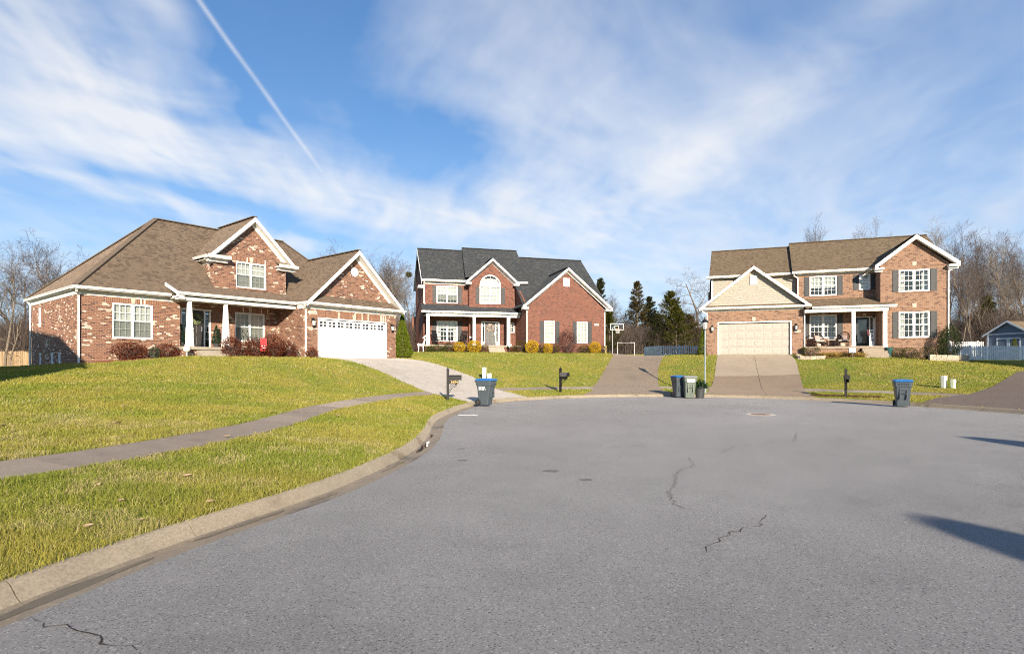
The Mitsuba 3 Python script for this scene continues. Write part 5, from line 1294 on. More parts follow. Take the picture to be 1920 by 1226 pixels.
# ------------------------------------------------------------------ letterboxes
def letterbox(label, x, y, ang, h=1.33, number=None, body='black_paint'):
    k = thing('letterbox', label, 'letterbox'); fr = Fr([x, y, zg(x, y)], ang)   # local x points to the street
    put(k + '__post', M().box(-.05, .05, -.05, .05, -.2, h - .13).box(-.062, .062, -.062, .062, h - .13, h - .09).lathe([(0, h + .0), (.012, h - .02), (.03, h - .05), (.014, h - .08), (.03, h - .091)], (0, 0, 0), 10), 'black_paint', fr)
    t = np.linspace(0, math.pi, 11); prof = [(-.10, .86), (.10, .86)] + [(.10 * math.cos(a), .98 + .085 * math.sin(a)) for a in t]
    n = len(prof); V = [[xx, p, q] for xx in (.04, .54) for p, q in prof]
    put(k + '__box', M().add(V, [[i, (i + 1) % n, (i + 1) % n + n, i + n] for i in range(n)]).add(V, [[0, i + 1, i] for i in range(1, n - 1)]).add(V, [[n, n + i, n + i + 1] for i in range(1, n - 1)]), body, fr, smooth=30)
    prof2 = [(p * 1.04, .86 + (q - .86) * 1.03 - .003) for p, q in prof]; V = [[xx, p, q] for xx in (.541, .575) for p, q in prof2]
    put(k + '__door', M().add(V, [[i, (i + 1) % n, (i + 1) % n + n, i + n] for i in range(n)]).add(V, [[0, i + 1, i] for i in range(1, n - 1)]).add(V, [[n, n + i, n + i + 1] for i in range(1, n - 1)]), 'black_paint', fr, smooth=30)
    put(k + '__paper_box', M().box(.051, .44, -.08, .08, .70, .72).box(.051, .44, -.08, -.065, .72, .85).box(.051, .44, .065, .08, .72, .85).box(.051, .07, -.065, .065, .72, .85), 'black_paint', fr)
    m = M()
    for a, r, cx, cz in ((0, .075, .15, .60), (0, .05, .28, .62), (0, .045, .10, .46), (0, .03, .09, .36)):
        tt = np.linspace(0.4, 5.6, 14); m.tube([[cx + r * (1 - q / 14) * math.cos(q), 0, cz + r * (1 - q / 14) * math.sin(q)] for q in tt], .008, 5)
    m.tube([[.05, 0, .33], [.12, 0, .44], [.20, 0, .54], [.33, 0, .60], [.38, 0, .69]], .010, 5).box(.30, .36, -.01, .01, .0 + .66, .70)
    put(k + '__bracket', m, 'black_paint', fr)
    if number: flat_text(k + '__number', number, .085, fr, .12, .74, -.081, 'letter_gold', .004)
    return k, fr


letterbox('black letterbox with gold house numbers and a scrolled bracket at the edge of the driveway', -2.68, 24.05, 4.0, 1.42, '6604')
mk, mf = letterbox('black letterbox with its sunlit side painted in as grey on the verge of the red brick house', 2.62, 31.15, -48.0, 1.38, None, 'letterbox_sunlit')
flat_text(mk + '__number', '6606', .07, mf, .13, .90, -.1005, 'letter_dark', .003)
letterbox('plain black letterbox in the dark mulch bed in front of the tan house', 15.85, 27.35, -112.0, 1.40)

# ------------------------------------------------------------------ street lamp, utility boxes, hoop, goal
lk = thing('street_lamp', 'grey lamp post with a white lantern and black cap beside the tan driveway', 'street lamp')
lf = Fr([10.42, 31.1, zg(10.42, 31.1)])
put(lk + '__post', M().lathe([(.075, -.2), (.075, .25), (.052, .3), (.045, 3.36), (.06, 3.38), (.06, 3.44), (0, 3.45)], n=14), 'lamp_post_grey', lf, smooth=40)
put(lk + '__lantern', M().lathe([(.085, 3.46), (.16, 3.84)], n=6).lathe([(0, 3.462), (.085, 3.461)], n=6), 'lamp_glass', lf)
cm = M().lathe([(.21, 3.845), (.215, 3.86), (.10, 3.98), (.06, 4.02), (.05, 4.08), (.02, 4.12), (0, 4.18)], n=6).lathe([(0, 3.842), (.21, 3.844)], n=6).lathe([(.055, 3.40), (.10, 3.44), (.10, 3.459), (0, 3.460)], n=6)
for i in range(6):
    a = i * math.pi / 3; cm.beam([.087 * math.cos(a), .087 * math.sin(a), 3.46], [.164 * math.cos(a), .164 * math.sin(a), 3.845], .014, .014, up=(.2, .3, 0))
put(lk + '__cap', cm, 'black_metal', lf)


def pedestal(label, x, y, w, h, mt, ang=0):
    k = thing('utility_box', label, 'utility box'); fr = Fr([x, y, zg(x, y)], ang)
    put(k + '__case', loft([(-.05, w / 2, w / 2, 0, 0, .03), (h - .05, w / 2, w / 2, 0, 0, .03), (h - .02, w / 2 - .008, w / 2 - .008, 0, 0, .03), (h, w / 2 - .05, w / 2 - .05, 0, 0, .03)]), mt, fr, smooth=30)
    put(k + '__lid', loft([(h * .62, w / 2 + .008, w / 2 + .008, 0, 0, .03), (h + .005, w / 2 + .008, w / 2 + .008, 0, 0, .03), (h + .012, w / 2 - .02, w / 2 - .02, 0, 0, .03)]), mt, fr, smooth=30)


pedestal('tall white utility box on the lawn behind the left bin', -1.62, 33.5, .23, .74, 'utility_white')
pedestal('shorter pale green utility box beside the tall white one behind the left bin', -1.32, 33.2, .24, .50, 'utility_green', 10)
pedestal('taller white utility box of the pair on the lawn of the tan house', 20.92, 27.9, .19, .58, 'utility_white', 20)
pedestal('shorter pale utility box of the pair on the lawn of the tan house', 21.1, 27.55, .17, .42, 'utility_green', 25)

hk = thing('basketball_hoop', 'clear framed basketball hoop on a grey pole at the end of the aggregate driveway', 'basketball hoop')
hf = Fr([8.72, 50.0, zg(8.72, 50.0)], 8)
put(hk + '__pole', M().tube([[0, 0, -.1], [0, 0, 2.35], [.30, -.12, 2.55]], .05, 10), 'galvanized', hf)
put(hk + '__frame', M().box(-.28, .92, -.2, -.17, 2.16, 2.20).box(-.28, .92, -.2, -.17, 2.70, 2.74).box(-.28, -.24, -.2, -.17, 2.20, 2.70).box(.88, .92, -.2, -.17, 2.20, 2.70).box(.12, .52, -.205, -.175, 2.26, 2.29).box(.12, .52, -.205, -.175, 2.51, 2.54).box(.12, .15, -.205, -.175, 2.29, 2.51).box(.49, .52, -.205, -.175, 2.29, 2.51), 'white_vinyl', hf)
put(hk + '__backboard', M().add([[-.26, -.185, 2.18], [.90, -.185, 2.18], [.90, -.185, 2.72], [-.26, -.185, 2.72]], [[0, 1, 2, 3]]), 'backboard_glass', hf)
t = np.linspace(0, 2 * math.pi, 22)
put(hk + '__rim', M().tube([[.32 + .21 * math.cos(a), -.44 + .21 * math.sin(a), 2.24] for a in t], .012, 6).box(.27, .37, -.26, -.205, 2.21, 2.27), 'rim_orange', hf)
nm = M()
for i in range(12):
    for sg in (1, -1):
        a = i * math.pi / 6; nm.tube([[.32 + (.21 - .03 * j) * math.cos(a + sg * j * .25), -.44 + (.21 - .03 * j) * math.sin(a + sg * j * .25), 2.23 - j * .12] for j in range(4)], .006, 4, False)
put(hk + '__net', nm, 'net_white', hf)
gk = thing('soccer_goal', 'white framed soccer goal at the end of the aggregate driveway', 'soccer goal')
gf = Fr([9.55, 52.2, zg(9.55, 52.2)], 4)
put(gk + '__frame', M().tube([[0, 0, 0], [0, 0, 1.22], [1.58, 0, 1.22], [1.58, 0, 0]], .035, 8), 'white_vinyl', gf)
for x in (0, 1.58): put(nk(gk + '__stay'), M().tube([[x, 0.02, 1.20], [x + .2, .75, 0.02]], .025, 8), 'white_vinyl', gf)
put(gk + '__base_bar', M().tube([[.2, .75, .02], [1.78, .75, .02]], .025, 8), 'white_vinyl', gf)
yk = thing('utility_box', 'small yellow box at the right corner of the red brick house', 'utility box')
q = H2([6.95, .4, 2.66]); put(yk + '__case', M().box(q[0] - .07, q[0] + .07, q[1] - .1, q[1] + .1, q[2] - .1, q[2] + .62), 'yellow_box')

# ------------------------------------------------------------------ porch furniture and small things
def metal_chair(label, fr, x, y, z, ang):
    k = thing('porch_chair', label, 'chair'); f = fr.sub(x, y, z, ang)
    for sx in (-1, 1):
        put(nk(k + '__leg'), M().tube([[sx * .26, -.25, 0], [sx * .26, -.25, .62]], .014, 6), 'black_metal', f)
        put(nk(k + '__leg'), M().tube([[sx * .24, .25, 0], [sx * .24, .22, .45], [sx * .25, .30, 1.02]], .014, 6), 'black_metal', f)
        put(nk(k + '__arm'), M().tube([[sx * .26, -.27, .62], [sx * .27, .25, .64]], .018, 6), 'black_metal', f)
    put(k + '__seat', M().box(-.25, .25, -.25, .23, .42, .44), 'black_metal', f)
    put(k + '__back', M().tube([[-.24, .30, 1.0], [.24, .30, 1.0]], .014, 6).tube([[-.24, .25, .55], [.24, .25, .55]], .012, 6).tube([[-.23, .25, .56], [.23, .30, .99]], .012, 6).tube([[.23, .25, .56], [-.23, .30, .99]], .012, 6), 'black_metal', f)


metal_chair('black metal chair with crossed back at the left of the porch window', H1, -3.15, 1.75, 2.60, 28)
metal_chair('black metal chair with crossed back at the right of the porch window', H1, -1.75, 2.2, 2.60, -38)
fk = thing('garden_flag', 'small red garden flag with white print among the burgundy bushes', 'flag')
ff = H1.sub(-3.42, -0.25, 2.12, -8)
put(fk + '__stand', M().tube([[-.2, 0, -.1], [-.2, 0, 1.0], [.2, 0, 1.0]], .008, 5), 'black_metal', ff)
xs = np.linspace(-.17, .17, 8); V = [[x, .015 * math.sin(x * 18), z] for z in (.30, .62, .97) for x in xs]
put(fk + '__cloth', M().add(V, [[r * 8 + i, r * 8 + i + 1, (r + 1) * 8 + i + 1, (r + 1) * 8 + i] for r in range(2) for i in range(7)]), 'red_fabric', ff)
put(fk + '__print', M().box(-.12, -.05, -.026, -.020, .55, .60).box(-.03, .06, -.026, -.020, .55, .60).box(-.10, .02, -.026, -.02, .44, .48).box(.04, .11, -.026, -.02, .44, .48), 'letter_white', ff)
gk = thing('garden_globe', 'white globe light on a white stake beside the porch steps', 'garden light')
p = H1([-6.95, .35, 0]); z = zg(p[0], p[1])
put(gk + '__globe', M().mesh(trimesh.creation.icosphere(3, .16), o=(p[0], p[1], z + .38)), 'lamp_glass', smooth=True)
put(gk + '__stake', M().tube([[p[0], p[1], z - .1], [p[0], p[1], z + .24]], .022, 8), 'white_vinyl')


def rocker(label, fr, x, y, z, ang):
    k = thing('rocking_chair', label, 'chair'); f = fr.sub(x, y, z, ang)
    for sx in (-1, 1):
        put(nk(k + '__rocker'), M().tube([[sx * .27, -.42, .10], [sx * .27, -.15, .03], [sx * .27, .2, .03], [sx * .27, .52, .13]], .022, 6), 'black_paint', f)
        put(nk(k + '__leg'), M().tube([[sx * .27, -.24, .05], [sx * .27, -.24, .66]], .022, 6), 'black_paint', f)
        put(nk(k + '__leg'), M().tube([[sx * .26, .2, .05], [sx * .26, .24, .45], [sx * .26, .40, 1.15]], .022, 6), 'black_paint', f)
        put(nk(k + '__arm'), M().beam([sx * .28, -.28, .66], [sx * .28, .30, .69], .09, .03), 'black_paint', f)
    put(k + '__seat', M().box(-.27, .27, -.26, .24, .40, .44), 'black_paint', f)
    for i in range(7): put(nk(k + '__slat'), M().beam([-.21 + i * .07, .24, .46], [-.21 + i * .07, .385, 1.10], .045, .018, up=(0, 1, 0)), 'black_paint', f)
    put(k + '__head_rail', M().beam([-.28, .40, 1.13], [.28, .40, 1.13], .03, .12), 'black_paint', f)


rocker('black rocking chair at the left end of the middle house porch', H2, -6.55, 2.5, 3.30, 38)
rocker('black rocking chair right of the small table on the middle house porch', H2, -4.55, 2.5, 3.30, -36)
tk = thing('side_table', 'small black porch table between the two rocking chairs', 'table')
tf = H2.sub(-5.55, 2.4, 3.30)
put(tk + '__top', M().lathe([(0, .5), (.25, .5), (.25, .47), (0, .47)], n=18), 'black_paint', tf)
for a in (0, 2.1, 4.2): put(nk(tk + '__leg'), M().tube([[.2 * math.cos(a), .2 * math.sin(a), 0], [.13 * math.cos(a), .13 * math.sin(a), .47]], .02, 6), 'black_paint', tf)
pk_ = thing('lantern', 'white lantern on a dark stand on the porch of the red brick house', 'lantern')
pf = H2.sub(-4.02, 2.0, 3.30)
put(pk_ + '__stand', M().lathe([(.09, 0), (.07, .03), (.02, .05), (.02, .55), (.05, .56), (0, .57)], n=10), 'black_paint', pf)
put(pk_ + '__globe', M().mesh(trimesh.creation.icosphere(2, .085), o=(0, 0, .64)), 'letter_white', pf, smooth=True)


def wreath(label, fr, x, z, y, R, cols, seed):
    k = thing('wreath', label, 'wreath'); r = np.random.default_rng(seed)
    V, F, C = [], [], []
    for i in range(420):
        a = r.random() * 2 * math.pi; q = R + r.normal(0, R * .16); c = np.array([x + q * math.cos(a), y - .03 - r.random() * .08, z + q * math.sin(a)])
        d = r.normal(size=3); d /= np.linalg.norm(d); e = np.cross(d, r.normal(size=3)); e /= np.linalg.norm(e)
        L = .07; V += [c - d * L, c + e * .025, c + d * L, c - e * .025]; n = len(V) - 4; F.append([n, n + 1, n + 2, n + 3])
        cc = np.array(cols[r.integers(len(cols))]) * (.7 + .6 * r.random()); C += [cc] * 4
    Fq = np.array(F); Ft = np.vstack([Fq[:, [0, 1, 2]], Fq[:, [0, 2, 3]]])
    scene[k] = mikit.ply((fr(np.array(V)), Ft), 'leafy', color=np.array(C))


wreath('pale green wreath on the dark door of the mottled brick house', PW, -5.49, 4.15, .02, .20, [(.30, .36, .20), (.55, .52, .36), (.20, .26, .12)], 3)
wreath('white wreath on the grey front door of the red brick house', BW, -2.15, 4.78, .02, .24, [(.70, .66, .60), (.55, .45, .40), (.30, .13, .12), (.62, .58, .52)], 4)
wk = thing('yard_sign', 'small blue and white round yard sign beside the steps of the red brick house', 'sign')
wf = H2.sub(-1.05, .95, 2.72)
put(wk + '__stake', M().tube([[0, 0, -.1], [0, 0, .50]], .012, 6), 'galvanized', wf)
oc = [[.15 * math.cos(a), y, .58 + .15 * math.sin(a)] for y in (-.02, -.008) for a in np.arange(8) * math.pi / 4 + math.pi / 8]
put(wk + '__plate', M().add(oc, [[0, i, i + 1] for i in range(1, 7)]).add(oc, [[8, 9 + i, 8 + i] for i in range(1, 7)]).add(oc, [[i + 8, (i + 1) % 8 + 8, (i + 1) % 8, i] for i in range(8)]), 'letter_white', wf)
put(wk + '__band', M().box(-.12, .12, -.028, -.021, .55, .61), 'shed_blue', wf)
dk = thing('lawn_ornament', 'white deer shaped lawn ornament at the left corner of the red brick house', 'ornament')
df = H2.sub(-7.95, 0.75, zg(*H2([-7.95, .75, 0])[:2]), 12)
m = M()
for x, y in ((-.32, -.06), (-.32, .08), (.06, -.06), (.06, .08)): m.tube([[x, y, 0], [x + .02, y, .28], [x, y, .50]], [.016, .018, .035], 6)
put(dk + '__legs', m, 'letter_white', df)
put(dk + '__body', M().tube([[-.42, 0, .56], [-.34, 0, .58], [-.12, 0, .55], [.06, 0, .58], [.14, 0, .66]], [.03, .10, .095, .11, .06], 10), 'letter_white', df)
put(dk + '__neck', M().tube([[.08, 0, .60], [.16, 0, .82], [.20, 0, 1.06]], [.085, .06, .05], 9), 'letter_white', df)
put(dk + '__head', M().tube([[.24, 0, 1.20], [.16, 0, 1.16], [.06, 0, 1.10], [.02, 0, 1.08]], [.03, .062, .045, .03], 9).tube([[.2, -.03, 1.2], [.24, -.06, 1.32]], [.02, .008], 5).tube([[.2, .03, 1.2], [.24, .06, 1.32]], [.02, .008], 5), 'letter_white', df)


def wicker_chair(label, fr, x, y, z, ang):
    k = thing('wicker_chair', label, 'chair'); f = fr.sub(x, y, z, ang)
    for sx, sy in ((-1, -1), (1, -1), (-1, 1), (1, 1)): put(nk(k + '__leg'), M().tube([[sx * .27, sy * .24, 0], [sx * .27, sy * .24, .38]], .025, 7), 'wicker', f)
    put(k + '__seat', M().box(-.30, .30, -.28, .28, .30, .38), 'wicker', f)
    bm = M(); ts = np.linspace(0, math.pi, 15); rim = [[.36 * math.cos(t), .30 - .34 * (1 - math.sin(t)) ** 1.5 * .9, .58 + .42 * math.sin(t)] for t in ts]
    bm.tube(rim, .028, 7)
    for i, t in enumerate(ts): bm.tube([rim[i], [.29 * math.cos(t), .27 - .4 * (1 - math.sin(t)) ** 1.5 * .9, .38]], .011, 5, False)
    for q in (.33, .66): bm.tube([[.3 * math.cos(t) + (.06 * math.cos(t)) * q, .28 - .37 * (1 - math.sin(t)) ** 1.5 * .9, .38 + (.2 + .42 * math.sin(t)) * q] for t in ts], .010, 5, False)
    put(k + '__back', bm, 'wicker', f)
    put(k + '__cushion', loft([(.385, .27, .25, 0, 0, .05), (.42, .285, .265, 0, 0, .06), (.455, .27, .25, 0, 0, .06)]), 'cushion', f, smooth=40)
    pm = loft([(-.17, .15, .02, 0, 0, .015), (-.1, .18, .06, 0, 0, .03), (.1, .18, .06, 0, 0, .03), (.17, .15, .02, 0, 0, .015)]); V, F = pm.out()
    put(k + '__pillow', (V @ np.array([[1, 0, 0], [0, .95, .3], [0, -.3, .95]]).T + [0, .17, .62], F), 'cushion_print', f, smooth=40)


wicker_chair('dark wicker chair with cream cushion, nearer the garage on the tan house porch', H3, 6.45, .45, 2.95, 20)
wicker_chair('dark wicker chair with cream cushion, nearer the front door on the tan house porch', H3, 7.95, .45, 2.95, -24)
tk = thing('side_table', 'small dark wicker table with a pale top between the wicker chairs', 'table'); tf = H3.sub(7.2, .5, 2.95)
put(tk + '__top', M().box(-.28, .28, -.22, .22, .46, .50), 'cushion', tf)
for sx, sy in ((-1, -1), (1, -1), (-1, 1), (1, 1)): put(nk(tk + '__leg'), M().tube([[sx * .22, sy * .17, 0], [sx * .22, sy * .17, .46]], .025, 6), 'wicker', tf)


def pumpkin(label, fr, x, y, z, r, mt):
    k = thing('pumpkin', label, 'pumpkin'); V, F = [], []
    nu, nv = 24, 9
    for j in range(nv + 1):
        b = -math.pi / 2 + math.pi * j / nv
        for i in range(nu): a = i * 2 * math.pi / nu; q = r * (1 + .07 * math.cos(a * 8)) * math.cos(b) ** .8 if 0 < j < nv else 0.01; V.append([x + q * math.cos(a), y + q * math.sin(a), z + r * .75 * (1 + math.sin(b))])
    F = [[j * nu + i, j * nu + (i + 1) % nu, (j + 1) * nu + (i + 1) % nu, (j + 1) * nu + i] for j in range(nv) for i in range(nu)]
    put(k + '__fruit', M().add(V, F), mt, fr, smooth=True); put(k + '__stem', M().tube([[x, y, z + r * 1.42], [x + .02, y, z + r * 1.75]], [.025, .015], 6), 'bark', fr)


pumpkin('pale pumpkin on the porch floor under the wicker chair nearer the door', H3, 7.75, -.22, 2.95, .15, 'pale_rind')
pumpkin('pale pumpkin on the porch floor under the wicker chair nearer the garage', H3, 6.35, -.22, 2.95, .14, 'pale_rind')
pumpkin('small orange gourd on the porch floor beside the wicker chairs, next to the column', H3, 8.05 + .02, .0, 2.95, .08, 'orange_rind')
bk = thing('porch_sign', 'tall white board spelling HOME leaning beside the black front door', 'sign')
bf = H3.sub(9.55, .25, 2.95, 12)
put(bk + '__board', M().beam([0, 0, 0], [.10, .22, 1.12], .26, .03, up=(0, 1, 0)), 'letter_white', bf)
for i, ch in enumerate('HOME'):
    zz = .88 - i * .27; m = meshkit.text_mesh(ch, .16, .006, True); V = np.asarray(m.vertices); V = np.column_stack([-.07 + V[:, 0] + .09 * (zz / 1.12), -.026 + .196 * ((zz + V[:, 1]) / 1.12) - V[:, 2], zz + V[:, 1]])
    put(nk(bk + '__letter'), (V, np.asarray(m.faces)), 'letter_dark', bf)
ck = thing('scarf', 'maroon plaid cloth hanging over the top of the HOME board', 'cloth')
xs = np.linspace(-.21, -.06, 7)
put(ck, M().add([[x, .12 + .012 * math.sin(x * 40) + dy, z] for z, dy in ((1.13, .06), (.98, .0), (.86, -.02), (.72, -.04)) for x in xs], [[r * 7 + i, r * 7 + i + 1, (r + 1) * 7 + i + 1, (r + 1) * 7 + i] for r in range(3) for i in range(6)]), 'red_dark', bf)
yk = thing('yard_sign', 'small blank white yard sign on a black stand in front of the tan house porch', 'sign')
yf = H3.sub(8.05, -1.7, zg(*H3([8.05, -1.7, 0])[:2]), 6)
put(yk + '__plate', M().box(-.19, .19, -.03, -.01, .34, .64), 'letter_white', yf)
put(yk + '__stand', M().box(-.22, .22, -.009, .04, .31, .62).box(-.03, .03, -.02, .02, -.1, .31), 'black_metal', yf)
uk = thing('planter', 'dark teal banded planter at the foot of the right porch column of the tan house', 'planter')
uf = H3.sub(10.25, -.95, 2.22)
put(uk + '__pot', M().lathe([(0, 0), (.13, 0), (.15, .06), (.10, .14), (.17, .30), (.155, .32), (.20, .44), (.185, .46), (.23, .56), (.23, .61), (.19, .61), (.17, .5), (0, .48)], n=20), 'teal_pot', uf, smooth=30)
# ------------------------------------------------------------------ planting beds, retaining stones
for name, lab, fr, pts, mt in (('mulch_bed', 'reddish mulch bed along the front of the mottled brick house', H1, [(-10.8, 2.2), (-10.7, 1.5), (-9.6, .95), (-8.0, .75), (-7.1, .6), (-7.0, 2.2)], 'mulch_red'),
                               ('mulch_bed', None, H1, [(-5.3, .75), (-5.3, -.45), (-3.5, -.9), (-1.6, -.7), (-.99, -.4), (-.99, .75)], 'mulch_red'),
                               ('mulch_bed', None, H2, [(-8.2, 1.55), (-8.2, .2), (-2.75, .1), (-2.75, 1.55)], 'mulch'), ('mulch_bed', None, H2, [(-1.4, 1.55), (-1.4, .1), (-.6, -1.0), (6.9, -1.1), (7.0, -.01), (.02, -.01), (.02, 1.55)], 'mulch'),
                               ('mulch_bed', None, H3, [(5.5, -.6), (5.0, -1.75), (6.5, -1.85), (8.75, -1.3), (8.75, -.6)], 'mulch'), ('mulch_bed', None, H3, [(10.15, -.02), (10.15, -1.5), (12.4, -1.3), (14.4, -.95), (14.3, -.02)], 'mulch')):
    put(structure(name, lab), drape(Polygon([tuple(fr([u, v, 0])[:2]) for u, v in pts]), 0.022, 0.1, 0.4), mt)
put(structure('mulch_bed', 'dark mulch bed on the verge round the plain black letterbox'), drape(Polygon([(14.75, 28.55), (15.3, 28.75), (16.3, 27.6), (17.0, 26.7), (16.85, 26.1), (16.3, 26.9), (15.4, 27.75)]), 0.035, 0.1, 0.3), 'mulch')
chips = M(); cr = np.random.default_rng(5)
for i in range(700):
    t = cr.random(); x, y = 14.95 + 1.85 * t + cr.normal(0, .12), 28.4 - 1.9 * t + cr.normal(0, .16); z = zg(x, y) + .05 if i % 7 == 0 else None
    if z is None: z = zt(x, y).item() + .045
    a = cr.random(3) * 6; d = np.array([math.cos(a[0]), math.sin(a[0]), .3 * math.sin(a[1])]) * (.025 + .03 * cr.random())
    chips.beam(np.array([x, y, z]) - d, np.array([x, y, z]) + d, .02, .012)
ck = 'mulch_chips'; put(ck, chips, 'mulch'); labels[ck] = {'label': 'dark mulch chips heaped round the plain black letterbox', 'kind': 'stuff'}


def stones(label, fr, line, courses, h=.14):
    k = thing('retaining_wall', label, 'retaining wall'); L = LineString(line); r = np.random.default_rng(int(abs(line[0][0]) * 10))
    for c in range(courses):
        s = -.1 * (c % 2)
        while s < L.length:
            w = .24 + .16 * r.random(); a, b = np.array(L.interpolate(max(s, 0)).coords[0]), np.array(L.interpolate(min(s + w, L.length)).coords[0])
            if np.hypot(*(b - a)) > .08:
                d = (b - a) / np.hypot(*(b - a)); nn = np.array([-d[1], d[0]]); wa, wb = fr([*a, 0]), fr([*b, 0]); z = zg(*((wa + wb) / 2)[:2]) - .06 + c * h
                P = []
                for yy, e in ((0, .012), (.26, .012)):
                    for q, sg in ((a + d * .008, 1), (b - d * .008, -1)):
                        for zz in (z + .006, z + h - .006): P.append([*(q + nn * (yy + r.normal(0, .012))), zz + r.normal(0, .006)])
                P = np.array(P); put(nk(k + '__stone'), (fr(P), np.vstack([[0, 1, 3], [0, 3, 2], [4, 6, 7], [4, 7, 5], [0, 4, 5], [0, 5, 1], [2, 3, 7], [2, 7, 6], [1, 5, 7], [1, 7, 3], [0, 2, 6], [0, 6, 4]])), 'stone')
            s += w


stones('low pale stone edging round the clipped boxy bush beside the tan driveway', H3, [(4.85, -1.15), (4.9, -1.9), (5.6, -2.0), (6.5, -1.95)], 2)
stones('pale stone retaining wall at the right corner of the tan house below the holly', H3, [(12.3, -1.45), (13.4, -1.4), (14.45, -1.2), (14.6, -.3)], 3)

# ------------------------------------------------------------------ leaves
def cards(C, D, L, Wd, col, r, jit=.25, lift=0.0):
    """leaf-shaped faces: centre C, long axis D, length L, width Wd, colour per leaf"""
    n = len(C)
    D = D / (np.linalg.norm(D, axis=1, keepdims=True) + 1e-9)
    S = np.cross(D, r.normal(size=(n, 3))); S /= np.linalg.norm(S, axis=1, keepdims=True) + 1e-9
    L, Wd = np.broadcast_to(L, (n,))[:, None], np.broadcast_to(Wd, (n,))[:, None]
    V = np.stack([C - D * L / 2, C + S * Wd / 2, C + D * L / 2, C - S * Wd / 2], 1).reshape(-1, 3)
    i = np.arange(n)[:, None] * 4
    F = np.vstack([i + [0, 1, 2], i + [0, 2, 3]])
    c = np.clip(col * (1 + jit * r.normal(size=(n, 1))), .004, .9)
    return V, F, np.repeat(c, 4, 0)


def leaf_ply(parts, bsdf='leafy'):
    V, F, C, n = [], [], [], 0
    for v, f, c in parts: V.append(v); F.append(f + n); C.append(c); n += len(v)
    return mikit.ply((np.vstack(V), np.vstack(F)), bsdf, color=np.vstack(C))


def pick(cols, n, r): return np.array(cols)[r.integers(len(cols), size=n)]


def shrub(label, fr, u, v, rx, ry, h, cols, seed, n=1700, leaf=.055, boxy=0.0, name='shrub', group=None, spiky=0.0, z=None, twigs=True):
    k = thing(name, label, 'shrub', group); r = np.random.default_rng(seed)
    p = fr([u, v, 0]); z = zg(p[0], p[1]) if z is None else z
    d = r.normal(size=(n, 3)); d /= np.linalg.norm(d, axis=1, keepdims=True)
    if boxy: d = np.sign(d) * np.abs(d) ** (1 - boxy * .6); d /= np.maximum(np.abs(d).max(1, keepdims=True), np.linalg.norm(d, axis=1, keepdims=True) * (1 - boxy) + boxy * np.abs(d).max(1, keepdims=True))
    lump = 0.72 + .45 * meshkit.fbm(d * 1.9 + seed, 3) + (spiky * np.abs(r.normal(size=n)) * .3 if spiky else 0)
    q = (1 - .45 * r.random(n) ** 2.2) * lump
    c = d * q[:, None] * [rx, ry, h * .55] + [0, 0, h * .5]
    c[:, 2] = np.maximum(c[:, 2], .02 + .05 * r.random(n))
    out = d * [1, 1, .6] + r.normal(size=(n, 3)) * .6 + [0, 0, .35 + spiky]
    V, F, C = cards(c, out, leaf * (.7 + .6 * r.random(n)), leaf * .5 * (.7 + .6 * r.random(n)), pick(cols, n, r), r)
    scene[k + '__leaves'] = leaf_ply([(fr.sub(u, v, z)(V), F, C)])
    m = M()
    for i in range(16):
        a = r.random() * 6.28; e = np.array([rx * .8 * math.cos(a), ry * .8 * math.sin(a), h * (.5 + .4 * r.random())]); m.tube([[0, 0, -.05], e * [.4, .4, .6], e], [.016, .010, .004], 4, False)
    put(k + '__stems', m, 'twig', fr.sub(u, v, z))
    return k


BUR = [(.15, .042, .026), (.11, .030, .022), (.20, .075, .040), (.085, .034, .020)]
shrub('burgundy bush directly under the large left window of the mottled brick house', H1, -9.0, 1.45, .72, .5, .78, BUR, 11, 2000, .075, spiky=.5)
shrub('smaller burgundy bush to the left of the white globe light', H1, -7.55, 1.15, .50, .42, .60, BUR, 12, 1300, .07, spiky=.5)
shrub('small dark green plant between the two burgundy bushes under the left window', H1, -8.15, .95, .22, .22, .55, [(.03, .07, .045), (.05, .10, .06)], 13, 500, .06, spiky=.3)
shrub('burgundy bush beside the porch steps, left of the red flag', H1, -4.95, .05, .45, .42, .95, BUR, 14, 1500, .075, spiky=.5)
shrub('broad burgundy bush just right of the red flag', H1, -3.65, .15, .58, .48, .90, BUR, 15, 1900, .075, spiky=.5)
shrub('tallest burgundy bush below the right side of the porch window', H1, -2.65, .2, .62, .5, 1.12, BUR, 16, 2100, .075, spiky=.6)
shrub('round burgundy bush in front of the tallest one below the porch window', H1, -2.95, -.45, .45, .4, .72, BUR, 17, 1500, .07, spiky=.4)
shrub('burgundy bush nearest the garage side wall of the mottled brick house', H1, -1.85, .05, .46, .42, .82, BUR, 18, 1500, .07, spiky=.4)
shrub('small reddish bush at the foot of the downspout beside the white garage door', H1, -.72, -.45, .34, .3, .52, [(.20, .075, .045), (.15, .05, .03)], 19, 1000, .06, spiky=.5)
YEL = [(.62, .40, .025), (.70, .47, .03), (.52, .31, .02), (.42, .33, .03)]
OLV = [(.085, .072, .022), (.11, .085, .028), (.06, .062, .018), (.14, .09, .035)]
RST = [(.20, .105, .035), (.15, .085, .03), (.11, .075, .025)]
shrub('low spreading green shrub at the left end of the red brick house porch', H2, -6.9, .8, .95, .5, .50, [(.075, .105, .025), (.10, .125, .03), (.05, .075, .02)], 20, 2000, .065)
shrub('low green shrub left of the first yellow shrub', H2, -5.9, .8, .50, .4, .72, OLV, 21, 1300)
shrub('leftmost yellow shrub in front of the red brick house', H2, -5.15, .65, .50, .45, .78, YEL, 22, 1700, .07)
shrub('small olive shrub between the two yellow shrubs under the porch', H2, -4.55, .85, .32, .3, .66, OLV, 23, 800)
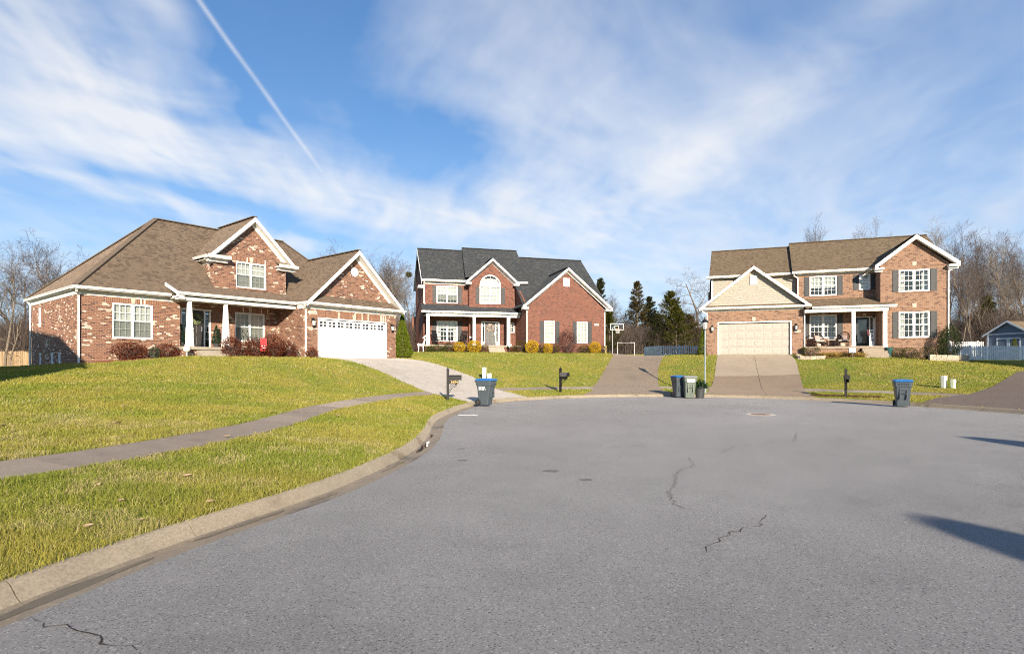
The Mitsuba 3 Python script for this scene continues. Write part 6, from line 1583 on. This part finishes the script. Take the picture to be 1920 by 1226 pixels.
shrub('larger yellow shrub just left of the porch steps of the red brick house', H2, -4.0, .55, .60, .5, .92, YEL, 24, 2200, .075)
shrub('rust coloured shrub touching the left side of the red brick house steps', H2, -3.18, .8, .40, .35, .70, RST, 25, 1100)
shrub('low rust coloured shrub right of the round yard sign', H2, -.75, .85, .40, .35, .58, RST, 26, 1100)
shrub('olive green shrub at the inner corner beside the garage wing downspout', H2, -.30, .25, .55, .45, .95, OLV, 27, 1700)
shrub('yellow shrub in front of the downspout of the garage wing', H2, .25, -.75, .56, .5, .95, YEL, 28, 2100, .075)
shrub('olive shrub between two yellow shrubs left of the first garage wing window', H2, 1.05, -.6, .42, .38, .66, OLV, 29, 1200)
shrub('small yellow shrub under the left window of the garage wing', H2, 1.55, -.75, .40, .36, .74, YEL, 30, 1400, .07)
shrub('olive shrub just left of the tall burgundy bush', H2, 2.2, -.6, .42, .38, .66, OLV, 31, 1200)
shrub('tall twiggy burgundy bush between the windows of the garage wing', H2, 3.25, -.6, .72, .6, 1.60, [(.085, .040, .040), (.065, .035, .034), (.11, .055, .05)], 32, 3000, .06, spiky=.9)
shrub('olive shrub just right of the tall burgundy bush', H2, 4.65, -.6, .50, .42, .62, OLV, 33, 1300)
shrub('rightmost yellow shrub in front of the garage wing', H2, 5.5, -.75, .55, .5, .88, YEL, 34, 1900, .075)
shrub('olive shrub at the right corner of the red brick house', H2, 6.25, -.6, .42, .38, .60, OLV, 35, 1100)
GRN = [(.050, .062, .016), (.070, .082, .020), (.036, .048, .012), (.09, .085, .03)]
shrub('clipped boxy green bush on the stone edging beside the tan driveway', H3, 5.72, -1.2, .62, .45, .68, GRN, 36, 2600, .045, boxy=.6)
shrub('round green bush right of the teal planter', H3, 10.75, -.95, .48, .42, .62, GRN, 37, 1700, .045)
shrub('round green bush under the left half of the lower right window of the tan house', H3, 11.35, -.9, .52, .45, .70, GRN, 38, 1900, .045)
shrub('round green bush under the right half of the lower right window of the tan house', H3, 12.3, -.95, .52, .45, .82, GRN, 39, 1900, .045)
hk = shrub('tall glossy green holly at the right corner of the tan house', H3, 13.55, -.75, .62, .55, 1.95, [(.030, .055, .018), (.045, .075, .022), (.022, .042, .014), (.09, .10, .05)], 40, 4200, .075, name='holly', spiky=.35)
labels[hk]['category'] = 'shrub'
yg = M(); r0 = np.random.default_rng(77); parts = []
for u in np.linspace(6.5, 8.7, 12):
    p = H3([u, -1.05 + .15 * r0.normal(), 0]); n = 130; base = np.array([p[0], p[1], zg(p[0], p[1])]); d = r0.normal(size=(n, 3)) * [.6, .6, .2] + [0, 0, .8]
    parts.append(cards(base + d * (.14 + .12 * r0.random((n, 1))), d, .30, .016, pick([(.42, .28, .08), (.50, .33, .12), (.26, .20, .05)], n, r0), r0))
scene['ornamental_grass'] = leaf_ply(parts); labels['ornamental_grass'] = {'label': 'yellowed clumps of ornamental grass along the tan house porch', 'kind': 'stuff'}


def cone_tree(label, x, y, h, rad, cols, seed, n=6000, leaf=.09, name='arborvitae', cat='tree', power=.75, z=None, smooth=False, base=.04):
    k = thing(name, label, cat); r = np.random.default_rng(seed); z = zg(x, y) if z is None else z
    t = r.random(n) ** 1.35; a = r.random(n) * 2 * math.pi
    R = rad * (1 - t) ** power * np.minimum(1, .72 + t * 4) * (1 if smooth else (0.80 + .35 * meshkit.fbm(np.stack([np.cos(a) * 2.2, np.sin(a) * 2.2, t * 9 + seed], -1), 3)))
    q = R * (1 - .35 * r.random(n) ** 2.5)
    c = np.stack([q * np.cos(a), q * np.sin(a), h * (base + (1 - base) * t)], -1)
    d = np.stack([np.cos(a) * .45, np.sin(a) * .45, np.ones(n)], -1) + r.normal(size=(n, 3)) * .3
    V, F, C = cards(c + [x, y, z], d, leaf * (.8 + .5 * r.random(n)), leaf * .42, pick(cols, n, r), r)
    scene[k + '__crown'] = leaf_ply([(V, F, C)])
    put(k + '__trunk', M().tube([[x, y, z - .1], [x, y, z + h * .5], [x, y, z + h * .92]], [rad * .12, rad * .07, .01], 7), 'bark')
    return k


ARB = [(.115, .16, .018), (.15, .19, .02), (.085, .125, .015), (.17, .19, .03)]
q = H1([6.62, .55, 0]); cone_tree('tall pointed bright green arborvitae at the right end of the white garage', q[0], q[1], 3.15, .76, ARB, 51, 9000, .10, power=1.0)
cone_tree('small pointed green arborvitae at the left corner of the tan garage', 13.75, 41.6, 1.95, .38, ARB, 52, 4000, .075, power=.9)
cone_tree('small rounded arborvitae beside the blue shed side painted as sunlit white', 41.0, 47.0, 1.75, .34, [(.13, .14, .02), (.10, .12, .018)], 53, 2600, .07, power=.5)
for u, v, lab in ((-6.36, 2.55, 'dark green potted topiary left of the front door, behind the porch column'), (-4.62, 2.5, 'dark green potted topiary right of the front door of the mottled brick house')):
    q = H1([u, v, 0]); k = cone_tree(lab, q[0], q[1], 1.0, .24, [(.020, .045, .026), (.03, .06, .035)], int(60 - u), 1500, .06, 'topiary', 'potted plant', z=2.82)
    put(k + '__pot', M().lathe([(0, 2.60), (.12, 2.60), (.16, 2.86), (.14, 2.86), (0, 2.84)], (q[0], q[1], 0), 14), 'pot_dark')
# two unseen cones added beyond the lower right edge, shaped to shade the asphalt
for x, y, h, lab in ((7.4, -7.9, 4.40, 'unseen round topped conifer added behind the viewer to shade the near asphalt'), (13.44, -1.1, 4.15, 'unseen round topped conifer added beyond the right edge to shade the far asphalt')):
    cone_tree(lab, x, y, h, 1.1, [(.04, .06, .02), (.05, .07, .025)], int(x), 12000, .16, 'clipped_conifer', 'tree', .40, smooth=True)
r0 = np.random.default_rng(90); n = 900; d = r0.normal(size=(n, 3)); d[:, 2] = np.abs(d[:, 2]) * .8; d /= np.linalg.norm(d, axis=1, keepdims=True)
c = np.array([9.56, 29.3, .52]) + d * (r0.random((n, 1)) ** .5) * [.42, .36, .46]
scene['evergreen_boughs'] = leaf_ply([cards(c, d + r0.normal(size=(n, 3)) * .5 + [0, 0, .2], .13, .03, pick([(.022, .055, .028), (.035, .075, .035), (.018, .04, .02)], n, r0), r0)])
labels['evergreen_boughs'] = {'label': 'dark green cut evergreen boughs standing in the round can by the bins', 'category': 'plant'}

# ------------------------------------------------------------------ trees: a few grown shapes, placed many times
def grow(seed, h=10.0, spread=.55, trunk_r=.16, first=.28, levels=5, nb=(9, 6, 5, 4), up=.25, low=False):
    """a leafless tree: (trunk and limbs, branches and twigs) as meshes, height about h"""
    r = np.random.default_rng(seed); big, fine = M(), []

    def branch(p, d, L, rad, lev):
        n = max(3, 7 - lev); pts = [p]; q = p; dd = d
        for i in range(n):
            dd = dd + r.normal(size=3) * (.10 + .06 * lev) + np.array([0, 0, up * (.10 if lev else .04)]); dd /= np.linalg.norm(dd)
            q = q + dd * L / n; pts.append(q)
        pts = np.array(pts); rr = np.linspace(rad, rad * (.28 if lev else .22), n + 1)
        if lev <= 1: big.tube(pts, rr, 7 if lev == 0 else 5, False)
        else: fine.append((pts, np.maximum(rr, .0045)))
        if lev >= levels - 1: return
        k = nb[lev]
        for i in range(k):
            t = (first if lev == 0 else .18) + (.97 - (first if lev == 0 else .18)) * ((i + r.random() * .8) / k)
            j = min(int(t * n), n - 1); f = t * n - j; s = pts[j] * (1 - f) + pts[j + 1] * f
            ax = pts[j + 1] - pts[j]; ax /= np.linalg.norm(ax); side = np.cross(ax, r.normal(size=3)); side /= np.linalg.norm(side)
            ang = spread * (.75 + .5 * r.random()) * (1.15 - .35 * t if lev == 0 else 1)
            nd = ax * math.cos(ang) + side * math.sin(ang)
            branch(s, nd, L * ((.62 - .34 * t) if lev == 0 else (.62 - .25 * t)) * (.8 + .4 * r.random()), max(.006, rad * (1 - .72 * t) * (.55 if lev == 0 else .6)), lev + 1)

    branch(np.array([0, 0, -.2]), np.array([.04 * r.normal(), .04 * r.normal(), 1.0]), h, trunk_r, 0)
    V, F, n = [], [], 0
    for pts, rr in fine:
        v, f = tube(pts, rr, 3); V.append(v); F.append(f + n); n += len(v)
    (bv, bf), fv = big.out(), np.vstack(V)
    q = np.array([1, 1, 10.0 / fv[:, 2].max()])
    return (bv * q, bf), (fv * q, np.vstack(F))


KINDS = []
for i, a in enumerate((dict(h=10, spread=.55, nb=(13, 7, 5, 4), levels=5), dict(h=10, spread=.75, nb=(10, 8, 5, 4), first=.22, levels=5, up=.35), dict(h=10, spread=.42, nb=(15, 6, 5, 3), first=.3, levels=5, up=.5, trunk_r=.13), dict(h=10, spread=.85, nb=(9, 8, 6, 4), first=.30, levels=5, trunk_r=.19), dict(h=10, spread=.5, nb=(12, 7, 4, 4), first=.45, levels=5, trunk_r=.12))):
    big, fine = grow(100 + i, **a); g = f'tree_shape_{i}'
    KINDS.append((big, fine))


def grown(name, label, kind, x, y, h, rot, group=None, tw='twig', bark='bark', sx=1.0):
    k = thing(name, label, 'tree', group); big, fine = KINDS[kind]
    key = f'shape_{kind}_{tw}_{bark}'
    if key + '_t' not in PLY:
        PLY[key + '_t'] = mikit.ply((big[0], np.vstack([big[1]])), bark, smooth=True); PLY[key + '_c'] = mikit.ply(fine, tw)
    W_ = T().translate([x, y, zg(x, y)]).rotate([0, 0, 1], rot).scale([h / 10 * sx, h / 10 * sx, h / 10])
    scene[k + '__trunk'] = {**PLY[key + '_t'], 'to_world': W_}
    scene[k + '__crown'] = {**PLY[key + '_c'], 'to_world': W_}
    return k


PLY = {}
tr = np.random.default_rng(31)
LEFT = [(-40.5, 46, 9.9), (-41.7, 50, 9.6), (-45.5, 58, 13.2), (-46.5, 62, 12.2), (-47.0, 55, 9.5), (-48.6, 60, 11.8), (-36.6, 42, 5.1), (-38.4, 50, 8.6), (-52, 60, 10.5)]
BEHIND = [(-26.7, 72, 13.0), (-25.7, 74, 13.0), (-24.5, 76, 13.9), (-20.7, 70, 13.5), (-20.3, 75, 13.8)]
GAP = [(-16.4, 66, 12.5), (-14.2, 63, 11.6), (-12.1, 60, 10.8), (-10.5, 58, 9.5), (-10.7, 64, 8.8), (-12.3, 52, 6.1), (-10.0, 52, 3.6), (-9.2, 56, 5.5), (-15.0, 70, 11.0), (-13.2, 66, 12.0), (-17.5, 70, 12.2)]
MID = [(15.5, 92, 9.8), (16.5, 91, 8.7), (18.3, 93, 6.3), (22.1, 89, 7.3), (20.3, 89, 5.2), (29.2, 87, 8.7), (27.6, 91, 5.3), (30.6, 94, 5.0), (26.8, 94, 9.0), (18.5, 87, 8.3), (23.9, 91, 8.7), (23.0, 90, 6.1), (27.4, 87, 6.3), (19.1, 94, 5.5)]
ROOF = [(43.0, 84, 20.2), (47.0, 87, 18.6), (56.8, 92, 21.8), (65.0, 95, 20.0)]
WOOD = [(48.1, 64, 16.8), (50.7, 66, 15.9), (47.3, 60, 13.2), (47.0, 58, 11.5), (53.5, 64, 13.0), (51.6, 60, 12.6), (54.7, 62, 13.8), (43.6, 56, 10.0), (45.7, 57, 9.1), (57.7, 70, 12.7), (49.2, 58, 9.2), (60.9, 70, 12.0), (50.9, 57, 11.7), (54.9, 72, 13.7), (57.2, 72, 14.0), (51.9, 70, 15.3), (59.6, 66, 15.1), (65.6, 78, 17.7), (65.2, 80, 18.8), (71.5, 82, 18.5)]
WOOD = [(x, y, h * .94) for x, y, h in WOOD] + [(44.5 + 24 * tr.random(), 60 + 22 * tr.random(), 6 + 4.5 * tr.random()) for _ in range(12)]
for pts, nm, lab, grp in ((LEFT, 'bare_tree', 'bare winter tree beyond the wooden fence, left of the mottled brick house', 'bare trees left of the mottled brick house'),
                          (BEHIND, 'bare_tree', 'bare winter tree showing its twigs above the roof of the mottled brick house', 'bare trees behind the mottled brick house'),
                          (GAP, 'bare_tree', 'bare winter tree in the gap between the mottled brick house and the red brick house', 'bare trees between the two left houses'),
                          (MID, 'bare_tree', 'bare winter tree among the evergreens behind the hoop and the white fence', 'bare trees behind the aggregate driveway'),
                          (ROOF, 'bare_tree', 'tall bare tree rising behind the roof of the tan house', 'bare trees behind the tan house'),
                          (WOOD, 'bare_tree', 'bare winter tree in the wood behind the blue shed', 'bare trees of the wood behind the shed')):
    for i, (x, y, h) in enumerate(pts):
        pale = pts is GAP and i % 3 == 0 or pts is MID and i % 3 == 1 or pts is WOOD and i % 5 == 0
        grown(nm, lab, int(tr.integers(5)) if pts not in (ROOF, WOOD) else (2, 4, 0)[i % 3], x, y, h * 1.04, float(tr.random() * 360), grp, 'twig_pale' if pale else 'twig', 'bark', .45 if pts is ROOF else .62 if pts is WOOD else .85)
grown('bare_tree', 'large spreading bare tree standing left of the beige garage gable of the tan house', 3, 29.0, 92, 13.9, 40.0)
# a clump of mistletoe in one of the trees of the gap
r0 = np.random.default_rng(8); n = 700; d = r0.normal(size=(n, 3)); d /= np.linalg.norm(d, axis=1, keepdims=True)
c = np.array([-10.4, 58.0, zg(-10.5, 58) + 8.2]) + d * (r0.random((n, 1)) ** .4) * [.36, .36, .30]
scene['mistletoe'] = leaf_ply([cards(c, d, .14, .035, pick([(.10, .10, .03), (.14, .12, .05)], n, r0), r0)]); labels['mistletoe'] = {'label': 'round clump of mistletoe high in the bare trees between the two left houses', 'category': 'plant'}


def cedar(label, x, y, h, seed, cols, rad=.30, n=9000):
    k = thing('evergreen_tree', label, 'tree'); r = np.random.default_rng(seed); z = zg(x, y)
    nb = 150; t = r.random(nb) ** .9; a = r.random(nb) * 2 * math.pi
    L = h * rad * (1 - t) ** .8 * (.55 + .6 * r.random(nb)) + .15
    which = r.integers(nb, size=n); s = r.random(n) ** .6
    bt, ba, bl = t[which], a[which], L[which]
    tilt = .25 + .5 * bt
    ctr = np.stack([np.cos(ba) * bl * s, np.sin(ba) * bl * s, h * (.08 + .90 * bt) + bl * s * tilt], -1) + r.normal(size=(n, 3)) * (.10 + .05 * h * .1 * (1 - bt))[:, None] * [1, 1, .7]
    d = np.stack([np.cos(ba), np.sin(ba), tilt + .3], -1) + r.normal(size=(n, 3)) * .5
    V, F, C = cards(ctr + [x, y, z], d, (.16 + .16 * r.random(n)) * (h / 8) ** .4, .07 + .05 * r.random(n), pick(cols, n, r), r, .3)
    scene[k + '__crown'] = leaf_ply([(V, F, C)])
    m = M().tube([[x, y, z - .2], [x, y, z + h * .5], [x, y, z + h * .97]], [h * .018, h * .011, .012], 7)
    for i in range(0, nb, 2):
        b0 = np.array([x, y, z + h * (.06 + .90 * t[i])]); m.tube([b0, b0 + np.array([math.cos(a[i]), math.sin(a[i]), .3 + .5 * t[i]]) * L[i] * .9], [.02, .006], 4, False)
    put(k + '__trunk', m, 'bark')


CB = [(.075, .058, .022), (.055, .052, .018), (.095, .065, .028), (.045, .042, .018)]
CG = [(.070, .072, .014), (.050, .056, .012), (.095, .085, .018), (.036, .042, .010)]
CD = [(.035, .040, .018), (.025, .032, .014), (.05, .048, .02)]
for a in (('tallest brown tinged evergreen rising behind the soccer goal', 18.7, 86, 10.9, 201, CB, .24), ('dark evergreen between the tallest evergreen and the olive one', 21.0, 88, 8.7, 202, CD, .30), ('broad olive green evergreen behind the white picket fence gate', 23.1, 84, 9.2, 203, CG, .36),
          ('lower olive evergreen close behind the picket fence', 22.8, 80, 6.6, 204, CG, .46), ('olive evergreen just right of the red brick house behind the hoop', 13.9, 82, 6.2, 205, CG, .40), ('dark pine top showing over the right roof slope of the red brick house', 13.8, 90, 11.8, 206, CD, .22),
          ('dark evergreen low behind the goal and fence', 20.4, 81, 5.6, 207, CD, .42), ('brownish evergreen left of the tan house behind the small arborvitae', 25.4, 83, 5.6, 212, CB, .42), ('olive evergreen within the bare wood above the shed fence', 51.2, 62, 6.4, 208, CG, .26), ('dark evergreen at the far right edge of the wood', 57.3, 66, 5.2, 209, CD, .4), ('dark evergreen low in the wood left of the shed', 47.6, 59, 4.6, 210, CD, .42), ('dark evergreen low in the wood right above the shed roof', 52.6, 60, 4.0, 211, CD, .45)):
    cedar(*a)
# brush under the trees
bm, parts = M(), []
br = np.random.default_rng(55); V_, F_, n_ = [], [], 0
for i in range(1500):
    p = br.normal(size=2) * [1.5, .8]; hh = 1.2 + 2.2 * br.random(); d = br.normal(size=2) * .5
    pts = np.array([[*p, 0], [*(p + d * .4), hh * .5], [*(p + d), hh * .85], [*(p + d * 1.5 + br.normal(size=2) * .2), hh]])
    v, f = tube(pts, [.011, .009, .006, .003], 3); V_.append(v); F_.append(f + n_); n_ += len(v)
scene['brush_clump'] = {'type': 'shapegroup', 'stems': mikit.ply((np.vstack(V_), np.vstack(F_)), 'twig')}
n = 1600; c = br.normal(size=(n, 3)) * [1.5, .8, .5] + [0, 0, .9]; c[:, 2] = np.abs(c[:, 2])
scene['brush_leaf_clump'] = {'type': 'shapegroup', 'leaves': leaf_ply([cards(c, br.normal(size=(n, 3)), .14, .07, pick([(.16, .095, .05), (.11, .075, .04), (.075, .06, .03), (.06, .06, .025)], n, br), br)])}
spots = [(13 + 19 * br.random(), 82 + 10 * br.random()) for _ in range(46)] + [(42.5 + 27 * br.random(), 57.5 + 16 * br.random()) for _ in range(60)] + [(-17 + 9 * br.random(), 53 + 10 * br.random()) for _ in range(14)] + [(-56 + 19 * br.random(), 54 + 9 * br.random()) for _ in range(24)]
for i, (x, y) in enumerate(spots):
    s = .8 + .6 * br.random(); W_ = T().translate([x, y, zg(x, y) - .05]).rotate([0, 0, 1], float(br.random() * 360)).scale([s, s, s * (.7 + .5 * br.random())])
    scene[f'undergrowth__{i:03d}'] = {'type': 'instance', 'group': {'type': 'ref', 'id': 'brush_clump'}, 'to_world': W_}
    if i % 2 == 0: scene[f'leaf_litter__{i:03d}'] = {'type': 'instance', 'group': {'type': 'ref', 'id': 'brush_leaf_clump'}, 'to_world': W_}
labels['undergrowth'] = {'label': 'tangled leafless brush under the trees behind the houses', 'kind': 'stuff'}
labels['leaf_litter'] = {'label': 'dead brown leaves hanging in the brush under the trees', 'kind': 'stuff'}

# ------------------------------------------------------------------ grass: blades over the lawns, shorter and denser near the viewer
gr = np.random.default_rng(404)
solid = unary_union(list(drive_polys.values()) + [walk_ring, street_poly.buffer(.435)] + [Polygon([tuple(f([u, v, 0])[:2]) for u, v in P]) for f, P in (
    (H1, [(-10.85, 2.2), (-7, 2.2), (-7, .7), (-.97, .7), (-.97, 0), (5.6, 0), (5.6, 10.4), (-10.85, 10.4)]), (H2, [(-7.6, 1.5), (0, 1.5), (0, 0), (6.7, 0), (6.7, 13), (-7.6, 9.4)]), (H3, [(-.8, 0), (5.4, 0), (5.4, -.6), (10, -.6), (10, 0), (13.8, 0), (13.8, 10), (-.8, 10)]))])
beds = unary_union([Polygon([(14.75, 28.55), (15.3, 28.75), (16.3, 27.6), (17.0, 26.7), (16.85, 26.1), (16.3, 26.9), (15.4, 27.75)])] + [Polygon([tuple(H1([u, v, 0])[:2]) for u, v in [(-10.8, 2.2), (-10.7, 1.5), (-9.6, .95), (-8.0, .75), (-7.1, .6), (-7.0, 2.2)]])])
GV, GF, GC, gn = [], [], [], 0
for y0, y1, dens, hh, ww in ((3.0, 5.5, 5200, .062, .0042), (5.5, 8.0, 3800, .062, .0055), (8.0, 12.0, 2000, .060, .0075), (12.0, 18.0, 900, .060, .012), (18.0, 28.0, 420, .058, .020), (28.0, 46.5, 170, .056, .034)):
    xa, xb = -.91 * y1 - .6, min(.92 * y1, 30.0)
    n = int((xb - xa) * (y1 - y0) * dens)
    x, y = xa + (xb - xa) * gr.random(n), y0 + (y1 - y0) * gr.random(n)
    ok = np.abs(x) < .91 * y + .6
    x, y = x[ok], y[ok]
    ok = ~shapely.contains_xy(solid, x, y); x, y = x[ok], y[ok]
    ok = ~shapely.contains_xy(beds, x, y); x, y = x[ok], y[ok]
    P2 = np.stack([x, y, np.zeros_like(x)], -1)
    tone = meshkit.fbm(P2 * [.55, .55, 1], 3, 3); tuft = meshkit.fbm(P2 * [4.5, 4.5, 1], 2, 9); dry = meshkit.fbm(P2 * [1.7, 1.7, 1] + 40, 3, 12)
    n = len(x); z = zt(x, y)
    h = hh * (.30 + 1.4 * tuft) * (.55 + .85 * gr.random(n))
    a = gr.random(n) * 2 * math.pi; ln = np.abs(gr.normal(0, .75, n)) * h; b = gr.random(n) * 2 * math.pi
    w = ww * (.7 + .6 * gr.random(n))
    base = np.stack([x, y, z - .004], -1); sd = np.stack([np.cos(a), np.sin(a), np.zeros(n)], -1) * w[:, None] / 2
    lean = np.stack([np.cos(b) * ln, np.sin(b) * ln, np.zeros(n)], -1)
    mid = base + lean * .35 + np.stack([np.zeros(n), np.zeros(n), h * .6], -1); tip = base + lean + np.stack([np.zeros(n), np.zeros(n), h], -1)
    V = np.stack([base - sd, base + sd, mid + sd * .75, mid - sd * .75, tip], 1).reshape(-1, 3); i5 = np.arange(n)[:, None] * 5
    GV.append(V); GF.append(np.vstack([i5 + [0, 1, 2], i5 + [0, 2, 3], i5 + [3, 2, 4]]) + gn); gn += len(V)
    k = np.clip((tone - .36) / .28 + gr.normal(0, .22, n), 0, 1)[:, None]
    c = np.array([.235, .270, .045]) * (1 - k) + np.array([.350, .315, .070]) * k
    straw = (gr.random(n) < (.10 if y0 < 12 else .03) + (.5 if y0 < 12 else .25) * np.clip((dry - .50) / .22, 0, 1))[:, None]
    c = np.where(straw, np.array([.48, .41, .19]) * (.7 + .5 * gr.random((n, 1))), c) * (.75 + .5 * gr.random((n, 1)))
    GC.append(np.repeat(c, 5, 0))
scene['grass'] = mikit.ply((np.vstack(GV), np.vstack(GF)), 'leafy', color=np.vstack(GC)); labels['grass'] = {'label': 'winter lawn grass, yellow green with straw coloured blades', 'kind': 'stuff'}
# fallen leaves
for x, y, s in ((-3.45, 5.35, .045), (-3.75, 5.1, .04), (-3.2, 6.1, .045), (-4.0, 5.9, .045), (-5.0, 10.1, .06), (-4.0, 7.1, .05), (-7.4, 10.8, .09), (-8.6, 9.7, .08), (-4.6, 6.4, .045), (-4.5, 14.8, .09), (-3.3, 18.2, .1), (-9.3, 13.8, .09)):
    k = thing('fallen_leaf', 'curled pale dead leaf lying on the grass of the left lawn', 'leaf', 'dead leaves on the left lawn'); z = zg(x, y) + .055
    a = gr.random() * 6.28; fr = Fr([x, y, z], math.degrees(a)); V, F = [], []
    for i in range(7):
        t = i / 6 * 2 - 1; w = s * .55 * math.sqrt(max(0.02, 1 - t * t))
        V += [[t * s, -w, .35 * w + .01], [t * s, 0, .0 + .2 * s * t * t], [t * s, w, .45 * w + .012]]
    for i in range(6): F += [[i * 3, i * 3 + 3, i * 3 + 4, i * 3 + 1], [i * 3 + 1, i * 3 + 4, i * 3 + 5, i * 3 + 2]]
    put(k, M().add(V, F), 'dry_leaf', fr)
